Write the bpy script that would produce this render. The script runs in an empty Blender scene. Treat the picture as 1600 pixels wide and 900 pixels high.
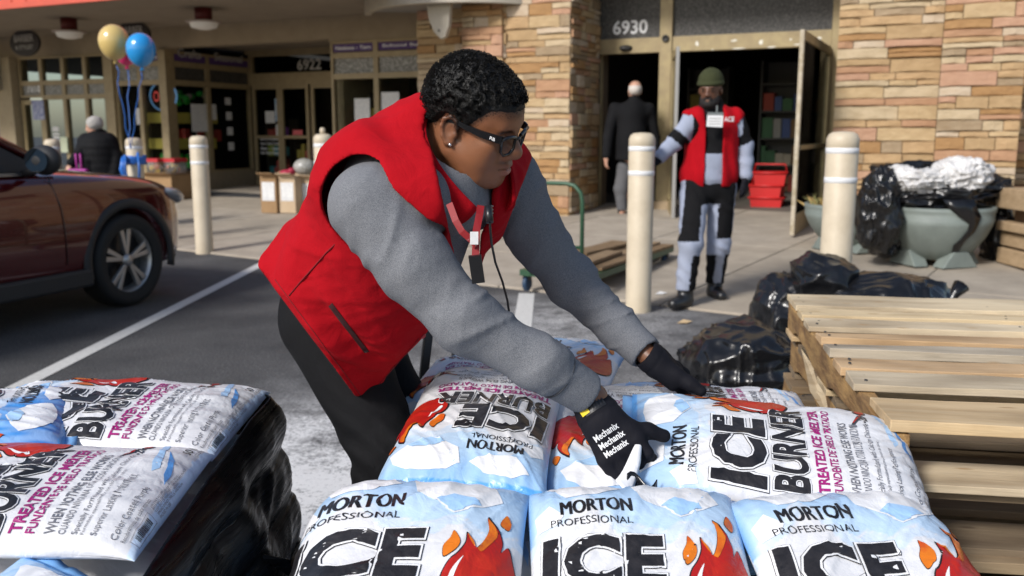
import bpy, bmesh, math, random
import numpy as np
from mathutils import Vector, Matrix, Euler
from math import radians as R, sin, cos, pi

sc = bpy.context.scene
COL = sc.collection
random.seed(7)

# ------------------------------------------------------------------ camera
F = 1422.0; CAMH = 1.31
TILT = math.atan(242 / F)
cam_data = bpy.data.cameras.new('camera')
cam = bpy.data.objects.new('camera', cam_data); COL.objects.link(cam)
cam.location = (0, 0, CAMH); cam.rotation_euler = (pi / 2 - TILT, 0, 0)
cam_data.sensor_width = 36.0; cam_data.lens = 36.0 * F / 1600
cam_data.clip_start = 0.05; cam_data.clip_end = 600
cam_data.dof.use_dof = True; cam_data.dof.focus_distance = 1.72; cam_data.dof.aperture_fstop = 4.8
sc.camera = cam

# ------------------------------------------------------------------ light
SUN = Vector((-0.57, -0.60, 0.58)).normalized()
world = bpy.data.worlds.new('World'); sc.world = world; world.use_nodes = True
wn = world.node_tree.nodes; wl = world.node_tree.links
bg = wn['Background']
sky = wn.new('ShaderNodeTexSky'); sky.sky_type = 'NISHITA'; sky.sun_disc = False
sky.sun_elevation = math.asin(SUN.z); sky.sun_rotation = math.atan2(SUN.x, SUN.y)
sky.air_density = 1.0; sky.dust_density = 1.5; sky.ozone_density = 1.0
wl.new(sky.outputs[0], bg.inputs[0]); bg.inputs[1].default_value = 0.108
sd = bpy.data.lights.new('sun', 'SUN'); sd.energy = 2.7; sd.angle = R(12.0); sd.color = (1.0, 0.97, 0.935)
so = bpy.data.objects.new('sun', sd); COL.objects.link(so)
so.rotation_euler = SUN.to_track_quat('Z', 'Y').to_euler(); so.location = (-6, -4, 9)
sc.view_settings.view_transform = 'Standard'; sc.view_settings.look = 'None'
sc.view_settings.gamma = 1.0; sc.view_settings.exposure = 0.42
sc.render.engine = 'CYCLES'
sc.cycles.max_bounces = 8; sc.cycles.transparent_max_bounces = 12
sc.cycles.use_denoising = True

# ------------------------------------------------------------------ picture geometry -> world
def ray(px, py):
    u = (px - 800) / F; v = (450 - py) / F
    return Vector((u, cos(TILT) + v * sin(TILT), -sin(TILT) + v * cos(TILT)))
def P(px, py, Y):
    d = ray(px, py); k = Y / d.y
    return Vector((d.x * k, Y, CAMH + d.z * k))
def PZ(px, py, z):
    d = ray(px, py); k = (z - CAMH) / d.z
    return Vector((d.x * k, d.y * k, z))
# pavement plane: rises from the kerb line towards the shop fronts
KA = PZ(270, 390, .0).xy; KB = PZ(1179, 496, .0).xy
KD = (KB - KA).normalized(); KN = Vector((-KD.y, KD.x))
if KN.y < 0: KN = -KN
SLOPE = 0.04
def kdist(x, y): return (Vector((x, y)) - KA).dot(KN)
def zs(x, y): return 0.02 + SLOPE * kdist(x, y)
def GS(px, py):
    d = ray(px, py); k = 5.0
    for _ in range(40):
        z = zs(d.x * k, d.y * k); k = (z - CAMH) / d.z
    return Vector((d.x * k, d.y * k, z))
# shop front frame: t along the front, d behind the pier face
YAW = R(25); FE = Vector((cos(YAW), -sin(YAW))); FN = Vector((sin(YAW), cos(YAW)))
C1 = Vector((0.77, 12.4)); ZF = 0.17
def fp(t, d, z=0.0):
    p = C1 + FE * t + FN * d
    return Vector((p.x, p.y, z))
def ft(px, d):
    k = (px - 800) / F; a = C1 + FN * d; ct = cos(TILT)
    # ray x/y with the small tilt term left out: fronts stand near the horizon
    k = k * ct
    return (k * a.y - a.x) / (FE.x - k * FE.y)
def fz(px, py, d):
    t = ft(px, d); q = fp(t, d)
    return P(px, py, q.y).z

# ------------------------------------------------------------------ object helpers
MATS = {}
WM = {}
def thing(name, label, cat, loc=(0, 0, 0), rotz=0.0, group=None, kind=None, rot=None, scale=1.0):
    o = bpy.data.objects.new(name, None); COL.objects.link(o)
    o.empty_display_size = 0.1
    o.location = loc; o.rotation_euler = rot or (0, 0, rotz); o.scale = (scale,) * 3
    WM[o] = Matrix.LocRotScale(Vector(loc), Euler(o.rotation_euler), Vector((scale,) * 3))
    tag(o, label, cat, group, kind); return o
def tag(o, label=None, cat=None, group=None, kind=None):
    if label: o['label'] = label
    if cat: o['category'] = cat
    if group: o['group'] = group
    if kind: o['kind'] = kind
    return o

class MB:
    def __init__(s): s.v = []; s.f = []; s.m = []; s.sm = []
    def add(s, vs, fs, mi=0, smooth=False):
        b = len(s.v); s.v += [tuple(p) for p in vs]
        for f in fs:
            s.f.append(tuple(i + b for i in f)); s.m.append(mi); s.sm.append(smooth)
        return s
    def box(s, c, size, rot=None, mi=0):
        c = Vector(c); hx, hy, hz = size[0] / 2, size[1] / 2, size[2] / 2
        vs = [Vector((x, y, z)) for x in (-hx, hx) for y in (-hy, hy) for z in (-hz, hz)]
        if rot is not None: vs = [rot @ p for p in vs]
        vs = [p + c for p in vs]
        return s.add(vs, [(0, 1, 3, 2), (4, 6, 7, 5), (0, 4, 5, 1), (2, 3, 7, 6), (0, 2, 6, 4), (1, 5, 7, 3)], mi)
    def fbox(s, t0, t1, d0, d1, z0, z1, mi=0):      # a box in shop-front coordinates
        vs = [fp(t, d, z) for t in (t0, t1) for d in (d0, d1) for z in (z0, z1)]
        return s.add(vs, [(0, 1, 3, 2), (4, 6, 7, 5), (0, 4, 5, 1), (2, 3, 7, 6), (0, 2, 6, 4), (1, 5, 7, 3)], mi)
    def tube(s, pts, r, n=10, mi=0, cap=True, smooth=True):
        pts = [Vector(p) for p in pts]; k = len(pts)
        rs = r if hasattr(r, '__len__') else [r] * k
        vs = []; ref = None
        for i, p in enumerate(pts):
            t = (pts[min(i + 1, k - 1)] - pts[max(i - 1, 0)]).normalized()
            if ref is None:
                ref = Vector((0, 0, 1)) if abs(t.z) < .9 else Vector((1, 0, 0))
            a = (ref - t * ref.dot(t)).normalized(); b = t.cross(a); ref = a
            for j in range(n):
                q = 2 * pi * j / n
                vs.append(p + (a * cos(q) + b * sin(q)) * rs[i])
        fs = [(i * n + j, i * n + (j + 1) % n, (i + 1) * n + (j + 1) % n, (i + 1) * n + j) for i in range(k - 1) for j in range(n)]
        s.add(vs, fs, mi, smooth)
        if cap:
            b0 = len(s.v) - len(vs)
            s.f.append(tuple(b0 + j for j in reversed(range(n)))); s.m.append(mi); s.sm.append(False)
            s.f.append(tuple(b0 + (k - 1) * n + j for j in range(n))); s.m.append(mi); s.sm.append(False)
        return s
    def lathe(s, prof, c=(0, 0, 0), n=24, mi=0, axis=None, smooth=True):
        c = Vector(c); k = len(prof)
        q = Matrix.Identity(3) if axis is None else Vector((0, 0, 1)).rotation_difference(Vector(axis)).to_matrix()
        vs = [c + q @ Vector((r * cos(2 * pi * j / n), r * sin(2 * pi * j / n), z)) for r, z in prof for j in range(n)]
        fs = [(i * n + j, i * n + (j + 1) % n, (i + 1) * n + (j + 1) % n, (i + 1) * n + j) for i in range(k - 1) for j in range(n)]
        return s.add(vs, fs, mi, smooth)
    def prism(s, poly, ext, mi=0):
        poly = [Vector(p) for p in poly]; e = Vector(ext); n = len(poly)
        vs = poly + [p + e for p in poly]
        fs = [tuple(reversed(range(n))), tuple(range(n, 2 * n))] + [(i, (i + 1) % n, n + (i + 1) % n, n + i) for i in range(n)]
        return s.add(vs, fs, mi)
    def grid(s, fn, nu, nv, mi=0, smooth=True, closed_u=False):
        vs = [fn(i / nu, j / nv) for j in range(nv + 1) for i in range(nu + (0 if closed_u else 1))]
        w = nu if closed_u else nu + 1
        fs = [(j * w + i, j * w + (i + 1) % w, (j + 1) * w + (i + 1) % w, (j + 1) * w + i) for j in range(nv) for i in range(nu)]
        return s.add(vs, fs, mi, smooth)
    def ell(s, c, r, n=16, m=10, rot=None, mi=0):
        c = Vector(c)
        def fn(a, b):
            th = 2 * pi * a; ph = pi * (b - .5)
            p = Vector((r[0] * cos(ph) * cos(th), r[1] * cos(ph) * sin(th), r[2] * sin(ph)))
            return c + (rot @ p if rot is not None else p)
        return s.grid(fn, n, m, mi, True, True)
    def build(s, name, mats, parent=None, world=True, bevel=0, fix=True):
        me = bpy.data.meshes.new(name)
        vs = s.v
        if parent is not None and world:
            im = WM[parent].inverted(); vs = [tuple(im @ Vector(p)) for p in vs]
        me.from_pydata(vs, [], s.f)
        if fix:
            bm = bmesh.new(); bm.from_mesh(me); bmesh.ops.recalc_face_normals(bm, faces=bm.faces); bm.to_mesh(me); bm.free()
        me.polygons.foreach_set('material_index', s.m); me.polygons.foreach_set('use_smooth', s.sm)
        return link(name, me, mats, parent, bevel)

def link(name, me, mats, parent=None, bevel=0):
    if not isinstance(mats, (list, tuple)): mats = [mats]
    if len(me.materials) == 0:
        for m in mats: me.materials.append(m)
    o = bpy.data.objects.new(name, me); COL.objects.link(o)
    if parent is not None:
        o.parent = parent
        WM[o] = WM[parent] if parent in WM else Matrix.Identity(4)
    else:
        WM[o] = Matrix.Identity(4)
    if bevel:
        b = o.modifiers.new('bevel', 'BEVEL'); b.width = bevel; b.segments = 2; b.limit_method = 'ANGLE'
    return o
def mesh_np(name, V, Q, mats, parent=None, smooth=True, mi=None, bevel=0):
    me = bpy.data.meshes.new(name)
    V = np.asarray(V, dtype=np.float64)
    if parent is not None:
        im = np.array(WM[parent].inverted()); V = V @ im[:3, :3].T + im[:3, 3]
    Q = np.asarray(Q, dtype=np.int64); k = Q.shape[1]
    me.vertices.add(len(V)); me.vertices.foreach_set('co', V.ravel())
    me.loops.add(Q.size); me.loops.foreach_set('vertex_index', Q.ravel())
    me.polygons.add(len(Q)); me.polygons.foreach_set('loop_start', np.arange(len(Q)) * k)
    me.polygons.foreach_set('loop_total', np.full(len(Q), k))
    if mi is not None: me.polygons.foreach_set('material_index', np.asarray(mi, dtype=np.int32))
    me.polygons.foreach_set('use_smooth', np.full(len(Q), smooth))
    me.update(); me.validate()
    return link(name, me, mats, parent, bevel)
def copy_tree(o, parent=None):
    c = o.copy(); COL.objects.link(c)
    if parent is not None: c.parent = parent
    for ch in list(o.children): copy_tree(ch, c)
    return c

# ------------------------------------------------------------------ materials
def mat(name, col, rough=.6, metal=0., col2=None, scale=6., detail=4., lo=.35, hi=.65, bump=0., bscale=40., bdist=.01,
        spec=.5, coat=0., stretch=None, alpha=1., trans=0., emit=None, estr=0., sheen=0., sss=0.):
    if name in MATS: return MATS[name]
    m = bpy.data.materials.new(name); m.use_nodes = True; MATS[name] = m
    nt = m.node_tree; N = nt.nodes; L = nt.links; b = N['Principled BSDF']
    b.inputs['Base Color'].default_value = (*col, 1); b.inputs['Roughness'].default_value = rough
    b.inputs['Metallic'].default_value = metal; b.inputs['Specular IOR Level'].default_value = spec
    b.inputs['Coat Weight'].default_value = coat; b.inputs['Alpha'].default_value = alpha
    b.inputs['Transmission Weight'].default_value = trans
    if sheen: b.inputs['Sheen Weight'].default_value = sheen
    if sss:
        b.inputs['Subsurface Weight'].default_value = sss; b.inputs['Subsurface Scale'].default_value = .01
        b.inputs['Subsurface Radius'].default_value = (1, .4, .2)
    if emit: b.inputs['Emission Color'].default_value = (*emit, 1); b.inputs['Emission Strength'].default_value = estr
    vec = None
    if col2 is not None or bump:
        tc = N.new('ShaderNodeTexCoord'); mp = N.new('ShaderNodeMapping'); L.new(tc.outputs['Object'], mp.inputs[0])
        if stretch: mp.inputs['Scale'].default_value = stretch
        vec = mp.outputs[0]
    if col2 is not None:
        n = N.new('ShaderNodeTexNoise'); n.inputs['Scale'].default_value = scale; n.inputs['Detail'].default_value = detail
        n.inputs['Roughness'].default_value = .65; L.new(vec, n.inputs['Vector'])
        r = N.new('ShaderNodeValToRGB'); r.color_ramp.elements[0].position = lo; r.color_ramp.elements[1].position = hi
        r.color_ramp.elements[0].color = (*col, 1); r.color_ramp.elements[1].color = (*col2, 1)
        L.new(n.outputs[0], r.inputs[0]); L.new(r.outputs[0], b.inputs['Base Color'])
    if bump:
        n2 = N.new('ShaderNodeTexNoise'); n2.inputs['Scale'].default_value = bscale; n2.inputs['Detail'].default_value = 5
        L.new(vec, n2.inputs['Vector'])
        bp = N.new('ShaderNodeBump'); bp.inputs['Strength'].default_value = bump; bp.inputs['Distance'].default_value = bdist
        L.new(n2.outputs[0], bp.inputs['Height']); L.new(bp.outputs[0], b.inputs['Normal'])
    return m
def nodes(m): return m.node_tree.nodes, m.node_tree.links, m.node_tree.nodes['Principled BSDF']

# value noise on numpy points
_rng = np.random.default_rng(3)
_NG = _rng.random((64, 64, 64)).astype(np.float32)
def vnoise(X, Y, Z, s):
    x = np.asarray(X) * s; y = np.asarray(Y) * s; z = np.asarray(Z) * s
    xi = np.floor(x).astype(int); yi = np.floor(y).astype(int); zi = np.floor(z).astype(int)
    fx = x - xi; fy = y - yi; fz_ = z - zi
    fx = fx * fx * (3 - 2 * fx); fy = fy * fy * (3 - 2 * fy); fz_ = fz_ * fz_ * (3 - 2 * fz_)
    g = lambda a, b, c: _NG[(xi + a) & 63, (yi + b) & 63, (zi + c) & 63]
    c00 = g(0, 0, 0) * (1 - fx) + g(1, 0, 0) * fx; c10 = g(0, 1, 0) * (1 - fx) + g(1, 1, 0) * fx
    c01 = g(0, 0, 1) * (1 - fx) + g(1, 0, 1) * fx; c11 = g(0, 1, 1) * (1 - fx) + g(1, 1, 1) * fx
    return (c00 * (1 - fy) + c10 * fy) * (1 - fz_) + (c01 * (1 - fy) + c11 * fy) * fz_ - .5
def fbm(X, Y, Z, s, o=3):
    r = 0; a = 1
    for i in range(o):
        r = r + a * vnoise(X + i * 7.3, Y + i * 3.1, Z - i * 5.7, s * 2 ** i); a *= .5
    return r

# text -> flat mesh (builtin font), cached; list of (verts Nx2, faces)
_TC = {}
def text2d(txt, size=1.0, offset=0.0, shear=0.0, step=0.0, space=1.0, res=3):
    key = (txt, size, offset, shear, step, space)
    if key in _TC: return _TC[key]
    cu = bpy.data.curves.new('t', 'FONT'); cu.body = txt; cu.size = size; cu.offset = offset; cu.shear = shear
    cu.space_character = space; cu.resolution_u = res; cu.fill_mode = 'FRONT'
    o = bpy.data.objects.new('t', cu); COL.objects.link(o)
    dg = bpy.context.evaluated_depsgraph_get(); me = bpy.data.meshes.new_from_object(o.evaluated_get(dg))
    bm = bmesh.new(); bm.from_mesh(me)
    bmesh.ops.remove_doubles(bm, verts=bm.verts, dist=1e-5)
    if step:
        xs = [v.co.x for v in bm.verts]; ys = [v.co.y for v in bm.verts]
        for a, lo, hi in ((0, min(xs), max(xs)), (1, min(ys), max(ys))):
            k = math.ceil(lo / step)
            while k * step < hi:
                co = Vector((0, 0, 0)); co[a] = k * step; no = Vector((0, 0, 0)); no[a] = 1
                bmesh.ops.bisect_plane(bm, geom=bm.verts[:] + bm.edges[:] + bm.faces[:], plane_co=co, plane_no=no)
                k += 1
    bm.verts.index_update()
    V = np.array([(v.co.x, v.co.y) for v in bm.verts]) if len(bm.verts) else np.zeros((0, 2))
    Fc = [tuple(v.index for v in f.verts) for f in bm.faces]
    bm.free(); bpy.data.objects.remove(o); bpy.data.curves.remove(cu); bpy.data.meshes.remove(me)
    _TC[key] = (V, Fc); return _TC[key]
def sign_text(txt, org, ex, ey, width, height, m, name, parent, off=0.004, bold=.012, lift=None):
    """flat lettering that fills width x height from its lower left corner org"""
    V, Fc = text2d(txt, 1.0, bold)
    lo = V.min(0); hi = V.max(0); V = (V - lo) / (hi - lo)
    ex = Vector(ex).normalized(); ey = Vector(ey).normalized(); n = ex.cross(ey)
    mb = MB(); mb.add([Vector(org) + ex * (x * width) + ey * (y * height) + n * off for x, y in V], Fc)
    return mb.build(name, m, parent, fix=False)
# ================================================================== ground
def asphalt_mat():
    m = mat('asphalt', (.05, .05, .052), rough=.85); N, L, b = nodes(m)
    tc = N.new('ShaderNodeTexCoord'); vec = tc.outputs['Object']
    def noise(s, d=4, r=.6):
        n = N.new('ShaderNodeTexNoise'); n.inputs['Scale'].default_value = s; n.inputs['Detail'].default_value = d
        n.inputs['Roughness'].default_value = r; L.new(vec, n.inputs['Vector']); return n.outputs[0]
    def ramp(i, p0, p1, c0, c1):
        r = N.new('ShaderNodeValToRGB'); e = r.color_ramp.elements
        e[0].position = p0; e[1].position = p1; e[0].color = (*c0, 1); e[1].color = (*c1, 1)
        L.new(i, r.inputs[0]); return r.outputs[0]
    def mix(f, a, c):
        x = N.new('ShaderNodeMix'); x.data_type = 'RGBA'
        L.new(f, x.inputs[0]); L.new(a, x.inputs[6]); L.new(c, x.inputs[7]); return x.outputs[2]
    def math_(op, a, c, clamp=False):
        x = N.new('ShaderNodeMath'); x.operation = op; x.use_clamp = clamp
        for i, q in enumerate((a, c)):
            if isinstance(q, (int, float)): x.inputs[i].default_value = q
            else: L.new(q, x.inputs[i])
        return x.outputs[0]
    base = ramp(noise(85, 5, .85), .40, .62, (.012, .012, .014), (.15, .15, .152))
    big = ramp(noise(1.3, 5), .35, .7, (.55, .55, .56), (1.15, 1.13, 1.1))
    mm = N.new('ShaderNodeMix'); mm.data_type = 'RGBA'; mm.blend_type = 'MULTIPLY'; mm.inputs[0].default_value = 1
    L.new(base, mm.inputs[6]); L.new(big, mm.inputs[7]); c = mm.outputs[2]
    stone = ramp(noise(48, 2, .8), .66, .70, (0, 0, 0), (1, 1, 1))
    light = N.new('ShaderNodeRGB'); light.outputs[0].default_value = (.30, .29, .27, 1)
    c = mix(math_('MULTIPLY', stone, .7), c, light.outputs[0])
    # spilt salt: a crust of white round the pallets, thinning out
    mask = None
    for (x, y, r0, amp) in ((-.72, 3.15, 1.45, 2.4), (-.25, 4.4, 1.3, .6), (.35, 6.2, 1.5, .6), (.9, 4.5, 1.2, .35), (-.5, 2.4, 1.2, 1.8)):
        d = N.new('ShaderNodeVectorMath'); d.operation = 'DISTANCE'; L.new(vec, d.inputs[0]); d.inputs[1].default_value = (x, y, 0)
        q = math_('MULTIPLY', math_('SUBTRACT', 1.0, math_('DIVIDE', d.outputs['Value'], r0), True), amp)
        mask = q if mask is None else math_('MAXIMUM', mask, q)
    grain = ramp(noise(48, 6, .85), .40, .58, (0, 0, 0), (1, 1, 1))
    cloud = ramp(noise(3.4, 6, .7), .34, .56, (0, 0, 0), (1, 1, 1))
    sm = math_('MULTIPLY', math_('MULTIPLY', mask, cloud), math_('ADD', .22, math_('MULTIPLY', grain, 1.05)), True)
    white = N.new('ShaderNodeRGB'); white.outputs[0].default_value = (.70, .69, .68, 1)
    c = mix(sm, c, white.outputs[0])
    dirt = N.new('ShaderNodeRGB'); dirt.outputs[0].default_value = (.10, .07, .045, 1)
    dm = ramp(noise(3.3, 6, .7), .60, .75, (0, 0, 0), (1, 1, 1))
    dd = N.new('ShaderNodeVectorMath'); dd.operation = 'DISTANCE'; L.new(vec, dd.inputs[0]); dd.inputs[1].default_value = (-1.0, 4.4, 0)
    c = mix(math_('MULTIPLY', dm, math_('SUBTRACT', 1.0, math_('DIVIDE', dd.outputs['Value'], 1.8), True)), c, dirt.outputs[0])
    L.new(c, b.inputs['Base Color'])
    bp = N.new('ShaderNodeBump'); bp.inputs['Strength'].default_value = .6; bp.inputs['Distance'].default_value = .004
    L.new(noise(140, 4, .7), bp.inputs['Height']); L.new(bp.outputs[0], b.inputs['Normal'])
    return m
M_ASPH = asphalt_mat()
g = MB(); g.add([(-300, -300, 0), (300, -300, 0), (300, 300, 0), (-300, 300, 0)], [(0, 1, 2, 3)])
tag(g.build('parking_lot', M_ASPH), 'dark asphalt parking lot', None, None, 'structure')

M_LINE = mat('road_paint', (.62, .61, .58), .8, col2=(.42, .41, .39), scale=45, lo=.5, hi=.75)
def stripe(a, b, w):
    a = PZ(*a, .004); b = PZ(*b, .004); d = (b - a).normalized(); n = Vector((-d.y, d.x, 0)) * w / 2
    q = MB(); q.add([a - n, b - n, b + n, a + n], [(0, 1, 2, 3)])
    tag(q.build('parking_line', M_LINE), 'white painted parking line on the asphalt', None, None, 'structure')
stripe((424, 405), (-60, 648), .105)
stripe((823, 458), (798, 640), .13)

M_CONC = mat('concrete', (.39, .335, .265), .85, col2=(.28, .24, .19), scale=2.2, detail=8, bump=.35, bscale=60, bdist=.004)
M_CONC2 = mat('concrete_worn', (.42, .365, .295), .85, col2=(.32, .275, .22), scale=3.0, detail=8, bump=.35, bscale=60, bdist=.004)
M_JOINT = mat('joint', (.12, .10, .08), .95)
g = MB()
def kp(s, dist, dz=0.0):
    p = KA + KD * s + KN * dist; return Vector((p.x, p.y, .02 + SLOPE * dist + dz))
g.add([kp(-22, 0, -.035), kp(24, 0, -.035), kp(24, 9, -.035), kp(-22, 9, -.035)], [(0, 1, 2, 3)])
side = tag(g.build('pavement', M_JOINT), 'tan concrete pavement in front of the shops', None, None, 'structure')
k = 0
SL = 1.52
for i in range(-9, 10):
    for j in range(4):
        s0 = i * SL + .006; s1 = (i + 1) * SL - .006; d0 = j * 1.5 + (.006 if j else 0); d1 = (j + 1) * 1.5 - .006
        q = MB(); dz = random.uniform(-.003, .003)
        vs = [kp(s, d, dz + h) for s in (s0, s1) for d in (d0, d1) for h in (-.06, 0)]
        q.add(vs, [(0, 1, 3, 2), (4, 6, 7, 5), (0, 4, 5, 1), (2, 3, 7, 6), (0, 2, 6, 4), (1, 5, 7, 3)])
        q.build('slab', random.choice((M_CONC, M_CONC, M_CONC2)), side, bevel=.006)

# ================================================================== shared building materials
M_BRONZE = mat('bronze_frame', (.34, .265, .15), .5, metal=.1, col2=(.28, .215, .12), scale=8)
M_GOLD = mat('gold_frame', (.34, .27, .14), .45, metal=.2, col2=(.26, .20, .11), scale=6)
M_DARKM = mat('dark_metal', (.03, .028, .025), .5)
M_TAN = mat('tan_stucco', (.36, .29, .20), .9, col2=(.31, .25, .17), scale=3, bump=.2, bscale=90)
M_SOFF = mat('soffit', (.30, .25, .19), .8, col2=(.26, .215, .165), scale=2)
M_RED = mat('fascia_red', (.62, .10, .055), .55, col2=(.55, .085, .05), scale=3)
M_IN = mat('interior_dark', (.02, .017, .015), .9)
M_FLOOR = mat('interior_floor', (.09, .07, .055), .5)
M_PURP = mat('purple_sign', (.085, .04, .17), .6)
M_WHITE = mat('white_print', (.8, .8, .8), .6)
M_DIM = mat('grey_print', (.42, .41, .39), .6)
M_PAPER = mat('paper', (.72, .72, .70), .7, col2=(.55, .55, .56), scale=30)
def glass_mat(name, tint, gl):
    m = bpy.data.materials.new(name); m.use_nodes = True; N, L = m.node_tree.nodes, m.node_tree.links
    N.remove(N['Principled BSDF']); out = N['Material Output']
    t = N.new('ShaderNodeBsdfTransparent'); t.inputs[0].default_value = (*tint, 1)
    g_ = N.new('ShaderNodeBsdfGlossy'); g_.inputs['Roughness'].default_value = .02
    f = N.new('ShaderNodeLayerWeight'); f.inputs['Blend'].default_value = gl
    x = N.new('ShaderNodeMixShader'); L.new(f.outputs['Fresnel'], x.inputs[0]); L.new(t.outputs[0], x.inputs[1]); L.new(g_.outputs[0], x.inputs[2])
    L.new(x.outputs[0], out.inputs[0]); return m
M_GLASS = glass_mat('window_glass', (.84, .86, .85), .045)
M_GLASSC = glass_mat('glasses_lens', (.9, .9, .92), .06)
def pebble(name, lo, hi):
    m = mat(name, lo, .55); N, L, b = nodes(m)
    tc = N.new('ShaderNodeTexCoord'); v = N.new('ShaderNodeTexVoronoi'); v.inputs['Scale'].default_value = 42
    L.new(tc.outputs['Object'], v.inputs['Vector'])
    r = N.new('ShaderNodeValToRGB'); r.color_ramp.elements[0].color = (*hi, 1); r.color_ramp.elements[1].color = (*lo, 1)
    r.color_ramp.elements[0].position = .1; r.color_ramp.elements[1].position = .55
    n = N.new('ShaderNodeTexNoise'); n.inputs['Scale'].default_value = 60; L.new(tc.outputs['Object'], n.inputs['Vector'])
    mx = N.new('ShaderNodeMath'); mx.operation = 'MULTIPLY'; L.new(v.outputs['Distance'], mx.inputs[0]); L.new(n.outputs[0], mx.inputs[1])
    m2 = N.new('ShaderNodeMath'); m2.operation = 'MULTIPLY'; L.new(mx.outputs[0], m2.inputs[0]); m2.inputs[1].default_value = 2.0
    L.new(m2.outputs[0], r.inputs[0]); L.new(r.outputs[0], b.inputs['Base Color'])
    return m
M_PEB = pebble('obscure_glass', (.15, .145, .13), (.62, .61, .57))
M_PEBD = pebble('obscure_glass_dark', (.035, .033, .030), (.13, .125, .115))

# ================================================================== stone work
STONES = [mat('stone_%d' % i, c, .8, col2=c2, scale=7, detail=9, lo=.3, hi=.7, bump=.7, bscale=26, bdist=.014, stretch=(1, 1, 2.6)) for i, (c, c2) in enumerate((
    ((.46, .315, .165), (.34, .22, .105)), ((.52, .38, .215), (.40, .275, .14)), ((.45, .26, .145), (.34, .185, .10)),
    ((.49, .295, .19), (.39, .215, .13)), ((.54, .425, .275), (.41, .31, .185)), ((.41, .235, .095), (.29, .155, .06)),
    ((.50, .335, .175), (.37, .235, .115)), ((.36, .27, .17), (.26, .18, .10)), ((.55, .45, .33), (.44, .33, .22))))]
M_MORT = mat('mortar', (.15, .11, .07), .95, bump=.4, bscale=60)
def stone_face(parent, org, ex, en, width, z0, z1, rng, maxlen=.62, limit=300):
    """coursed stones on a face: org = lower left corner (x, y), ex along, en outward"""
    ex = Vector((ex[0], ex[1], 0)); en = Vector((en[0], en[1], 0)); z = z0; cnt = 0
    while z < z1 - .02:
        h = rng.choice((.065, .085, .105, .12, .14, .16)); h = min(h, z1 - z)
        x = 0.0
        while x < width - .01:
            l = rng.uniform(.16, maxlen); 
            if width - x - l < .12: l = width - x
            rows = [(z, h)]
            if h > .115 and rng.random() < .3: rows = [(z, h * .5), (z + h * .5, h * .5)]
            for (zz, hh) in rows:
                g_ = .004; pr = rng.uniform(.012, .05)
                nx = max(2, int(l / .14)); vs = []; fs = []
                # front face as a jittered 2-row strip, set back at its rim
                xs = [x + g_ + (l - 2 * g_) * i / nx for i in range(nx + 1)]
                rowz = [zz + g_, zz + g_ + .010, zz + hh - g_ - .010, zz + hh - g_]
                for ri, rz in enumerate(rowz):
                    for i, xx in enumerate(xs):
                        rim = ri in (0, 3) or i in (0, nx)
                        o = pr - (.012 if rim else 0) + rng.uniform(-.005, .005)
                        jz = rng.uniform(-.003, .003) if ri in (0, 3) else 0
                        q = Vector((org[0], org[1], 0)) + ex * xx + en * o; vs.append((q.x, q.y, rz + jz))
                w = nx + 1
                for ri in range(3):
                    for i in range(nx): fs.append((ri * w + i, ri * w + i + 1, (ri + 1) * w + i + 1, (ri + 1) * w + i))
                # sides back to the wall
                ring = [i for i in range(w)] + [w + nx, 2 * w + nx] + [3 * w + i for i in reversed(range(w))] + [2 * w, w]
                b0 = len(vs)
                for i in ring:
                    p = Vector(vs[i]); q = p - en * (en.dot(p - Vector((org[0], org[1], 0))) + .02); vs.append(tuple(q))
                for a in range(len(ring)):
                    c = (a + 1) % len(ring); fs.append((ring[a], b0 + a, b0 + c, ring[c]))
                mb = MB(); mb.add(vs, fs, 0, False)
                mb.build('stone', rng.choice(STONES), parent); cnt += 1
            x += l
        z += h
    return cnt
ZT = 3.55; ZB = .02
rg = random.Random(11)
# --- pier between the two shops
pier = thing('stone_pier', 'tan coursed stone pier between the two shop fronts, with house number doors at its right', 'stone pier', fp(-1.2, .5, 0))
tA, tB, tC = ft(654, .35), ft(724, .35), ft(787, 0.0)
tP0, tP1 = ft(724, -.05), ft(786, -.05)
core = MB()
core.fbox(tA, -.02, .38, 1.6, -.1, ZT); core.fbox(tP0 + .02, tP1 - .02, -.03, .4, -.1, ZT); core.fbox(tP1 - .1, -.03, .022, .6, -.1, ZT)
core.build('mortar_core', M_MORT, pier)
def face_front(parent, t0, t1, d, rng, **kw):
    p = fp(t0, d); return stone_face(parent, (p.x, p.y), FE, -FN, t1 - t0, ZB, ZT, rng, **kw)
def face_right(parent, t, d0, d1, rng, **kw):
    p = fp(t, d0); return stone_face(parent, (p.x, p.y), FN, FE, d1 - d0, ZB, ZT, rng, **kw)
n1 = face_front(pier, tA, tP0, .37, rg, maxlen=.5)
n1 += face_front(pier, tP0, tP1, -.05, rg, maxlen=.5)
n1 += face_right(pier, tP1, -.04, .02, rg)
n1 += face_front(pier, tP1, 0.0, .02, rg, maxlen=.6)
rp = thing('stone_return', 'shaded stone side of the pier beside the left entrance door', 'stone wall', fp(0, .6, 0))
n2 = face_right(rp, 0.0, .02, 1.12, rg, maxlen=.4)
q = MB(); q.fbox(-.06, -.005, .03, 1.14, -.1, ZT); q.build('mortar_core', M_MORT, rp)
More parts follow.
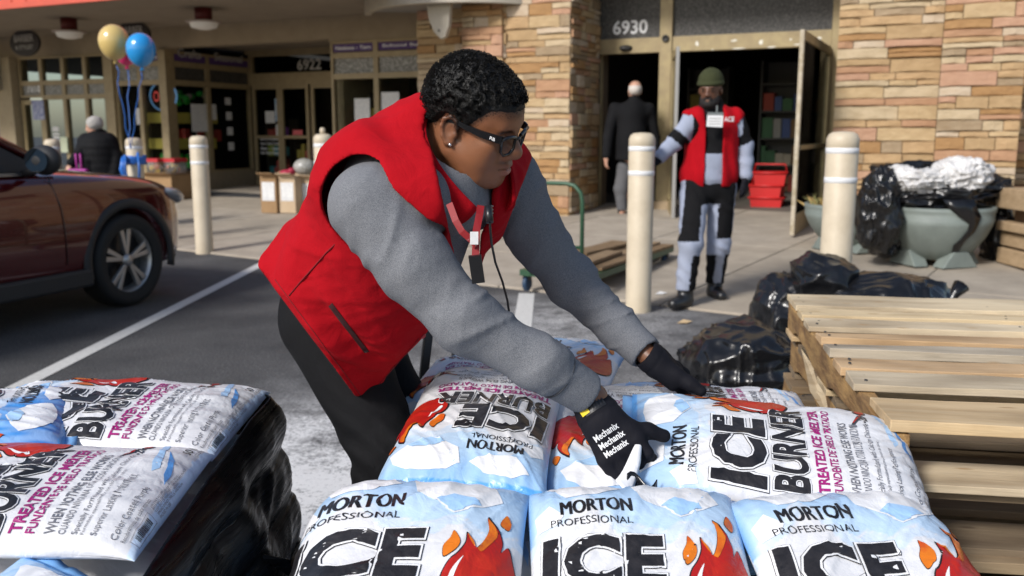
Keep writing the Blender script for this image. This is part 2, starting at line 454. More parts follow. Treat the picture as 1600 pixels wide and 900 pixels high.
# --- wall right of the entrance
rw = thing('stone_wall', 'sunlit tan and salmon coursed stone wall right of the entrance', 'stone wall', fp(4.5, .2, 0))
tR0, tR1, tR2 = ft(1301, 0), ft(1462, -.0), ft(1592, -.2)
n3 = face_front(rw, tR0, tR1, 0.0, rg, maxlen=.75)
q = MB(); q.fbox(tR0 + .01, tR2 - .02, .012, 1.2, -.1, ZT); q.fbox(tR1 + .02, tR2 - .02, -.19, .1, -.1, ZT); q.build('mortar_core', M_MORT, rw)
rw2 = thing('stone_pilaster', 'projecting stone pilaster at the right end of the sunlit wall', 'stone pier', fp(tR1 + .4, -.1, 0))
n4 = face_front(rw2, tR1, tR2, -.2, rg, maxlen=.6)
rw3 = thing('stone_wall', 'dark recessed stone wall at the far right edge behind the pilaster', 'stone wall', fp(tR2 + 1.5, .5, 0))
tR3 = tR2 + 2.4
n5 = face_right(rw3, tR2 - .02, -.19, .55, rg)
n5 += face_front(rw3, tR2, tR3, .56, rg, maxlen=.7)
q = MB(); q.fbox(tR2 - .01, tR3, .58, 1.2, -.1, ZT); q.fbox(tR2 - .4, tR2 - .022, -.15, .6, -.1, ZT); q.build('mortar_core', M_MORT, rw3)
print('stones', n1, n2, n3, n4, n5)
# upper wall above everything in view, so that the sky does not shine over the fronts
up = thing('upper_wall', 'tan stucco upper wall above the stone shop fronts', 'wall', fp(0, 1, ZT))
q = MB(); q.fbox(tA - .02, tR3, -.02, 9, ZT + .01, 6.5); q.build('wall', M_TAN, up)

# ================================================================== entrance 6930
D2 = 1.15
eL, eR = ft(921, D2), ft(1299, D2)
zH0, zH1 = fz(930, 86, D2), fz(930, 63, D2)
ent = thing('shop_entrance', 'brass coloured entrance frame numbered 6930 between the stone walls', 'entrance', fp((eL + eR) / 2, D2, ZF))
tm0, tm1 = ft(1029, D2), ft(1048, D2)
q = MB()
q.fbox(eL - .02, eL + .055, D2 - .06, D2 + .08, .05, 4.0); q.build('jamb', M_GOLD, ent, bevel=.006)
q = MB(); q.fbox(eR - .06, eR + .05, D2 - .06, D2 + .08, .05, 4.0)
q.build('jamb', M_GOLD, ent, bevel=.006)
q = MB(); q.fbox(eL + .055, tm0, D2 - .05, D2 + .07, zH0, zH1); q.fbox(tm1, eR - .06, D2 - .05, D2 + .07, zH0, zH1)
q.build('header', M_GOLD, ent, bevel=.006)
q = MB(); q.fbox(tm0, tm1, D2 - .075, D2 + .09, .05, 4.0); q.build('mullion', M_GOLD, ent, bevel=.006)
q = MB(); q.fbox(tm0 - .05, tm1 + .03, D2 - .12, D2 + .13, .05, .36); q.build('mullion_base', mat('stone_base', (.36, .27, .17), .85, col2=(.29, .22, .14), scale=12), ent, bevel=.01)
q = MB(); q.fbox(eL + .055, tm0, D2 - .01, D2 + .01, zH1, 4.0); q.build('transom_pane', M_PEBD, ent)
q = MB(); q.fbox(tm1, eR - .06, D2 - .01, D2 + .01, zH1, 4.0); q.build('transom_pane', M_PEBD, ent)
p0 = fp(ft(955, D2 - .01), D2 - .011); z0 = fz(955, 55, D2); z1 = fz(955, 33, D2)
sign_text('6930', (p0.x, p0.y, z0), (FE.x, FE.y, 0), (0, 0, 1), (ft(1008, D2) - ft(955, D2)), z1 - z0, M_WHITE, 'house_number', ent, .004, .02)
# worn patches of paint on the header
for (px, py, w, h) in ((1086, 69, .055, .08), (1142, 64, .10, .03), (1184, 66, .06, .07), (1110, 78, .04, .02), (1150, 76, .22, .02), (1200, 74, .12, .022), (1240, 70, .1, .018), (1273, 60, .05, .045), (1229, 62, .03, .03)):
    c = fp(ft(px, D2), D2 - .053, fz(px, py, D2)); pts = []
    for k in range(9):
        a = 2 * pi * k / 9; r = rg.uniform(.32, .55); pts.append(c + Vector((FE.x, FE.y, 0)) * (cos(a) * w * r) + Vector((0, 0, sin(a) * h * r)))
    q = MB(); q.add(pts, [tuple(range(9))]); q.build('worn_patch', mat('filler_white', (.7, .67, .58), .8), ent)
q = MB(); q.ell(fp(ft(978, D2), D2 - .07, fz(978, 76, D2)), (.10, .05, .045)); q.build('door_sensor', M_DARKM, ent)
q = MB(); c = fp((tm0 + tm1) / 2, D2 - .08, fz(1039, 61, D2)); q.lathe([(.001, 0), (.05, 0), (.05, .02), (.03, .025), (.03, .004), (.001, .004)], c, 16, 0, -Vector((FN.x, FN.y, 0))); q.build('lock_ring', M_DARKM, ent)
# sliding door leaf edge in the left bay
q = MB(); ts = ft(937, D2 + .1); q.fbox(ts - .02, ts + .03, D2 + .1, D2 + .14, .18, zH0); q.build('sliding_door_edge', M_GOLD, ent)
q = MB(); ts = ft(926, D2 + .1); q.fbox(ts - .02, ts + .10, D2 + .16, D2 + .18, .18, zH0); q.build('sliding_door_pane', M_GLASS, ent)
# threshold
q = MB(); q.fbox(eL, eR, D2 - .3, D2 + .3, .05, .185); q.build('threshold', M_CONC, ent)
# open leaves
def leaf(p, dirv, w, label, worn):
    """door leaf hinged at p, opening along dirv"""
    d = Vector((dirv[0], dirv[1], 0)).normalized(); n = Vector((-d.y, d.x, 0)); z0, z1 = .2, zH0 - .02
    lf = thing('entrance_door', label, 'door', (p.x, p.y, .2))
    def bar(a0, a1, y0, y1, mm, nm, th=.045):
        c = p + d * ((a0 + a1) / 2) + Vector((0, 0, (y0 + y1) / 2)); c.z = (y0 + y1) / 2
        mb = MB(); mb.box(c, (a1 - a0, th, y1 - y0), Matrix((d, n, Vector((0, 0, 1)))).transposed()); mb.build(nm, mm, lf, bevel=.004)
    bar(0, .06, z0, z1, M_GOLD, 'stile'); bar(w - .07, w, z0, z1, worn, 'stile')
    bar(.06, w - .07, z1 - .10, z1, M_GOLD, 'top_rail'); bar(.06, w - .07, z0, z0 + .22, M_GOLD, 'bottom_rail')
    bar(.06, w - .07, z0 + .22, z1 - .10, M_GLASS, 'pane', .008)
    bar(.06, w - .07, z0 + .93, z0 + .98, M_GOLD, 'push_bar', .07)
    return lf, d, n
hp = fp(eR - .07, D2 - .08); M_WORN = mat('worn_edge', (.50, .44, .34), .6, col2=(.33, .27, .17), scale=14)
gp = GS(1237, 372); dv = Vector((gp.x, gp.y)) - Vector((hp.x, hp.y))
lf, d_, n_ = leaf(hp, dv, dv.length, 'glass door with pale worn edge standing open beside the right stone wall', M_WORN)
c = hp + d_ * (dv.length * .62); c.z = 1.72
q = MB(); q.box(c - n_ * .012, (.16, .006, .24), Matrix((d_, n_, Vector((0, 0, 1)))).transposed()); q.build('notice', mat('notice', (.62, .52, .46), .7, col2=(.45, .12, .09), scale=14), lf)
hp2 = fp(tm1 + .03, D2 - .09); gp2 = PZ(1058, 362, .12); dv2 = Vector((gp2.x, gp2.y)) - Vector((hp2.x, hp2.y))
leaf(hp2, dv2, min(.98, max(.7, dv2.length)), 'glass door with grey edge standing open against the middle post', mat('grey_edge', (.35, .34, .32), .5, metal=.3))
# shop interior
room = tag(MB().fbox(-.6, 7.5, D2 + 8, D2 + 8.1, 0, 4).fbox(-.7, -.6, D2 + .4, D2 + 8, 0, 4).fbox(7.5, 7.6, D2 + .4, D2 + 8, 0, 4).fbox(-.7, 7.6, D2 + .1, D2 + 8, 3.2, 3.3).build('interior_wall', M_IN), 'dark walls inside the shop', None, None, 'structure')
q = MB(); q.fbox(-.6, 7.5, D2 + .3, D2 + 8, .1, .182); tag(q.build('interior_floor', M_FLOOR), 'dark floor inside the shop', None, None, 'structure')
rs = random.Random(5)
GOODS = [mat('goods_%d' % i, c, .6) for i, c in enumerate(((.5, .08, .05), (.5, .42, .10), (.45, .45, .42), (.08, .22, .10), (.10, .16, .4), (.30, .18, .08), (.55, .5, .38)))]
def shelf_unit(t0, t1, d0, label, seed, group='shelves inside the shop'):
    r_ = random.Random(seed); u = thing('display_shelf', label, 'shelf', fp((t0 + t1) / 2, d0 + .2, .18), group=group)
    q = MB()
    for z in (.3, .75, 1.2, 1.65, 2.1): q.fbox(t0, t1, d0, d0 + .45, z, z + .03)
    q.fbox(t0, t1, d0 + .45, d0 + .48, .18, 2.5); q.fbox(t0 - .03, t0, d0, d0 + .48, .18, 2.5); q.fbox(t1, t1 + .03, d0, d0 + .48, .18, 2.5)
    q.build('rack', mat('shelf_grey', (.10, .10, .095), .6), u)
    q = MB()
    for z in (.33, .78, 1.23, 1.68):
        x = t0 + .02
        while x < t1 - .12:
            w = r_.uniform(.07, .2); h = r_.uniform(.12, .34); q.fbox(x, x + w * .92, d0 + .02 + r_.uniform(0, .06), d0 + .35, z, z + h, r_.randrange(len(GOODS))); x += w
    tag(q.build('goods', GOODS, u), kind='stuff')
shelf_unit(1.75, 2.6, D2 + 3.2, 'dim shelf of goods inside the shop behind the beanie worker', 1)
shelf_unit(2.75, 4.1, D2 + 4.6, 'dim shelf of goods at the back of the shop behind the open glass door', 2)
shelf_unit(.2, .9, D2 + 4.4, 'dim shelf of goods inside the shop behind the bald man', 3)
# red shopping baskets
M_BASK = mat('basket_red', (.55, .02, .02), .5)
def basket(c, rz, label, flare=1.15):
    u = thing('shopping_basket', label, 'basket', c, rz, 'red shopping baskets inside the doorway'); w, d, h = .40, .28, .20
    mb = MB(); lo = [(-w / 2, -d / 2), (w / 2, -d / 2), (w / 2, d / 2), (-w / 2, d / 2)]; hi = [(x * flare, y * flare) for x, y in lo]
    vs = [(x, y, 0) for x, y in lo] + [(x, y, h) for x, y in hi] + [(x * .95, y * .95, .01) for x, y in lo] + [(x * .96, y * .96, h) for x, y in hi]
    fs = [(0, 3, 2, 1), (8, 9, 10, 11)] + [(i, (i + 1) % 4, 4 + (i + 1) % 4, 4 + i) for i in range(4)] + [(8 + i, 12 + i, 12 + (i + 1) % 4, 8 + (i + 1) % 4) for i in range(4)] + [(4 + i, 4 + (i + 1) % 4, 12 + (i + 1) % 4, 12 + i) for i in range(4)]
    mb.add(vs, fs); mb.build('tub', M_BASK, u, world=False)
    mb = MB(); mb.tube([(-w / 2 * flare, 0, h), (-w / 2 * 1.05, 0, h + .12), (w / 2 * 1.05, 0, h + .12), (w / 2 * flare, 0, h)], .012, 6); mb.build('handle', M_BASK, u, world=False)
    mb = MB(); hw = w / 2 * flare + .012; mb.tube([(-hw, -d / 2 * flare - .01, h), (hw, -d / 2 * flare - .01, h), (hw, d / 2 * flare + .01, h), (-hw, d / 2 * flare + .01, h), (-hw, -d / 2 * flare - .01, h)], .016, 6); mb.build('rim', M_BASK, u, world=False)
    return u
bt = ft(1183, D2 + .55)
bt += .12
b_ = basket(fp(bt, D2 + .95, .185), -YAW, 'lower red shopping basket in the stack inside the doorway')
basket(fp(bt + .02, D2 + .97, .185 + .36), -YAW + .1, 'upper red shopping basket in the stack inside the doorway')
basket(fp(bt - .01, D2 + .96, .185 + .175), -YAW - .05, 'middle red shopping basket in the stack inside the doorway')

# ================================================================== left shops under the canopy
D1 = 1.25
st = thing('shop_building', 'brown framed shop front under a red edged canopy, numbered 6922', 'building', fp(-8, D1, ZF))
T = lambda px, d=D1: ft(px, d)
Z = lambda px, py, d=D1: fz(px, py, d)
tN1 = tA + .02; tN0 = T(523)
tCor = T(270); tBar1 = T(182); tBar0 = T(38)
zHead = Z(590, 62); zS2 = Z(590, 85); zBar = Z(590, 118); zSill = .62
print('store z', zHead, zS2, zBar, 'x', tN0, tN1, tCor, tBar1, tBar0, Z(130, 84), Z(130, 128), Z(130, 151), Z(225, 126), Z(225, 100))
zSof = 3.2
q = MB(); q.fbox(-18, tCor, D1 - .02, D1 + .25, zHead, 3.9); q.fbox(tN0 - .05, tA - .005, D1 - .02, D1 + .25, zHead, 3.9); q.fbox(tCor, tN0 - .05, D1 - .02, D1 + .25, zHead + .05, 3.9)
q.build('bulkhead', M_TAN, st)
def window(t0, t1, d, z0, z1, kind, vert=(), par=st, fr=M_BRONZE, fw=.045, base=None):
    """one glazed bay: frame with its pane as a sub-part"""
    f = MB(); f.fbox(t0, t0 + fw, d - .05, d + .05, z0, z1); f.fbox(t1 - fw, t1, d - .05, d + .05, z0, z1)
    f.fbox(t0 + fw, t1 - fw, d - .045, d + .05, z0, z0 + fw); f.fbox(t0 + fw, t1 - fw, d - .045, d + .05, z1 - fw, z1)
    o = f.build('window_frame', fr, par); o_p = MB(); o_p.fbox(t0 + fw, t1 - fw, d - .006, d + .006, z0 + fw, z1 - fw); 
    pane = o_p.build('pane', kind, par); pane.parent = o
    return o
def sign_strip(t0, t1, d, z0, z1, txt, par, m=M_PURP, tm=M_WHITE):
    q = MB(); q.fbox(t0, t1, d - .03, d - .012, z0, z1); q.build('sign_strip', m, par)
    p = fp(t0 + .06 * (t1 - t0), d - .031); sign_text(txt, (p.x, p.y, z0 + (z1 - z0) * .26), (FE.x, FE.y, 0), (0, 0, 1), (t1 - t0) * .88, (z1 - z0) * .5, tm, 'lettering', par, .004, .02)
# notions / school supplies bay
tm = T(592)
for (a, b, txt) in ((tN0, tm, 'Notions - Yarn'), (tm, tN1, 'School Supplies')):
    window(a, b, D1, zS2, zHead, M_GLASS); sign_strip(a + .05, b - .05, D1, zS2 + .06, zHead - .05, txt, st)
    window(a, b, D1, zBar, zS2, M_PEB); window(a, b, D1, zSill, zBar, M_GLASS)
q = MB(); q.fbox(tN0, tN1, D1 - .06, D1 + .12, .05, zSill); q.build('window_base', M_TAN, st)
# corner column and middle window
cw = .17
q = MB(); q.fbox(tCor - cw, tCor, D1 - .09, D1 + .1, .05, zHead + .02); q.build('column', M_BRONZE, st, bevel=.008)
tM = T(226)
for (a, b, txt) in ((tBar1 + .12, tM, 'Frames'), (tM, tCor - cw, 'Fabrics')):
    window(a, b, D1, zS2, zHead, M_GLASS); sign_strip(a + .05, b - .05, D1, zS2 + .06, zHead - .05, txt, st)
    window(a, b, D1, zBar, zS2, M_PEB); window(a, b, D1, .35, zBar, M_GLASS)
q = MB(); q.fbox(tBar1, tCor - cw, D1 - .06, D1 + .1, .05, .35); q.build('window_base', M_BRONZE, st)
q = MB(); q.fbox(tBar1 - .12, tBar1 + .12, D1 - .11, D1 + .1, .05, zHead + .02); q.build('column', M_BRONZE, st, bevel=.008)
# recess: glazed side, door wall
D3 = 3.45
M_RFR = M_BRONZE
def side_window(d0, d1, t, z0, z1, kind):
    fw = .05; f = MB()
    for (a, b, y0, y1) in ((d0, d0 + fw, z0, z1), (d1 - fw, d1, z0, z1), (d0 + fw, d1 - fw, z0, z0 + fw), (d0 + fw, d1 - fw, z1 - fw, z1)): f.fbox(t - .05, t + .05, a, b, y0, y1)
    o = f.build('window_frame', M_RFR, st); p = MB(); p.fbox(t - .006, t + .006, d0 + fw, d1 - fw, z0 + fw, z1 - fw); pp = p.build('pane', kind, st); pp.parent = o
dm = (D1 + .1 + D3) / 2 - .15
for (a, b, txt) in ((D1 + .1, dm, 'Crafts'), (dm, D3, 'Seasonal')):
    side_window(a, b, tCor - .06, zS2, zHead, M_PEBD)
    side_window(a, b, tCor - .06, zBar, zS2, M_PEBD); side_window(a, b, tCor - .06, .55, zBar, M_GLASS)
    q = MB(); q.fbox(tCor - .03, tCor - .012, a + .06, b - .06, zS2 + .06, zHead - .05); q.build('sign_strip', M_PURP, st)
    p = fp(tCor - .011, a + .16 * (b - a)); sign_text(txt, (p.x, p.y, zS2 + .13), (FN.x, FN.y, 0), (0, 0, 1), (b - a) * .66, .16, M_DIM, 'lettering', st, .004, .02)
q = MB(); q.fbox(tCor - .10, tCor, D1 + .1, D3, .05, .55); q.build('window_base', mat('tan_brick', (.30, .24, .16), .9, col2=(.25, .20, .13), scale=10), st)
tD0 = tCor; tD1 = tN0 + .35
q = MB(); q.fbox(tN0 + .0, tN0 + .12, D1 + .12, D3, .05, 3.0); q.build('recess_wall', M_BRONZE, st)
q = MB(); q.fbox(tCor - .3, tN0 + .1, D1 + .25, D3 + .2, zHead + .16, zHead + .2); q.build('recess_ceiling', M_SOFF, st)
tJ = T(398, D3); tK = T(440, D3); tLk = T(487, D3); tM2 = T(531, D3)
zd1 = Z(430, 133, D3); zd2 = Z(430, 118, D3); zmid = Z(430, 214, D3)
q = MB(); q.fbox(tCor - .1, tM2 + .6, D3 - .05, D3 + .06, zd1, zd2); q.fbox(tCor - .1, tM2 + .6, D3 - .05, D3 + .06, zHead + .08, zHead + .16); q.build('header', M_BRONZE, st)
for a, b in ((tCor, tJ), (tJ, tM2 + .5)): window(a, b, D3, zd2, zHead + .08, M_GLASS)
p = fp(T(470, D3), D3 - .03); za = Z(470, 110, D3)
sign_text('6922', (p.x, p.y, za), (FE.x, FE.y, 0), (0, 0, 1), T(507, D3) - T(470, D3), Z(470, 93, D3) - za, M_DIM, 'house_number', st, .004, .02)
def shop_door(a, b, label):
    o = thing('shop_door', label, 'door', fp(a, D3, .2)); fw = .07; z0 = .2
    f = MB(); f.fbox(a, a + fw, D3 - .03, D3 + .03, z0, zd1); f.fbox(b - fw, b, D3 - .03, D3 + .03, z0, zd1); f.fbox(a + fw, b - fw, D3 - .03, D3 + .03, zd1 - .08, zd1); f.fbox(a + fw, b - fw, D3 - .03, D3 + .03, z0, z0 + .16); f.fbox(a + fw, b - fw, D3 - .035, D3 + .03, zmid - .03, zmid + .03)
    f.build('frame', M_BRONZE, o)
    f = MB(); f.fbox(a + fw, b - fw, D3 - .005, D3 + .005, z0 + .16, zmid - .03); f.build('pane', M_GLASS, o)
    f = MB(); f.fbox(a + fw, b - fw, D3 - .005, D3 + .005, zmid + .03, zd1 - .08); f.build('pane', M_GLASS, o)
    return o
sd1 = shop_door(tJ, tK, 'brown framed glass shop door with white stickers and lettering, left of three')
sd2 = shop_door(tK + .01, tLk - .03, 'brown framed glass shop door with a pink sticker, middle of three')
shop_door(tLk + .03, tM2 + .35, 'brown framed glass shop door behind the bollard, right of three')
def sticker(px, py, w, h, m, par, d=D3, name='sticker', txt=None):
    t = T(px, d); z = Z(px, py, d); q = MB(); q.fbox(t - w / 2, t + w / 2, d - .022, d - .014, z - h / 2, z + h / 2); o = q.build(name, m, par)
    return o
M_STB = mat('sticker_blue', (.15, .35, .62), .6, col2=(.6, .65, .7), scale=12); M_STP = mat('sticker_pink', (.62, .12, .13), .6)
sticker(424, 183, .24, .24, M_PAPER, sd1); sticker(437, 172, .15, .45, M_STB, sd1); sticker(437, 203, .14, .22, M_PAPER, sd1); sticker(466, 207, .24, .10, M_STP, sd2)
for i, tx in enumerate(('Spring & Easter', 'Store Hours Daily', 'Sat - Sun', 'No Pets Please')):
    p = fp(T(407, D3), D3 - .008); z = Z(407, 216 + i * 7, D3)
    sign_text(tx, (p.x, p.y, z - .05), (FE.x, FE.y, 0), (0, 0, 1), T(437, D3) - T(407, D3), .055, M_WHITE, 'lettering', sd1, .006, .02)
for (px, py, w, h, m) in ((302, 188, .34, .5, M_PAPER), (322, 178, .28, .3, M_PAPER)):
    pass
# papers stuck inside the side windows
for (dd, py, w, h) in ((D1 + .75, 185, .42, .52), (D1 + 1.05, 176, .32, .30), (D1 + 1.55, 160, .16, .14), (D1 + 1.56, 182, .16, .16), (D1 + 1.57, 205, .16, .16), (D1 + 1.58, 228, .16, .16)):
    p = fp(tCor - .045, dd); z = 1.31 + (208 - py) / F * p.y; q = MB(); q.fbox(tCor - .05, tCor - .044, dd - w / 2, dd + w / 2, z - h / 2, z + h / 2); q.build('notice', M_PAPER, st)
sticker(221, 182, .17, .3, M_PAPER, st, D1, 'notice')
sticker(568, 178, .30, .5, M_PAPER, st, D1, 'notice'); sticker(612, 166, .34, .45, M_PAPER, st, D1, 'notice'); sticker(577, 202, .42, .3, M_PAPER, st, D1, 'notice')
# barber shop bays
zb1 = Z(130, 84); zb2 = Z(130, 128); zb3 = Z(130, 151)
cols = [tBar0 + .05, T(74), T(108), T(142), tBar1 - .12]
for i in range(4):
    a, b = cols[i], cols[i + 1]
    window(a, b, D1, zb2, zHead, M_GLASS); window(a, b, D1, zb3, zb2, M_PEB)
    if i: window(a, b, D1, .3, zb3, M_GLASS)
q = MB(); q.fbox(cols[1], cols[4], D1 - .06, D1 + .08, .05, .3); q.build('window_base', M_BRONZE, st)
p = fp(T(50), D1 - .012); sign_text('7018', (p.x, p.y, zb3 + .10), (FE.x, FE.y, 0), (0, 0, 1), T(70) - T(50), .22, M_WHITE, 'house_number', st, .006, .02)
bd = thing('shop_door', 'barber shop glass door with blue notice at the far left', 'door', fp(cols[0], D1, .2))
f = MB(); a, b = cols[0], cols[1]
for (x0, x1, y0, y1) in ((a, a + .09, .2, zb3 - .05), (b - .09, b, .2, zb3 - .05), (a + .09, b - .09, zb3 - .14, zb3 - .05), (a + .09, b - .09, .2, .4)): f.fbox(x0, x1, D1 - .05, D1 + .03, y0, y1)
f.build('frame', M_GOLD, bd); f = MB(); f.fbox(a + .09, b - .09, D1 - .02, D1 - .01, .4, zb3 - .14); f.build('pane', M_GLASS, bd)
sticker(64, 172, .34, .38, mat('sticker_navy', (.10, .13, .33), .6, col2=(.5, .52, .62), scale=16), bd, D1 - .04, 'notice')
q = MB(); q.fbox(tBar0 - .45, tBar0, D1 - .2, D1 + .2, .0, zHead); q.build('brick_column', mat('tan_brick2', (.38, .31, .20), .9, col2=(.33, .265, .17), scale=12, bump=.3), st)
q = MB(); q.fbox(-18, tBar0 - .45, D1 - .05, D1 + .1, .0, zHead); q.build('side_wall', mat('pale_mural', (.50, .46, .43), .8, col2=(.22, .13, .11), scale=2.5), st)
bp_ = thing('barber_pole', 'black and white striped barber pole on the tan column at the far left', 'barber pole', fp(T(8), D1 - .35, Z(10, 120)))
c = fp(T(9), D1 - .36); zc0, zc1 = Z(9, 133), Z(9, 97)
M_POLE = mat('pole_stripe', (.7, .7, .7), .3); N, L, b_n = nodes(M_POLE)
tcn = N.new('ShaderNodeTexCoord'); wv = N.new('ShaderNodeTexWave'); wv.bands_direction = 'DIAGONAL'; wv.inputs['Scale'].default_value = 2.2
L.new(tcn.outputs['Object'], wv.inputs[0]); rr = N.new('ShaderNodeValToRGB'); rr.color_ramp.interpolation = 'CONSTANT'
rr.color_ramp.elements[0].color = (.02, .02, .04, 1); rr.color_ramp.elements[1].color = (.7, .7, .7, 1); rr.color_ramp.elements[1].position = .5
L.new(wv.outputs[0], rr.inputs[0]); L.new(rr.outputs[0], b_n.inputs['Base Color'])
q = MB(); q.lathe([(.001, zc0), (.15, zc0), (.15, zc1), (.001, zc1)], (c.x, c.y, 0), 20); q.build('cylinder', M_POLE, bp_)
for z in (zc0 - .08, zc1):
    q = MB(); q.lathe([(.001, z), (.17, z), (.17, z + .08), (.001, z + .08)], (c.x, c.y, 0), 20); q.build('cap', M_DARKM, bp_)
q = MB(); q.fbox(T(9) + .2, T(9) + .3, D1 - .4, D1 - .2, zc0 - .1, zc1 + .1); q.build('bracket', mat('chrome', (.45, .44, .42), .3, metal=.8), bp_)
# oval signs hanging from the soffit
def oval(px, py, w, txts, label, d):
    c = fp(ft(px, d), d, fz(px, py, d)); o = thing('oval_sign', label, 'sign', c, group='oval shop signs under the canopy'); ex = Vector((FE.x, FE.y, 0)); en = Vector((FN.x, FN.y, 0))
    q = MB(); n = 32; pts = [c + ex * (cos(2 * pi * k / n) * w / 2) + Vector((0, 0, sin(2 * pi * k / n) * w * .30)) for k in range(n)]; q.prism(pts, en * .05); q.build('board', mat('sign_black', (.018, .012, .012), .5), o)
    for (tx, fw_, dz, hh) in txts:
        p = c - ex * (w * fw_ / 2) + Vector((0, 0, dz)); sign_text(tx, tuple(p), ex, (0, 0, 1), w * fw_, hh, M_DIM, 'lettering', o, .006, .02)
    q = MB(); q.tube([c + Vector((0, 0, w * .27)) + en * .025, Vector((c.x, c.y, zSof)) + en * .025], .012, 6); q.build('hanger', M_DARKM, o)
oval(50, 67, .80, (('BARBER', .66, .02, .13), ('& STYLIST', .6, -.12, .08)), 'black oval sign reading BARBER above the barber windows', D1 - .75)
oval(217, 55, .80, (('BARBER', .66, .02, .13), ('SHOP', .4, -.12, .08)), 'black oval sign partly hidden behind the balloons', D1 - .75)
# canopy
can = thing('canopy', 'canopy with red ribbed fascia and plank soffit over the left shops', 'canopy', fp(-8, 0, zSof))
D0 = -1.72; tE = T(640, -.3)
nb = 13
for i in range(nb):
    a = D0 + (D1 - .03 - D0) * i / nb; b = D0 + (D1 - .03 - D0) * (i + 1) / nb
    q = MB(); q.fbox(-18, tE, a, b - .02, zSof, zSof + .03); q.build('soffit_plank', M_SOFF, can)
q = MB(); q.fbox(-18, tE, D0, D1 - .03, zSof + .032, zSof + .10); q.build('roof_deck', M_IN, can)
q = MB(); q.fbox(-18, tE, D0 - .06, D0, zSof - .02, zSof + .06); q.build('fascia_edge', M_RED, can)
x = -18.0
q = MB()
while x < tE: 
    q.fbox(x, x + .30, D0 - .045, D0 - .02, zSof + .06, zSof + .95); x += .32
q.fbox(-18, tE, D0 - .02, D0, zSof + .06, zSof + .95); q.build('fascia_panel', M_RED, can)
# round end of the canopy with its bracket
M_CREAM = mat('cream_metal', (.46, .42, .34), .5, col2=(.40, .36, .29), scale=4); M_GREYM = mat('soffit_grey', (.27, .26, .245), .5)
cc = fp(tE + .35, .9); rr_ = 2.5
def arc(a, r, z): return Vector((cc.x + FE.x * cos(a) * r + FN.x * sin(a) * r, cc.y + FE.y * cos(a) * r + FN.y * sin(a) * r, z))
a0, a1 = -2.6, -.55; na = 22; R2 = 1.55
q = MB()
for (ra, za, rb, zb) in ((R2, zSof - .18, R2, zSof + .9), (R2 - .10, zSof - .18, R2, zSof - .18), (R2 - .10, zSof - .14, R2 - .10, zSof - .18)):
    q.grid(lambda u, v: arc(a0 + (a1 - a0) * u, ra + (rb - ra) * v, za + (zb - za) * v), na, 1)
q.build('curved_rim', M_CREAM, can)
q = MB(); q.grid(lambda u, v: arc(a0 + (a1 - a0) * u, (R2 - .1) * v + .01, zSof - .13), na, 6); q.build('curved_soffit', M_GREYM, can)
# bracket plate
bd_ = -.42; bt0 = lambda px: ft(px, bd_)
pts = [(668, 0), (672, 30), (680, 50), (690, 61), (697, 58), (703, 40), (706, 0), (706, -60), (668, -60)]
poly = [fp(ft(px, bd_), bd_, fz(px, py, bd_)) for px, py in pts]
q = MB(); q.prism(poly, Vector((FN.x, FN.y, 0)) * .08); q.build('bracket', M_CREAM, can, bevel=.008)
q = MB(); q.ell(fp(ft(688, bd_), bd_ - .002, fz(688, 48, bd_)), (.016, .016, .016)); q.build('bolt', M_DARKM, can)
# lamps under the canopy
M_LRED = mat('lamp_red', (.12, .012, .01), .5); M_LW = mat('lamp_white', (.78, .76, .72), .5)
def lamp(px, py, label):
    d = D1 - 1.7; t = ft(px, d); c = fp(t, d, zSof); o = thing('canopy_lamp', label, 'lamp', c, group='red stemmed lamps under the canopy')
    zz = fz(px, py, d)
    q = MB(); q.lathe([(.001, zz + .05), (.13, zz + .05), (.13, zSof), (.001, zSof)], (c.x, c.y, 0), 18); q.build('stem', M_LRED, o)
    q = MB(); q.lathe([(.001, zz + .045), (.27, zz + .045), (.27, zz + .02), (.001, zz + .02)], (c.x, c.y, 0), 24); q.build('disc', mat('lamp_grey', (.35, .28, .24), .5), o)
    q = MB(); q.lathe([(.22, zz + .02), (.19, zz - .05), (.08, zz - .08), (.001, zz - .085)], (c.x, c.y, 0), 24); q.build('diffuser', M_LW, o)
lamp(121, 53, 'red stemmed white lamp under the canopy near the barber sign'); lamp(328, 38, 'red stemmed white lamp under the canopy right of the balloons')
# room behind the left shops
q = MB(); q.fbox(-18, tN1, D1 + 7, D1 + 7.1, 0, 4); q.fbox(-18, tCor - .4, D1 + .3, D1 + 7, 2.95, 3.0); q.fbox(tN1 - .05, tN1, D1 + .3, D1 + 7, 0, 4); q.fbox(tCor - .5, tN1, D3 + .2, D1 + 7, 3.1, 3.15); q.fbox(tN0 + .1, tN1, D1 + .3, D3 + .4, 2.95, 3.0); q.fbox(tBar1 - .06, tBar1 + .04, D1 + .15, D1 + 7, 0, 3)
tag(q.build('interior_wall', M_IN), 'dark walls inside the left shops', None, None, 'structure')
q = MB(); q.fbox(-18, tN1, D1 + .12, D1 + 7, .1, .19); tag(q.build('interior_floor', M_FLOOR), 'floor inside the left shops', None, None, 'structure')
q = MB(); q.fbox(tCor + .15, tN0 - .2, D1 - .2, D3 - .2, .19, .215); o = q.build('door_mat', mat('mat_black', (.03, .03, .032), .95, bump=.5, bscale=150)); tag(o, 'black door mat in front of the 6922 doors', 'door mat')
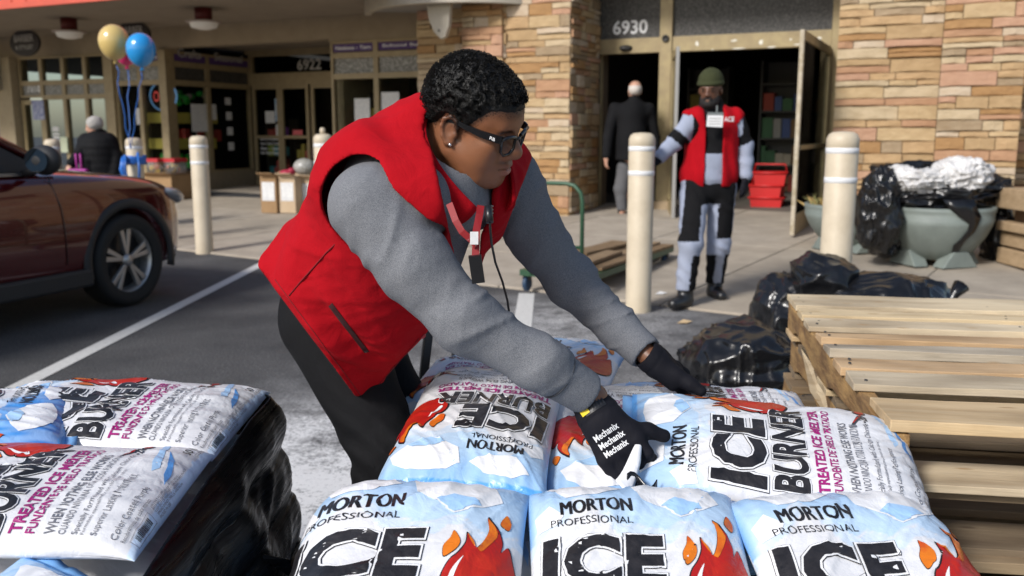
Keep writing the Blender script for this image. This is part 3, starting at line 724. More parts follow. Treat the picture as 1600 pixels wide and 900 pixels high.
# ================================================================== bollards
M_BOL = mat('bollard_cream', (.59, .505, .375), .5, col2=(.47, .39, .275), scale=4.5, detail=10, lo=.42, hi=.78, bump=.10, bscale=70)
M_BAND = mat('band_white', (.72, .72, .72), .4)
def bollard(c, h, label, top=False):
    o = thing('bollard', label, 'bollard', c, group='cream bollards along the kerb'); r = .094
    q = MB(); q.lathe([(r + .002, -.03), (r + .002, .01), (r, .03), (r, h - .10), (r - .001, h - .098), (r + .001, h - .094), (r + .001, h - .045), (r - .012, h - .018), (r - .035, h - .004), (.001, h)], (0, 0, 0), 36); q.build('sleeve', M_BOL, o, world=False)
    for z in (h - .115, h - .29):
        q = MB(); q.lathe([(r, z - .017), (r + .0025, z - .015), (r + .0025, z + .015), (r, z + .017)], (0, 0, 0), 36); q.build('band', M_BAND, o, world=False)
    if top:
        q = MB(); q.lathe([(.001, h), (.028, h), (.028, h + .045), (.02, h + .06), (.001, h + .062)], (0, 0, 0), 12); q.build('top_plug', M_BOL, o, world=False)
    return o
def kerb_at(px, off):
    k = (px - 800) / F * cos(TILT); A = KA + KN * off; s = (k * A.y - A.x) / (KD.x - k * KD.y); p = A + KD * s
    return Vector((p.x, p.y, zs(p.x, p.y) - .01))
def bol(px, ytop, label, off=.08, c=None, **kw):
    c = c or kerb_at(px, off); zt = P(px, ytop, c.y).z; bollard(c, zt - c.z, label, **kw); return c
cb = PZ(997, 482, .02)
bol(1002, 207, 'cream bollard standing in front of the bald man and the flat cart', c=cb)
bol(1300, 205, 'cream bollard behind the black trash bags, left of the grey planters', c=PZ(1298, 536, .02))
bol(317, 212, 'cream bollard beside the cardboard box and the red car bonnet', c=PZ(320, 393, .02))
cbal = bol(208, 215, 'cream bollard with the balloons tied to it by blue ribbon')
bol(80, 217, 'cream bollard partly hidden by the red car, left of the old woman')
bol(504, 209, 'cream bollard with a plug on top behind the vest worker', off=.35, top=True)

# ================================================================== balloons
def balloon(px, py, rpx, Y, col, label, tie):
    m = mat('balloon_' + label.split()[0], col, .22, coat=.3, spec=.6); c = P(px, py, Y); r = rpx / F * Y
    o = thing('balloon', label, 'balloon', c, group='balloons tied to a bollard')
    prof = []
    for i in range(19):
        a = -pi / 2 + pi * i / 18; rr = r * cos(a); z = r * 1.08 * sin(a)
        if a < 0: rr = r * (cos(a) ** .93) * (1 - .10 * sin(-a) ** 2); z = r * 1.28 * sin(a)
        prof.append((max(rr, .001), z))
    q = MB(); q.lathe(prof, (0, 0, 0), 28); q.build('skin', m, o, world=False)
    q = MB(); q.lathe([(.001, -r * 1.28 + .02), (.03, -r * 1.28 - .035), (.001, -r * 1.28 - .03)], (0, 0, 0), 10); q.build('knot', m, o, world=False)
    a = c + Vector((0, 0, -r * 1.3)); pts = [a.lerp(tie, k / 8) + Vector((random.uniform(-.02, .02), 0, random.uniform(-.01, .01))) for k in range(9)]
    q = MB(); q.tube(pts, .0045, 5); q.build('ribbon', mat('ribbon_blue', (.03, .16, .55), .35), o)
Yb = cbal.y - .15; tie = P(203, 232, Yb)
balloon(178, 64, 22.5, Yb, (.62, .45, .16), 'gold balloon, leftmost of the cluster above a bollard', tie)
balloon(220, 76, 21.5, Yb - .15, (.02, .28, .66), 'blue balloon, rightmost of the cluster above a bollard', tie)
balloon(197, 80, 17, Yb + .35, (.70, .03, .17), 'pink balloon half hidden behind the gold and blue balloons', tie)
o = thing('ribbon_bow', 'blue ribbon bow wound round the balloon bollard', 'ribbon', (cbal.x, cbal.y, .8)); q = MB(); zt = P(205, 250, cbal.y).z
for k in range(9):
    a0 = random.uniform(0, 6.28); pts = [Vector((cbal.x + cos(a0 + b) * .115, cbal.y + sin(a0 + b) * .115, zt + random.uniform(-.05, .05))) for b in np.linspace(0, 4.5, 14)]; q.tube(pts, .014, 5)
for k in range(6):
    a0 = random.uniform(3.3, 6.1); p = Vector((cbal.x + cos(a0) * .11, cbal.y + sin(a0) * .11, zt)); q.tube([p, p + Vector((cos(a0) * .09, sin(a0) * .09, random.uniform(-.02, .09))), p + Vector((cos(a0) * .12, sin(a0) * .12, -.1)), p + Vector((cos(a0) * .05, sin(a0) * .05, -.26))], .013, 5)
q.build('bow', MATS['ribbon_blue'], o)

# ================================================================== boxes and bins by the shop
M_CARD = mat('cardboard', (.33, .205, .10), .85, col2=(.28, .17, .08), scale=5); M_CARDL = mat('cardboard_light', (.50, .38, .25), .85, col2=(.45, .33, .21), scale=5)
def carton(c, w, d, h, rz, label, m, panel=True, openb=False):
    o = thing('cardboard_box', label, 'box', c, rz, 'cardboard boxes outside the shops'); q = MB(); t = .012
    q.box((0, -d / 2, h / 2), (w, t, h)); q.box((0, d / 2, h / 2), (w, t, h)); q.box((-w / 2 + .001, 0, h / 2), (t, d - t, h - .002)); q.box((w / 2 - .001, 0, h / 2), (t, d - t, h - .002)); q.box((0, 0, t / 2 + .001), (w - t, d - t, t)); q.box((0, 0, h - .05), (w - t, d - t, t))
    q.build('carton', m, o, world=False)
    for s in (-1, 1):
        q = MB(); q.box((0, s * (d / 2 + .05), h + .02), (w * .98, .14, .008), Matrix.Rotation(s * .35, 3, 'X')); q.build('flap', m, o, world=False)
    if panel:
        q = MB(); q.box((0, -d / 2 - .0085, h * .58), (w * .8, .004, h * .5)); q.build('label', M_PAPER, o, world=False)
    return o
c = GS(266, 311); carton(c, .62, .5, .43, -YAW, 'large brown cardboard box under the red bins beside a bollard', M_CARD, False)
c1 = c
for (px, dx, label) in ((238, -.17, 'red and white wire bin of snacks on the brown box, left of two'), (262, .12, 'red and white wire bin of snacks on the brown box, right of two')):
    p = Vector((c1.x + dx, c1.y + .02, c1.z + .45)); o = thing('wire_bin', label, 'bin', p, -YAW, 'snack bins on the brown box'); q = MB(); w, d, h = .25, .3, .2
    for k in range(8):
        for s in (-1, 1): q.tube([(-w / 2 + w * k / 7, s * d / 2, 0), (-w / 2 + w * k / 7, s * d / 2, h)], .005, 4)
        q.tube([(w / 2, -d / 2 + d * k / 7, 0), (w / 2, -d / 2 + d * k / 7, h)], .005, 4); q.tube([(-w / 2, -d / 2 + d * k / 7, 0), (-w / 2, -d / 2 + d * k / 7, h)], .005, 4)
    q.build('wire', mat('wire_white', (.6, .58, .58), .4), o, world=False)
    q = MB(); q.box((0, 0, h + .03), (w + .02, d + .02, .06)); q.build('red_rim', mat('bin_red', (.45, .02, .03), .5), o, world=False)
    q = MB(); rs2 = random.Random(px)
    for k in range(14): q.box((rs2.uniform(-.08, .08), rs2.uniform(-.12, .10), rs2.uniform(.03, .16)), (.07, .05, .09), Euler((rs2.random(), rs2.random(), rs2.random())).to_matrix(), rs2.randrange(3))
    tag(q.build('snacks', [mat('snack_orange', (.62, .16, .02), .45), mat('snack_yellow', (.6, .42, .04), .45), M_DARKM], o, world=False), kind='stuff')
for (px, py, w, h, lab, mm) in ((433, 331, .27, .55, 'tall cardboard box with white paper panel, leftmost by the mat', M_CARD), (462, 331, .27, .54, 'pale cardboard box with small label, second by the mat', M_CARDL), (494, 329, .30, .50, 'pale cardboard box right behind the plugged bollard', M_CARDL)):
    c = GS(px, py); carton(c, w, .4, h, -YAW + .1, lab, mm, True)
c = GS(478, 330); o = thing('plastic_bundle', 'grey crumpled plastic bundle on the pale cardboard boxes', 'bundle', (c.x, c.y, c.z + .5)); q = MB(); q.ell((c.x + .0, c.y + .02, c.z + .66), (.17, .15, .13)); q.build('wrap', mat('plastic_grey', (.22, .21, .18), .35, col2=(.4, .4, .38), scale=30), o)
c = GS(452, 331); o = thing('red_netting', 'red netting bundle on the cardboard box by the door mat', 'bundle', (c.x, c.y, c.z + .55)); q = MB(); q.ell((c.x, c.y, c.z + .585), (.12, .12, .05)); q.ell((c.x + .06, c.y, c.z + .61), (.06, .08, .05)); q.build('net', mat('net_red', (.35, .02, .05), .5), o)

# display tiers with yellow cloths in the window
dsp = thing('window_display', 'tiered display with yellow cloths and green goods in the left shop window', 'display', fp(tCor - .9, D1 + 1, .2))
M_YEL = mat('cloth_yellow', (.62, .50, .10), .8); M_GRN = mat('goods_green', (.03, .42, .05), .4)
for (t0, t1, d0, z) in ((tCor - .95, tCor - .14, D1 + .22, 1.66), (tCor - .95, tCor - .14, D1 + .16, 1.18)):
    q = MB(); q.fbox(t0, t1, d0, d0 + 1.1, z, z + .03); q.fbox(t0 - .005, t1 + .005, d0 - .012, d0 - .002, z - .16, z + .03); q.fbox(t1 + .002, t1 + .012, d0, d0 + 1.1, z - .17, z + .03)
    q.prism([fp(t0, d0 - .015, z + .03), fp(t0 + .25, d0 - .015, z + .03), fp(t0 + .1, d0 - .03, z - .30)], (0, .01, 0)); q.build('yellow_cloth', M_YEL, dsp)
q = MB(); rs2 = random.Random(9)
for k in range(26):
    t = tCor - rs2.uniform(.25, .85); d = D1 + rs2.uniform(.16, 1.2); z = rs2.choice((.62, .66, .70)); q.fbox(t, t + .1, d, d + .1, z, z + rs2.uniform(.12, .28), 0)
for k in range(12):
    t = tCor - rs2.uniform(.25, .8); d = D1 + rs2.uniform(.5, 1.4); q.fbox(t, t + .1, d, d + .1, 1.15, 1.15 + rs2.uniform(.12, .25), rs2.randrange(1, 3))
for k in range(16):
    c = fp(tCor - rs2.uniform(.2, .7), D1 + rs2.uniform(.4, 1.2), rs2.uniform(1.85, 2.1)); q.ell(c, (.07, .07, .06), 8, 6, None, 0 if rs2.random() < .6 else 1)
tag(q.build('goods', [M_GRN, mat('goods_pale', (.5, .4, .36), .6), mat('goods_red', (.45, .05, .04), .5)], dsp), kind='stuff')
q = MB(); q.fbox(tCor - 1.0, tCor - .18, D1 + .4, D1 + 1.5, .2, .60); q.build('table', mat('table_dark', (.05, .04, .04), .7), dsp)
dsp2 = thing('window_display', 'green and yellow goods inside the school supplies window', 'display', fp(tN1 - .6, D1 + .5, .2)); q = MB(); rs2 = random.Random(4)
for k in range(18):
    c = fp(tN1 - rs2.uniform(.25, 1.0), D1 + rs2.uniform(.3, .6), rs2.uniform(1.45, 1.85)); q.ell(c, (.06, .06, .06), 8, 6, None, rs2.choice((0, 0, 1)))
tag(q.build('goods', [M_GRN, M_YEL], dsp2), kind='stuff'); q = MB(); q.fbox(tN1 - 1.1, tN1 - .1, D1 + .25, D1 + .65, .2, 1.4); q.build('shelf', mat('table_dark2', (.04, .035, .03), .7), dsp2)
# open sign
c = fp(T(251), D1 + .12, Z(251, 150)); o = thing('neon_sign', 'oval red and blue OPEN sign in the left shop window', 'sign', c); ex = Vector((FE.x, FE.y, 0))
q = MB(); n = 28; q.tube([c + ex * (.33 * cos(2 * pi * k / n)) + Vector((0, 0, .26 * sin(2 * pi * k / n))) for k in range(n + 1)], .014, 6, cap=False); q.build('blue_ring', mat('neon_blue', (.10, .2, .35), .4, emit=(.2, .45, .8), estr=.25), o)
sign_text('OPEN', tuple(c - ex * .24 + Vector((0, 0, -.1))), ex, (0, 0, 1), .48, .2, mat('neon_red', (.4, .03, .03), .4, emit=(1, .1, .08), estr=.25), 'lettering', o, .01, .02)
# barber window cards
o = thing('window_poster', 'white lettered stand and pale green card in the barber window', 'poster', fp(T(95), D1 - .15, .3)); q = MB(); q.fbox(T(89), T(99), D1 - .10, D1 - .09, Z(94, 205), Z(94, 198)); 
for k in range(9): q.fbox(T(90), T(99), D1 - .10, D1 - .09, Z(94, 211 + k * 5), Z(94, 208 + k * 5))
q.build('lettering', M_PAPER, o); q = MB(); q.fbox(T(101), T(112), D1 - .12, D1 - .1, Z(106, 238), Z(106, 214)); q.build('card', mat('card_green', (.50, .55, .40), .7), o)

# ================================================================== plastic bags
M_TRASH = mat('trash_plastic', (.008, .008, .009), .23, spec=.5, bump=.12, bscale=11, bdist=.02)
_ico = {}
def ico(n):
    if n not in _ico:
        bm = bmesh.new(); bmesh.ops.create_icosphere(bm, subdivisions=n, radius=1); bm.verts.index_update()
        _ico[n] = (np.array([v.co[:] for v in bm.verts]), np.array([[v.index for v in f.verts] for f in bm.faces])); bm.free()
    return _ico[n]
def crumple(D, seed, s=2.2, amp=.16):
    """creased plastic: folds that run in a few directions, sharp along their crests"""
    o = seed * 9.17; X, Y, Z_ = D[:, 0] + o, D[:, 1] - o, D[:, 2] + 2 * o
    w = .35 * fbm(X, Y, Z_, 1.6, 2)
    rg_ = lambda n: (1 - np.clip(np.abs(n) * 4.2, 0, 1)) ** 1.5
    f1 = rg_(vnoise(X * 1.0 + w, Y * .45, Z_ * 1.7 + w, s)); f2 = rg_(vnoise(X * 1.9 - w, Y + w, Z_ * .5, s * 1.7)); f3 = rg_(vnoise(X * .7, Y * 1.8 - w, Z_ * 1.2 + w, s * 3.4)); f4 = rg_(vnoise(X * 1.3 + w, Y * .8, Z_ * 2 - w, s * 7))
    return amp * (.85 * f1 + .45 * f2 + .12 * f3 - .35) + .30 * fbm(X, Y, Z_, 1.0, 2)
def blob(name, c, rad, seed, parent, m=None, sub=6, amp=.15, s=1.5, floor=None, rotz=0., pull=None):
    D, Fc = ico(sub); r = 1 + crumple(D, seed, s, amp)
    V = D * r[:, None]; V = np.sign(V) * np.abs(V) ** .88 * np.array(rad)
    ca, sa = cos(rotz), sin(rotz); V = np.stack([V[:, 0] * ca - V[:, 1] * sa, V[:, 0] * sa + V[:, 1] * ca, V[:, 2]], 1) + np.array(c)
    if floor is not None:
        lo = floor + .01; z = V[:, 2]; V[:, 2] = np.where(z < lo + .06, lo + .06 * np.exp((z - lo - .06) / .12), z)
    return mesh_np(name, V, Fc, m or M_TRASH, parent)
def trash_bag(c, rad, seed, label, rotz=0., extra=(), knot=None):
    o = thing('trash_bag', label, 'trash bag', (c[0], c[1], 0), group='black trash bags by the kerb'); fl = zs(c[0], c[1]) if kdist(c[0], c[1]) > 0 else 0.0
    body = blob('bag_body', c, rad, seed, o, floor=fl, rotz=rotz, sub=6)
    for i, (cc_, rr_2) in enumerate(extra): blob('bag_fold', cc_, rr_2, seed + 13 * (i + 1), o, floor=fl, sub=5)
    if knot is not None:
        q = MB(); kx = Vector(knot); q.tube([kx + Vector((0, 0, -.05)), kx, kx + Vector((.02, 0, .04)), kx + Vector((.07, .02, .09))], [.06, .025, .03, .05], 9); q.build('knot', M_TRASH, o)
    return o
trash_bag((1.15, 4.42, .16), (.29, .30, .23), 2, 'large crumpled black trash bag on the asphalt behind the right ice melt bag', .3, (((.88, 4.15, .07), (.24, .18, .09)),))
trash_bag((1.60, 5.15, .22), (.22, .22, .29), 5, 'black trash bag leaning upright between the front bag and the pavement', .2)
trash_bag((2.02, 4.95, .28), (.46, .32, .27), 8, 'long black trash bag lying highest behind the wooden pallets', -.12, (((1.74, 5.02, .46), (.19, .2, .18)),))
trash_bag((2.62, 5.35, .16), (.28, .22, .16), 19, 'small black trash bag with a pointed tip behind the pallets', 0., (), (2.62, 5.35, .32))

# ================================================================== planters
M_PLANT = mat('planter_grey_green', (.185, .215, .195), .6, col2=(.15, .175, .16), scale=6, bump=.15, bscale=60); M_SOIL = mat('soil', (.05, .035, .02), .95)
def planter(c, r, h, label, feet=True):
    o = thing('planter', label, 'planter', c, group='grey bowl planters by the stone wall')
    q = MB(); q.lathe([(r * .30, .05), (r * .50, h * .11), (r * .70, h * .28), (r * .86, h * .50), (r * .955, h * .70), (r * .985, h * .80), (r * .97, h * .81), (r * .985, h * .86), (r * .97, h * .87), (r, h * .93), (r * 1.0, h), (r * .93, h), (r * .90, h * .86), (.001, h * .84)], (0, 0, 0), 48); q.build('bowl', M_PLANT, o, world=False)
    for a in (0.25, 0.25 + pi / 2, .25 + pi, .25 + 1.5 * pi):
        d = Vector((cos(a), sin(a), 0)); n = Vector((-sin(a), cos(a), 0)); x0 = d * (r * .72)
        q = MB(); q.prism([x0 - n * .19 * r / .5, x0 + n * .19 * r / .5, x0 * .98 + n * .08 * r / .5 + Vector((0, 0, h * .27)), x0 * .98 - n * .08 * r / .5 + Vector((0, 0, h * .27))], -d * r * .30); q.build('foot', M_PLANT, o, world=False, bevel=.008)
    q = MB(); q.lathe([(.001, h * .87), (r * .9, h * .85)], (0, 0, 0), 24); q.build('soil', M_SOIL, o, world=False)
    return o
pc1 = GS(1459, 411); pr1 = 82 / F * pc1.y; ph1 = (411 - 320) / F * pc1.y
planter(pc1, pr1, ph1, 'large grey bowl planter draped with black plastic by the right stone wall')
pc2 = GS(1330, 389); pr2 = 74 / F * pc2.y; ph2 = (389 - 318) / F * pc2.y
planter(pc2, pr2, ph2, 'smaller grey bowl planter with dry grass behind the right bollard')
o = thing('dry_grass', 'dry yellow ornamental grass in the smaller planter', 'plant', (pc2.x, pc2.y, pc2.z + ph2 * .86)); q = MB(); rs2 = random.Random(3)
for k in range(900):
    a = rs2.uniform(0, 6.28); rr = pr2 * .9 * math.sqrt(rs2.random()); b = Vector((pc2.x + rr * cos(a), pc2.y + rr * sin(a), pc2.z + ph2 * .86)); l = rs2.uniform(.06, .2); d = Vector((rs2.uniform(-1, 1), rs2.uniform(-1, 1), rs2.uniform(.6, 2))).normalized() * l; w = Vector((d.y, -d.x, 0)).normalized() * .006
    q.add([b - w, b + w, b + d * .6 + w * .7, b + d + Vector((d.x, d.y, -.02)) * .4], [(0, 1, 2, 3)], k % 2)
tag(q.build('blades', [mat('straw', (.36, .24, .08), .8), mat('straw_green', (.16, .15, .05), .8)], o, fix=False), kind='stuff')
# black sheeting and clear film on the big planter
o = thing('plastic_sheeting', 'torn black plastic sheeting hanging over the large planter', 'plastic sheet', (pc1.x, pc1.y, pc1.z + ph1))
zt = pc1.z + ph1
def pw(px, py, dy=0.0): return P(px, py, pc1.y + dy)
p = pw(1372, 330, -.15); blob('sheet', (p.x, p.y, p.z), (.17, .2, .34), 31, o, amp=.24, s=1.7)
p = pw(1450, 300, .05); blob('sheet', (p.x, p.y, p.z), (.54, .36, .17), 33, o, amp=.24, s=1.9)
p = pw(1432, 283, .3); blob('sheet', (p.x, p.y, p.z), (.42, .2, .17), 36, o, amp=.3, s=2)
p = pw(1535, 292, .1); blob('sheet', (p.x, p.y, p.z), (.20, .22, .12), 34, o, amp=.32, s=2.2)
p = pw(1557, 365, .15); blob('sheet', (p.x, p.y, p.z), (.12, .2, .32), 35, o, amp=.24, s=1.7)
p = pw(1380, 380, .1); blob('sheet', (p.x, p.y, p.z), (.14, .2, .12), 37, o, amp=.24, s=1.7)
# strip over the rim
def bowl_r(z):
    h = ph1; zz = [0, .05, h * .11, h * .28, h * .50, h * .70, h * .8, h * .93, h]; r = [pr1 * x for x in (.3, .3, .5, .70, .86, .955, .985, 1, 1)]
    return float(np.interp(z, zz, r))
def on_bowl(px, py):
    d = ray(px, py); o_ = Vector((0, 0, CAMH)); k = (pc1.y - pr1 * 1.2) / d.y
    for _ in range(400):
        p = o_ + d * k; rr = math.hypot(p.x - pc1.x, p.y - pc1.y)
        if rr < bowl_r(max(0, p.z - pc1.z)) + .012: break
        k += .004
    return p
q = MB()
pl = [(1497, 312, 30), (1505, 326, 28), (1516, 338, 22), (1522, 350, 9), (1517, 362, 7), (1506, 374, 7), (1496, 384, 8), (1492, 396, 7), (1494, 404, 4)]
vs = []
for (px, py, w) in pl:
    for s in (-1, -.4, .2, 1): 
        p = on_bowl(px + s * w * .8, py + rs2.uniform(-1, 1)); p.y -= .008 * rs2.random(); vs.append(p)
q.add(vs, [(i * 4 + j, i * 4 + j + 1, i * 4 + j + 5, i * 4 + j + 4) for i in range(len(pl) - 1) for j in range(3)], 0, True); s_ = q.build('hanging_strip', M_TRASH, o); sm = s_.modifiers.new('thick', 'SOLIDIFY'); sm.thickness = .006
M_FILM = mat('clear_film', (.70, .69, .68), .36, col2=(.47, .46, .455), scale=6, lo=.35, hi=.65, bump=.3, bscale=12, bdist=.03, spec=.35)
o = thing('plastic_film', 'crumpled clear white plastic film heaped on the large planter', 'plastic film', (pc1.x, pc1.y, zt))
p = pw(1497, 274, -.12); blob('film', (p.x, p.y, p.z), (.24, .26, .17), 41, o, M_FILM, amp=.2, s=3)
p = pw(1440, 283, -.12); blob('film_fold', (p.x, p.y, p.z), (.30, .24, .11), 43, o, M_FILM, amp=.26, s=3.4)
p = pw(1410, 276, -.05); blob('film_fold', (p.x, p.y, p.z), (.12, .2, .09), 44, o, M_FILM, amp=.26, s=3.4)
# ledge and wrapped timber at the right edge
wl_ = thing('timber_stack', 'wrapped stack of pale timber boards at the far right edge by the planter', 'timber', PZ(1610, 420, .1)); b = GS(1625, 424)
for i, (h0, h1, x0) in enumerate(((.02, .16, 0), (.18, .30, .02), (.32, .40, -.03), (.52, .70, -.05))):
    q = MB(); q.box((b.x + .40 + x0, b.y + .2, b.z + (h0 + h1) / 2), (1.1, .5, h1 - h0)); q.build('board', mat('timber_pale', (.42, .30, .18), .8, col2=(.33, .23, .13), scale=6, stretch=(.3, 2, 4)), wl_, bevel=.01)
q = MB(); q.box((b.x + .36, b.y + .2, b.z + .45), (.8, .4, .09)); q.build('spacer', mat('timber_dark', (.16, .10, .06), .9), wl_)

# ================================================================== flat cart
M_GREEN = mat('cart_green', (.03, .085, .045), .4, metal=.1); M_STEEL = mat('cart_steel', (.32, .34, .33), .35, metal=.7)
WOODD = [mat('deck_wood_%d' % i, c, .85, col2=c2, scale=5, detail=8, stretch=(1, 6, 6)) for i, (c, c2) in enumerate((((.24, .16, .085), (.16, .10, .05)), ((.30, .21, .12), (.20, .13, .07)), ((.19, .125, .065), (.12, .075, .04))))]
cu = Vector((.46, .887)).normalized(); ang = math.atan2(cu.y, cu.x)
cart = thing('flat_cart', 'green steel flat cart with a worn plank deck behind the bollard', 'cart', (.355, 7.22, .02), ang)
W = .44; Lc = 2.05
q = MB(); rc = .017
q.tube([(0, -W / 2, .16), (0, -W / 2, .76), (0, -W / 2 + .015, .83), (0, -W / 2 + .07, .885), (0, -W / 2 + .14, .90), (0, W / 2 - .14, .90), (0, W / 2 - .07, .885), (0, W / 2 - .015, .83), (0, W / 2, .76), (0, W / 2, .16)], rc, 10); q.build('handle', M_GREEN, cart, world=False)
q = MB(); q.tube([(0, -W / 2, .40), (0, W / 2, .40)], rc * .8, 8); q.build('handle_crossbar', M_GREEN, cart, world=False)
W = .66
q = MB(); q.box((Lc / 2, -W / 2 + .02, .165), (Lc, .04, .05)); q.box((Lc / 2, W / 2 - .02, .165), (Lc, .04, .05)); q.box((.02, 0, .164), (.04, W - .08, .05)); q.box((Lc - .02, 0, .164), (.04, W - .08, .05)); q.build('frame', M_GREEN, cart, world=False)
for i in range(5):
    w_ = W / 5; q = MB(); x0 = random.uniform(-.02, .03); q.box((Lc / 2 + .1 + x0, -W / 2 + w_ * (i + .5), .205 + .004 * (i % 2)), (Lc - .2, w_ - .012, .028), Euler((0, random.uniform(-.006, .006), random.uniform(-.01, .01))).to_matrix()); q.build('deck_plank', WOODD[i % 3], cart, world=False, bevel=.004)
for (x, y, z, l, w_, a) in ((.62, -.12, .245, .8, .16, .05), (1.2, .1, .245, 1.0, .2, -.06), (.7, .12, .243, .75, .15, .0)):
    q = MB(); q.box((x, y, z), (l, w_, .03), Euler((0, .01, a)).to_matrix()); q.build('loose_plank', random.choice(WOODD), cart, world=False, bevel=.004)
for (x, y) in ((.08, -W / 2 + .03), (.08, W / 2 - .03), (Lc - .12, -W / 2 + .05), (Lc - .12, W / 2 - .05)):
    q = MB(); q.lathe([(.001, -.02), (.055, -.02), (.068, -.012), (.068, .012), (.055, .02), (.001, .02)], (x, y, .068), 20, 0, (0, 1, 0)); w_ = q.build('wheel', mat('wheel_blue', (.02, .05, .10), .5), cart, world=False)
    q = MB(); q.box((x, y, .12), (.05, .06, .05)); q.build('caster_fork', M_DARKM, cart, world=False)

# ================================================================== pallets
def wood_grain(m, dark):
    N, L, b = nodes(m); src = b.inputs['Base Color'].links[0].from_socket; tc = N.new('ShaderNodeTexCoord'); mp = N.new('ShaderNodeMapping'); mp.inputs['Scale'].default_value = (1.2, 26, 26); L.new(tc.outputs['Object'], mp.inputs[0])
    n = N.new('ShaderNodeTexNoise'); n.inputs['Scale'].default_value = 2.2; n.inputs['Detail'].default_value = 9; n.inputs['Roughness'].default_value = .7; n.inputs['Distortion'].default_value = .6; L.new(mp.outputs[0], n.inputs[0])
    r = N.new('ShaderNodeValToRGB'); r.color_ramp.elements[0].position = .60; r.color_ramp.elements[1].position = .80; r.color_ramp.elements[0].color = (0, 0, 0, 1); r.color_ramp.elements[1].color = (.8, .8, .8, 1); L.new(n.outputs[0], r.inputs[0])
    mp2 = N.new('ShaderNodeMapping'); mp2.inputs['Scale'].default_value = (5, 16, 16); L.new(tc.outputs['Object'], mp2.inputs[0]); v = N.new('ShaderNodeTexVoronoi'); v.inputs['Scale'].default_value = 1.3; L.new(mp2.outputs[0], v.inputs[0]); k = N.new('ShaderNodeValToRGB'); k.color_ramp.elements[0].position = .06; k.color_ramp.elements[1].position = .16; k.color_ramp.elements[0].color = (.75, .75, .75, 1); k.color_ramp.elements[1].color = (0, 0, 0, 1); L.new(v.outputs['Distance'], k.inputs[0])
    a = N.new('ShaderNodeMath'); a.operation = 'MAXIMUM'; L.new(r.outputs[0], a.inputs[0]); L.new(k.outputs[0], a.inputs[1])
    st_n = N.new('ShaderNodeTexNoise'); st_n.inputs['Scale'].default_value = 3.1; st_n.inputs['Detail'].default_value = 7; mp3 = N.new('ShaderNodeMapping'); mp3.inputs['Scale'].default_value = (.8, 2.5, 2.5); L.new(tc.outputs['Object'], mp3.inputs[0]); L.new(mp3.outputs[0], st_n.inputs[0])
    st_r = N.new('ShaderNodeValToRGB'); st_r.color_ramp.elements[0].position = .34; st_r.color_ramp.elements[1].position = .58; st_r.color_ramp.elements[0].color = (.50, .46, .42, 1); st_r.color_ramp.elements[1].color = (1.04, 1.03, 1.0, 1); L.new(st_n.outputs[0], st_r.inputs[0])
    mu = N.new('ShaderNodeMix'); mu.data_type = 'RGBA'; mu.blend_type = 'MULTIPLY'; mu.inputs[0].default_value = .8; L.new(src, mu.inputs[6]); L.new(st_r.outputs[0], mu.inputs[7]); src = mu.outputs[2]
    x = N.new('ShaderNodeMix'); x.data_type = 'RGBA'; L.new(a.outputs[0], x.inputs[0]); L.new(src, x.inputs[6]); x.inputs[7].default_value = (*dark, 1); L.new(x.outputs[2], b.inputs['Base Color'])
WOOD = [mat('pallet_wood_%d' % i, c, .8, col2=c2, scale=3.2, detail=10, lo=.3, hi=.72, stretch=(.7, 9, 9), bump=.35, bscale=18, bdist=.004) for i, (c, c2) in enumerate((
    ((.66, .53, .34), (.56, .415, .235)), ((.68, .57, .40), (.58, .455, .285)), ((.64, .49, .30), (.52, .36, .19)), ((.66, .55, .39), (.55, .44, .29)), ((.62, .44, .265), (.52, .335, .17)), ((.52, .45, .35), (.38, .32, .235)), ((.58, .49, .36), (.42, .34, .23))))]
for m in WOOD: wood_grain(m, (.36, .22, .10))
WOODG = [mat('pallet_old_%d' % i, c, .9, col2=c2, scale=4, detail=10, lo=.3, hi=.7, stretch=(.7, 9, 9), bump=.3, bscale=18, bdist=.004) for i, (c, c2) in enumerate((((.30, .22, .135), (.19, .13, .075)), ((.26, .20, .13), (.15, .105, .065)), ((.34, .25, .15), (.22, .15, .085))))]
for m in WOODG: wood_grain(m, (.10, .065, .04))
PA = Vector((.745, 1.725)); PB = Vector((.980, 3.19)); pd = (PB - PA).normalized(); pang = math.atan2(pd.y, pd.x) - pi / 2
WOODEND = mat('stringer_wood', (.40, .24, .09), .85, col2=(.17, .09, .035), scale=6, detail=9, lo=.38, hi=.62, stretch=(5, 1, 5), bump=.5, bscale=30, bdist=.006)
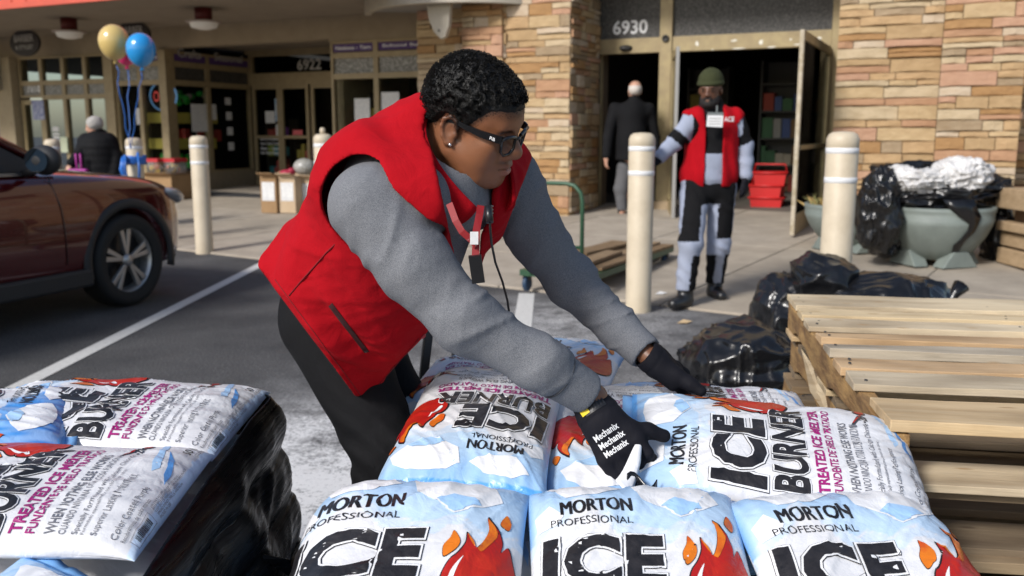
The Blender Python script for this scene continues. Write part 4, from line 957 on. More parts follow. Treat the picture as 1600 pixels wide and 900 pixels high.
def pallet(c, rz, label, woods, seed, top=True):
    r_ = random.Random(seed); o = thing('wood_pallet', label, 'pallet', c, rz, 'stacked wooden pallets'); Wp = 1.22; D = 1.27 if seed > 70 else 1.48; h = .138
    # local x along slats (0 = left edge), y from the near end backwards; z = 0 at its underside
    edges = [(0.0, .160), (.255, .345), (.395, .485), (.530, .620), (.672, .762), (.810, .895), (.945, 1.035), (1.085, 1.27)] if top else [(0, .14), (.26, .37), (.5, .61), (.74, .85), (.97, 1.08), (1.14, 1.27)]
    for (a, b) in edges:
        a *= D / 1.27; b *= D / 1.27; q = MB(); x0 = r_.uniform(-.012, .004); nx = 6; y0, y1 = a + r_.uniform(0, .004), b - r_.uniform(0, .004); zt_ = h + r_.uniform(-.007, .004); cup = r_.uniform(-.006, .006)
        n_ = 9; vs = []
        for i in range(n_):
            x = x0 + (Wp - x0) * i / (n_ - 1); jj = [r_.uniform(-.003, .003) for _ in range(4)]
            vs += [(x, y0 + jj[0], zt_ - .021), (x, y0 + jj[0], zt_ + jj[2] * .5 + cup * (i / 4 - 1)), (x, y1 + jj[1], zt_ + jj[3] * .5 - cup * (i / 4 - 1)), (x, y1 + jj[1], zt_ - .021)]
        fs = [(i * 4 + k, i * 4 + (k + 1) % 4, i * 4 + 4 + (k + 1) % 4, i * 4 + 4 + k) for i in range(n_ - 1) for k in range(4)] + [(3, 2, 1, 0), tuple((n_ - 1) * 4 + k for k in range(4))]
        q.add(vs, fs); q.build('slat', r_.choice(woods), o, world=False, bevel=.002)
    if top:
        nq = MB()
        for (a, b) in edges:
            for x in (.025, Wp / 2, Wp - .02):
                for f_ in (.3, .7): nq.lathe([(.001, .0015), (.0035, .0015), (.004, -.002)], (x + r_.uniform(-.008, .008), (a + (b - a) * f_) * D / 1.27, h + .0005), 7)
        tag(nq.build('nail_heads', M_DARKM, o, world=False), kind='stuff')
    for i, x in enumerate((.022, Wp / 2, Wp - .02)):
        n_ = 14; vs = []
        for k in range(n_):
            y = .004 + (D - .01) * k / (n_ - 1); j1, j2 = r_.uniform(-.006, .006), r_.uniform(-.006, .004)
            zlo = .019 + (.028 if (3 <= k <= 5 or 9 <= k <= 11) else 0)
            vs += [(x - .02 + j1, y, zlo), (x - .02 + j2, y, h - .0225), (x + .02, y, h - .0225), (x + .02, y, zlo)]
        fs = [(k * 4 + a, k * 4 + (a + 1) % 4, k * 4 + 4 + (a + 1) % 4, k * 4 + 4 + a) for k in range(n_ - 1) for a in range(4)] + [(3, 2, 1, 0), tuple((n_ - 1) * 4 + a for a in range(4))]
        q = MB(); q.add(vs, fs); q.build('stringer', WOODEND if i == 0 else r_.choice(woods), o, world=False, bevel=.003)
    for (a, b) in ((0, .14), (D * .45, D * .55), (D - .15, D - .005)):
        q = MB(); q.box((Wp / 2, (a + b) / 2, .0085), (Wp, b - a, .017)); q.build('bottom_slat', r_.choice(woods), o, world=False, bevel=.002)
    return o
ztop = .745
for i in range(5):
    z = ztop - .138 - .1405 * i; dx = 0 if i == 0 else random.uniform(-.0, .035); dy = 0 if i == 0 else random.uniform(-.01, .05)
    names = ('pale new wooden pallet on top of the stack with bright slats', 'second wooden pallet from the top of the stack, shaded brown', 'third wooden pallet from the top of the stack', 'fourth wooden pallet from the top of the stack', 'fifth wooden pallet from the top of the stack', 'bottom wooden pallet of the stack on the asphalt')
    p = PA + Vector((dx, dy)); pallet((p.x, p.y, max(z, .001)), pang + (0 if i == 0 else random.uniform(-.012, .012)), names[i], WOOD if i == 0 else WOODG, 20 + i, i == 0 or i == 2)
# splintered off-cut leaning on the left of the stack
o = thing('broken_board', 'splintered pale board leaning against the left side of the pallets', 'board', (.86, 2.6, .3)); q = MB()
a_ = P(1252, 545, 2.85); b_2 = P(1285, 640, 2.42); up_ = Vector((0, 0, 1)); q.prism([a_, a_ + Vector((.03, .02, -.03)), b_2 + Vector((.06, .02, 0)), b_2 + Vector((.02, 0, -.03)), b_2.lerp(a_, .35) + Vector((-.012, 0, -.015))], (.012, .03, .0)); q.build('board', WOOD[1], o)

# ================================================================== hand truck
M_BLK = mat('black_steel', (.012, .012, .013), .35, spec=.6)
ht = thing('hand_truck', 'black steel hand truck standing behind the pile of bags', 'hand truck', (-.22, 2.75, 0))
pA0, pA1 = P(672, 498, 2.66), P(656, 640, 2.62); pB0, pB1 = P(715, 520, 3.02), P(709, 600, 3.0)
def ext(a, b, z): k = (z - a.z) / (b.z - a.z); return a + (b - a) * k
for a, b in ((pA0, pA1), (pB0, pB1)):
    d = (b - a).normalized(); q = MB(); e0, e1 = ext(a, b, .80 if a is pA0 else .78), ext(a, b, .10); rot = Vector((0, 0, 1)).rotation_difference(d).to_matrix(); q.box((e0 + e1) / 2, (.026, .026, (e1 - e0).length), rot); q.build('rail', M_BLK, ht, bevel=.004)
for z in (.18, .5):
    e0, e1 = ext(pA0, pA1, z), ext(pB0, pB1, z); q = MB(); q.tube([e0, e1], .010, 8); q.build('crossbar', M_BLK, ht)
e0, e1 = ext(pA0, pA1, .12), ext(pB0, pB1, .12); ax = (e1 - e0).normalized()
for e, s in ((e0, -1), (e1, 1)):
    q = MB(); q.lathe([(.02, -.025), (.07, -.025), (.105, -.018), (.115, 0), (.105, .018), (.07, .025), (.02, .025)], (e.x + ax.x * .06 * s, e.y + ax.y * .06 * s, .116), 24, 0, ax); q.build('wheel', M_DARKM, ht)
# litter
for (px, py, s, lab, m) in ((1033, 460, .05, 'scrap of white paper on the pavement by the worker boots', M_PAPER), (1070, 505, .055, 'splinter of brown wood on the asphalt by the trash bag', WOOD[2])):
    c = GS(px, py) if py < 480 else PZ(px, py, .003); q = MB(); q.add([c + Vector((-s, -s * .3, .004)), c + Vector((s * .2, -s * .5, .006)), c + Vector((s, s * .2, .01)), c + Vector((-s * .1, s * .5, .02))], [(0, 1, 2), (0, 2, 3)]); o = q.build('litter_scrap', m); tag(o, lab, 'litter'); sm = o.modifiers.new('t', 'SOLIDIFY'); sm.thickness = .003

# ================================================================== red car
M_CAR = mat('car_red', (.075, .003, .005), .2, metal=.25, coat=1.0, spec=.5)
M_CLAD = mat('car_cladding', (.018, .018, .019), .6); M_TYRE = mat('tyre', (.010, .010, .010), .75, bump=.2, bscale=60); M_RIM = mat('rim_silver', (.46, .44, .42), .35, metal=.75)
M_CGL = mat('car_glass', (.010, .022, .022), .04, spec=.9, coat=.6)
wc = PZ(212, 478, 0)
car = thing('parked_car', 'dark red sport utility car parked nose towards the bollards at the left', 'car', (wc.x, wc.y, 0), R(90 - 20))
RW = .355
def station(x, ins, sh, ce, bot=.24, sw=.09):
    w = .92
    half = [(ins + .12, bot), (ins + .03, bot + .05), (ins, .42), (ins - .006, .60), (ins + .004, .78), (ins + .03, sh - .055), (ins + sw, sh), (ins + sw + .22, sh + (ce - sh) * .55), (w, ce)]
    return [(x, y, z) for y, z in half] + [(x, 2 * w - y, z) for y, z in reversed(half[:-1])]
sts = [station(.87, .42, .72, .78, .34), station(.80, .22, .80, .84, .28), station(.62, .075, .90, .94, .25), station(.38, .018, .955, 1.0), station(.1, .0, .985, 1.035), station(-.3, -.004, 1.01, 1.075), station(-.70, 0.0, 1.03, 1.11), station(-1.2, .0, 1.03, 1.11), station(-1.9, .0, 1.035, 1.11), station(-2.6, .005, 1.05, 1.11), station(-3.1, .03, 1.06, 1.11), station(-3.45, .10, 1.05, 1.10), station(-3.62, .22, .98, 1.0, .32)]
n_ = len(sts[0]); q = MB(); vs = [p for s in sts for p in s]
fs = [(i * n_ + k, (i + 1) * n_ + k, (i + 1) * n_ + k + 1, i * n_ + k + 1) for i in range(len(sts) - 1) for k in range(n_ - 1)] + [(i * n_ + n_ - 1, (i + 1) * n_ + n_ - 1, (i + 1) * n_, i * n_) for i in range(len(sts) - 1)]
fs += [tuple(range(n_)), tuple(reversed(range((len(sts) - 1) * n_, len(sts) * n_)))]
q.add(vs, fs, 0, True)
tmp = q.build('body_tmp', M_CAR); ss = tmp.modifiers.new('s', 'SUBSURF'); ss.levels = 2; ss.render_levels = 2
cut = MB()
for x in (0, -2.66):
    cut.lathe([(.001, -.5), (.40, -.5), (.40, .30), (.001, .30)], (x, 0, RW), 32, 0, (0, 1, 0)); cut.lathe([(.001, -.3), (.40, -.3), (.40, .5), (.001, .5)], (x, 1.84, RW), 32, 0, (0, 1, 0))
ct = cut.build('cut_tmp', M_CLAD); bo = tmp.modifiers.new('b', 'BOOLEAN'); bo.object = ct; bo.operation = 'DIFFERENCE'; bo.solver = 'EXACT'
dg = bpy.context.evaluated_depsgraph_get(); me = bpy.data.meshes.new_from_object(tmp.evaluated_get(dg)); bpy.data.objects.remove(tmp); bpy.data.objects.remove(ct)
me.materials.clear(); me.materials.append(M_CAR); me.materials.append(M_CLAD)
for p in me.polygons:
    c = p.center; n = p.normal
    p.use_smooth = True
    p.material_index = 1 if (math.hypot(c.x, c.z - RW) < .395 and abs(c.y - .92) < .95 and abs(c.y - .92) > .55) or (math.hypot(c.x + 2.66, c.z - RW) < .395) else 0
link('body', me, [M_CAR, M_CLAD], car)
for x, front in ((0, True), (-2.66, False)):
    for y, s in ((.0, -1), (1.84, 1)):
        q = MB(); yy = y + s * .004; 
        q.grid(lambda u, v: Vector((x + (.395 + .075 * v) * cos(pi * 1.14 * u - .22), yy + s * (.012 - .03 * abs(v - .45)), RW + (.395 + .075 * v) * sin(pi * 1.14 * u - .22))), 28, 4); a_ = q.build('arch_trim', M_CLAD, car, world=False); a_.modifiers.new('t', 'SOLIDIFY').thickness = .02
        wy = y - s * .115; w_o = thing('dummy', None, None) if False else None
        q = MB(); q.lathe([(.245, -.10), (.30, -.115), (.335, -.11), (.352, -.085), (.355, -.04), (.355, .04), (.352, .085), (.335, .11), (.30, .115), (.245, .10), (.245, -.10)], (x, wy, RW), 44, 0, (0, 1, 0)); ty = q.build('wheel', M_TYRE, car, world=False)
        oy = wy + s * .085
        q = MB(); q.lathe([(.25, 0), (.238, -.012 * s), (.225, -.05 * s), (.225, -.12 * s)], (x, oy, RW), 40, 0, (0, 1, 0)); rim = q.build('rim', M_RIM, car, world=False); rim.parent = ty
        q = MB(); q.lathe([(.001, 0), (.225, 0)], (x, oy - s * .09, RW), 30, 0, (0, 1, 0)); hb = q.build('rim_back', M_BLK, car, world=False); hb.parent = ty
        for k in range(5):
            for da in (-.16, .16):
                a = 2 * pi * k / 5 + .33; a1_ = a + da; q = MB(); d0 = Vector((cos(a + da * .45), 0, sin(a + da * .45))); d1 = Vector((cos(a1_), 0, sin(a1_))); t = Vector((-sin(a), 0, cos(a)))
                c0 = Vector((x, oy - s * .012, RW)); q.prism([c0 + d0 * .045 - t * .012, c0 + d1 * .238 - t * .022, c0 + d1 * .238 + t * .022, c0 + d0 * .045 + t * .012], (0, -s * .03, 0)); sp = q.build('spoke', M_RIM, car, world=False, bevel=.004); sp.parent = ty
        q = MB(); q.lathe([(.001, .008 * s), (.028, .008 * s), (.045, -.006 * s), (.05, -.02 * s)], (x, oy, RW), 20, 0, (0, 1, 0)); hc = q.build('hub_cap', M_RIM, car, world=False); hc.parent = ty
for y, s in ((0, -1), (1.84, 1)):
    q = MB(); q.box((-1.33, y - s * .03, .285), (1.86, .10, .13)); q.build('sill', M_CLAD, car, world=False, bevel=.02)
    # glasshouse side: window, pillars
    yb, yt = y - s * .10, y - s * .30
    def sp_(x, z): k = (z - 1.03) / .55; return Vector((x, yb + (yt - yb) * k, z))
    q = MB(); q.add([sp_(-1.02, 1.055), sp_(-1.62, 1.50), sp_(-2.02, 1.53), sp_(-2.02, 1.055)], [(0, 1, 2, 3)]); q.build('side_window', M_CGL, car, world=False)
    q = MB(); q.add([sp_(-2.12, 1.055), sp_(-2.12, 1.53), sp_(-2.9, 1.49), sp_(-3.05, 1.10)], [(0, 1, 2, 3)]); q.build('side_window', M_CGL, car, world=False)
    q = MB(); q.prism([sp_(-.60, 1.03), sp_(-.74, 1.055), sp_(-1.0, 1.055), sp_(-1.62, 1.515), sp_(-1.60, 1.585)], (0, s * .012, 0)); q.build('window_corner', M_CLAD, car, world=False)
    q = MB(); q.tube([sp_(-.55, 1.05) + Vector((0, 0, .01)), sp_(-1.1, 1.35), sp_(-1.62, 1.59), sp_(-2.4, 1.63), sp_(-3.1, 1.55), sp_(-3.45, 1.15)], [.03, .035, .04, .04, .04, .05], 10); q.build('roof_rail', M_CAR, car, world=False)
    q = MB(); q.box((-1.9, yb + s * .012, 1.04), (2.3, .012, .022)); q.build('window_trim', mat('chrome_trim', (.35, .35, .36), .3, metal=.8), car, world=False)
    # mirror
    mc = Vector((-.86, y + s * .13, 1.135)); q = MB(); q.ell(mc, (.075, .125, .10), 20, 14); mi_ = q.build('mirror', M_CLAD, car, world=False)
    q = MB(); q.lathe([(.001, 0), (.078, 0)], mc + Vector((-.071, 0, 0)), 24, 0, (-1, 0, 0)); gl = q.build('mirror_glass', mat('mirror_glass', (.55, .6, .6), .03, metal=1.), car, world=False); gl.parent = mi_; gl.scale = (1, 1.25, 1); gl.location = (0, -mc.y * .25, 0)
    q = MB(); q.tube([mc + Vector((.0, -s * .03, -.05)), Vector((-.84, y - s * .07, 1.045))], .03, 8); st_ = q.build('mirror_stalk', M_CLAD, car, world=False); st_.parent = mi_
    # door outline and handle
    q = MB()
    for x0, x1 in ((-.62, -1.78), (-1.80, -2.6)): q.tube([(x0, y - s * .006 + s * .009, .40), (x0, y + s * .011, .62), (x0 - .01, y - s * .0, .80), (x0 - .06, y - s * .05, 1.02)], .004, 4)
    q.build('door_gap', M_BLK, car, world=False)
    q = MB(); q.tube([(-1.5, y + s * .01, .86), (-1.53, y + s * .035, .865), (-1.66, y + s * .035, .868), (-1.69, y + s * .01, .865)], .011, 8); q.build('door_handle', M_CAR, car, world=False)
    hl = MB(); hl.ell((.66, y - s * .17, .80), (.20, .10, .06), 18, 12, Euler((0, .25, -s * .5)).to_matrix()); hl.build('headlight', mat('headlight', (.25, .25, .26), .08, spec=.8, coat=.5), car, world=False)
q = MB(); q.grid(lambda u, v: Vector((-1.5 - 1.7 * v, .92 + (u - .5) * 1.30, 1.60 + .06 * (1 - (2 * u - 1) ** 2) + .04 * sin(pi * v))), 10, 10); ro = q.build('roof', M_CAR, car, world=False); ro.modifiers.new('t', 'SOLIDIFY').thickness = .03
q = MB(); q.grid(lambda u, v: Vector((-.62 - .92 * v, .92 + (u - .5) * (1.58 - .26 * v), 1.08 + .53 * v - .12 * (1 - (2 * u - 1) ** 2) * 0)), 6, 6); q.build('windscreen', M_CGL, car, world=False)
q = MB(); q.box((.86, .92, .55), (.06, .8, .2)); q.build('grille', M_CLAD, car, world=False, bevel=.02)
q = MB(); q.box((.76, .92, .30), (.12, 1.3, .08)); q.build('lower_bumper', M_CLAD, car, world=False, bevel=.03)
q = MB(); q.box((-1.9, .92, .75), (2.2, 1.5, .5)); q.build('seats', M_IN, car, world=False)

def window_goods(t0, t1, d0, zs_, seed, label):
    r_ = random.Random(seed); u = thing('display_shelf', label, 'shelf', fp((t0 + t1) / 2, d0 + .1, .2), group='goods displayed behind the shop windows'); q = MB()
    for z in zs_: q.fbox(t0, t1, d0, d0 + .3, z - .025, z)
    q.fbox(t0 - .02, t0, d0, d0 + .3, .2, zs_[-1] + .4); q.fbox(t1, t1 + .02, d0, d0 + .3, .2, zs_[-1] + .4); q.build('rack', mat('rack_brown', (.09, .07, .05), .7), u); q = MB()
    for z in zs_:
        x = t0 + .02; k = r_.randrange(len(GB))
        while x < t1 - .1:
            w = r_.uniform(.06, .16); h = r_.uniform(.10, .30); k = k if r_.random() < .6 else r_.randrange(len(GB)); q.fbox(x, x + w * .9, d0 + r_.uniform(0, .05), d0 + .28, z, z + h, k); x += w
    tag(q.build('goods', GB, u), kind='stuff')
GB = [mat('bright_%d' % i, c, .5) for i, c in enumerate(((.30, .08, .42), (.45, .55, .08), (.65, .12, .10), (.10, .40, .45), (.65, .50, .12), (.60, .58, .55), (.55, .20, .40)))]
window_goods(tJ + .1, tK - .02, D3 + .25, (.5, .85, 1.2), 3, 'shelf of purple and green goods behind the 6922 door')
window_goods(tK + .1, tLk, D3 + .3, (.45, .8), 4, 'low shelf of goods behind the middle shop door')
window_goods(tN0 + .25, tN1 - .2, D1 + .7, (.9, 1.25, 1.6), 6, 'shelf of craft goods inside the notions window')
window_goods(tBar1 + .3, tCor - 1.1, D1 + .5, (.5, .85, 1.2, 1.55), 7, 'shelf of goods in the window right of the barber shop')
# ================================================================== bags of ice melt
def crinkle(m):
    N, L, b = nodes(m); tc = N.new('ShaderNodeTexCoord'); mp = N.new('ShaderNodeMapping'); mp.inputs['Scale'].default_value = (1, 1, 1); L.new(tc.outputs['Object'], mp.inputs[0])
    n1 = N.new('ShaderNodeTexNoise'); n1.inputs['Scale'].default_value = 16; n1.inputs['Detail'].default_value = 5; n1.inputs['Distortion'].default_value = 1.6; L.new(mp.outputs[0], n1.inputs[0])
    v = N.new('ShaderNodeTexVoronoi'); v.feature = 'DISTANCE_TO_EDGE'; v.inputs['Scale'].default_value = 13; n0 = N.new('ShaderNodeTexNoise'); n0.inputs['Scale'].default_value = 7; L.new(tc.outputs['Object'], n0.inputs[0])
    mx = N.new('ShaderNodeMix'); mx.data_type = 'RGBA'; mx.inputs[0].default_value = .35; L.new(mp.outputs[0], mx.inputs[6]); L.new(n0.outputs[1], mx.inputs[7]); L.new(mx.outputs[2], v.inputs['Vector'])
    r = N.new('ShaderNodeMath'); r.operation = 'MULTIPLY'; r.use_clamp = True; r.inputs[1].default_value = 5; L.new(v.outputs['Distance'], r.inputs[0])
    b1 = N.new('ShaderNodeBump'); b1.inputs['Strength'].default_value = .30; b1.inputs['Distance'].default_value = .010; L.new(n1.outputs[0], b1.inputs['Height'])
    b2 = N.new('ShaderNodeBump'); b2.inputs['Strength'].default_value = .22; b2.inputs['Distance'].default_value = .003; L.new(r.outputs[0], b2.inputs['Height']); L.new(b1.outputs[0], b2.inputs['Normal'])
    n3 = N.new('ShaderNodeTexNoise'); n3.inputs['Scale'].default_value = 170; n3.inputs['Detail'].default_value = 1; L.new(tc.outputs['Object'], n3.inputs[0]); b3 = N.new('ShaderNodeBump'); b3.inputs['Strength'].default_value = .16; b3.inputs['Distance'].default_value = .002; L.new(n3.outputs[0], b3.inputs['Height']); L.new(b2.outputs[0], b3.inputs['Normal'])
    L.new(b3.outputs[0], b.inputs['Normal'])
BW, BL, BT = .345, .545, .100          # filled width, length, thickness
def bag_mat():
    m = mat('bag_plastic', (.72, .72, .73), .32, spec=.45); N, L, b = nodes(m)
    a = N.new('ShaderNodeVertexColor'); a.layer_name = 'print'; L.new(a.outputs[0], b.inputs['Base Color']); return m
M_BAG = bag_mat()
PM = {'k': mat('ink_black', (.012, .011, .012), .32, col2=(.03, .027, .028), scale=30, bump=.2, bscale=50, bdist=.004), 'w': mat('ink_white', (.82, .82, .83), .4), 'g': mat('ink_grey', (.16, .16, .18), .4), 'm': mat('ink_magenta', (.33, .015, .16), .4),
      'd': mat('ink_dark', (.045, .045, .055), .4), 'r': mat('ink_red', (.40, .010, .010), .35, col2=(.50, .030, .010), scale=8), 'o': mat('ink_orange', (.70, .18, .012), .35, col2=(.56, .07, .010), scale=14, lo=.45, hi=.6),
      'b': mat('ink_blue', (.10, .30, .66), .4), 'l': mat('ink_lightblue', (.36, .58, .85), .4, col2=(.44, .65, .88), scale=12), 't': mat('ink_black_outline', (.02, .018, .02), .4)}
for m_ in list(PM.values()) + [M_BAG]: crinkle(m_); nodes(m_)[2].inputs['Roughness'].default_value = .31
PKEYS = list(PM); PIDX = {k: i for i, k in enumerate(PKEYS)}; PLIST = [PM[k] for k in PKEYS]

class Bag:
    """a filled pillow bag: (a, b) in -1..1 across and along (b = +1 is the head with the maker's name)"""
    def __init__(s, c, up, seed, pitch=0., roll=0., droop=(), T=BT, W=BW, Ln=BL, lift=0., sag=0.):
        s.c = Vector(c); s.seed = seed; s.T = T; s.W = W; s.L = Ln; s.droop = droop; s.sag = sag
        up = Vector((up[0], up[1], 0)).normalized(); rt = Vector((up.y, -up.x, 0)); z = Vector((0, 0, 1))
        # pitch: tilt about the world X axis towards the viewer, roll: about world Y
        q = Matrix.Rotation(pitch, 3, 'X') @ Matrix.Rotation(roll, 3, 'Y')
        s.M = np.array((q @ Matrix((rt, up, z)).transposed()))
    def local(s, a, b, side=1.0):
        a = np.asarray(a, float); b = np.asarray(b, float); o = s.seed * 3.7
        # outline: pulled-in sides, ears at the corners
        x = a * s.W / 2 * (1 - .035 * (1 - b ** 2) + .03 * np.abs(b) ** 6); y = b * s.L / 2 * (1 - .03 * (1 - a ** 2) ** 2)
        pa = np.clip(1 - np.abs(a) ** 3.0, 0, 1) ** .50; pb = np.clip(1 - np.abs(b) ** 5.5, 0, 1) ** .60
        h = s.T * .5 * pa * pb
        edge = np.clip(np.maximum(np.abs(a) ** 6, np.abs(b) ** 8), 0, 1)
        n = vnoise(x + o, y - o, 0 * x + o, 9) * .016 + vnoise(x + o, y - o, 0 * x + o, 22) * .006
        # creases running in from the ends and the corners
        pucker = np.abs(b) ** 5 * np.sin(a * 24 + 5 * vnoise(x * 3 + o, y, 0 * x, 9)) * .0035
        dg1 = (x / s.W - y / s.L * np.sign(o % 2 - 1)); cr = (1 - np.abs(vnoise(dg1 * .35 + o, x * .15, y * .15 + o, 34)) * 6); cr = np.clip(cr, 0, 1) ** 3 * .0045 * (1 - edge)
        z = h * side * (1.0 if side > 0 else .75) + (n * pa * pb + pucker * pb + cr) * (1 if side > 0 else .3)
        for (ax, sg, st, k) in s.droop:
            t = (a if ax == 'a' else b) * sg; e = np.maximum(0, t - st); ln = (s.W if ax == 'a' else s.L) / 2
            th = np.minimum(e * k, 1.5); rr = ln / max(k, 1e-3)
            if ax == 'a':
                x = np.where(e > 0, sg * (st * ln + rr * np.sin(th)) + sg * z * np.sin(th), x); z = np.where(e > 0, z * np.cos(th) - rr * (1 - np.cos(th)), z)
            else:
                y = np.where(e > 0, sg * (st * ln + rr * np.sin(th)) + sg * z * np.sin(th), y); z = np.where(e > 0, z * np.cos(th) - rr * (1 - np.cos(th)), z)
        z = z - s.sag * (x ** 2 + y ** 2)
        return np.stack([x, y, z], -1)
    def world(s, a, b, side=1.0, off=0.0):
        p = s.local(a, b, side)
        if off:
            e = 3e-2; pa = s.local(np.clip(np.asarray(a) + e, -1, 1), b); pb = s.local(a, np.clip(np.asarray(b) + e, -1, 1)); qa = s.local(np.clip(np.asarray(a) - e, -1, 1), b); qb = s.local(a, np.clip(np.asarray(b) - e, -1, 1))
            n = np.cross(pa - qa, pb - qb); n /= np.maximum(np.linalg.norm(n, axis=-1, keepdims=True), 1e-9); p = p + n * off
        return p @ s.M.T + np.array(s.c)

def inpoly(x, y, poly):
    r = np.zeros(x.shape, bool); n = len(poly); j = n - 1
    for i in range(n):
        xi, yi = poly[i]; xj, yj = poly[j]
        c = ((yi > y) != (yj > y)) & (x < (xj - xi) * (y - yi) / (yj - yi + 1e-12) + xi); r ^= c; j = i
    return r
# label layout: s from the left edge (0..1), t from the head (0..1)
BERGS = [[(.06, .10), (.16, .03), (.30, .045), (.44, .02), (.52, .085), (.40, .12), (.28, .16), (.20, .11)], [(.50, .20), (.58, .09), (.72, .055), (.86, .085), (.95, .17), (.86, .21), (.74, .23), (.62, .25)], [(.0, .17), (.08, .13), (.14, .20), (.05, .25)]]
def bag_colours(s, t, seed):
    o = seed * 1.3; n = vnoise(s * 1 + o, t, 0 * s, 7); n2 = vnoise(s + o, t, 0 * s + 3, 28)
    white = np.array((.71, .71, .725)); lb = np.array((.48, .63, .79)); mb = np.array((.22, .43, .72)); db = np.array((.03, .16, .50))
    # blue sky behind ice cliffs: a ragged lower border with peaks
    if seed == 15: lb, mb = np.array((.05, .28, .70)), np.array((.02, .13, .48))
    zig = lambda q, k, a: a * np.abs(((q * k) % 1) - .5) * 2
    peak = .215 + zig(s + .03, 2.1, .055) + zig(s * 1.3 + .4, 3.3, .035) + .010 * n2 - .10 * np.exp(-((s - .27) / .17) ** 2) + .03 * n
    f = np.clip((peak - t) / .010, 0, 1); streak = np.clip(.5 + 1.6 * vnoise(s * .6 + o, t * .22, 0 * s, 60), 0, 1)
    gr = np.clip(t / .20, 0, 1)[:, None]; blue = mb * (1 - gr) + lb * gr; blue = blue * (1 - .40 * streak[:, None]) + np.array((.50, .68, .87)) * (.40 * streak[:, None])
    c = white * (1 - f)[:, None] + blue * f[:, None]
    f2 = (t > peak) & (t < peak + .030 + zig(s, 4.7, .02)); c[f2] = c[f2] * .45 + np.array((.50, .67, .85)) * .55
    e = np.clip((.030 - np.minimum(s, 1 - s)) / .03, 0, 1) * (t < .28); c = c * (1 - e)[:, None] + mb * e[:, None]
    foot = t > .975 + .01 * n2; c[foot] = np.array((.62, .76, .92))
    cap = t < .02; c[cap] = np.array((.10, .36, .78))
    return c
_UVN = (92, 130)
def build_bag(bag, label, prints='full', group='bags of ice melt on the main pile', seam=1):
    o = thing('ice_melt_bag', label, 'bag', tuple(bag.c), group=group); nu, nv = _UVN
    A, Bv = np.meshgrid(np.sin(np.linspace(-1, 1, nu + 1) * pi / 2), np.sin(np.linspace(-1, 1, nv + 1) * pi / 2) * .35 + np.linspace(-1, 1, nv + 1) * .65)
    a = A.ravel(); b = Bv.ravel(); top = bag.world(a, b, 1.0); bot = bag.world(a, b, -1.0); V = np.concatenate([top, bot]); w = nu + 1; K = len(a)
    i, j = np.meshgrid(np.arange(nu), np.arange(nv)); q = (j * w + i).ravel(); Q1 = np.stack([q, q + 1, q + w + 1, q + w], 1); Q2 = np.stack([q, q + w, q + w + 1, q + 1], 1) + K
    ob = mesh_np('sack', V, np.concatenate([Q1, Q2]), M_BAG, o); me = ob.data
    s_ = (a + 1) / 2; t_ = (1 - b) / 2; cols = bag_colours(s_, t_, bag.seed); cols = np.concatenate([cols, np.where(t_[:, None] < .25, np.array((.20, .45, .80)), np.array((.78, .78, .80)))])
    at = me.color_attributes.new('print', 'FLOAT_COLOR', 'POINT'); at.data.foreach_set('color', np.concatenate([cols, np.ones((len(cols), 1))], 1).astype(np.float32).ravel())
    if seam:
        for sg in ((1,) if seam == 1 else (1, -1)):
            aa = np.linspace(-.97, .97, 34); e = bag.world(aa, np.full(34, sg * .999)); inn = bag.world(aa, np.full(34, sg * .93)); mid = bag.world(aa, np.full(34, sg * .999), -1.0); e = (e + mid) / 2; d = e - inn; d[:, 2] *= .15; d /= np.linalg.norm(d, axis=1, keepdims=True)
            ruf = (np.sin(aa * 17 + bag.seed) * .004 + vnoise(aa + bag.seed, aa, aa, 6) * .012)[:, None] * np.array((0, 0, 1.)); VV = np.concatenate([e - d * .006, e + d * .010 + ruf * .6, e + d * .022 + ruf]); ix = np.arange(33); QQ = np.concatenate([np.stack([ix + r * 34, ix + 1 + r * 34, ix + 35 + r * 34, ix + 34 + r * 34], 1) for r in (0, 1)])
            so_ = mesh_np('seam', VV, QQ, mat('seam_plastic', (.74, .76, .80), .4) if sg < 0 else mat('seam_blue', (.22, .46, .80), .4), o); so_.modifiers.new('t', 'SOLIDIFY').thickness = .0015
    if prints: bag_print(bag, o, prints)
    return o
def lay(V, s0, t0, wid=None, hgt=None, align=None):
    """place a text's own coordinates in label units (metres on the flat face): returns s,t"""
    return V
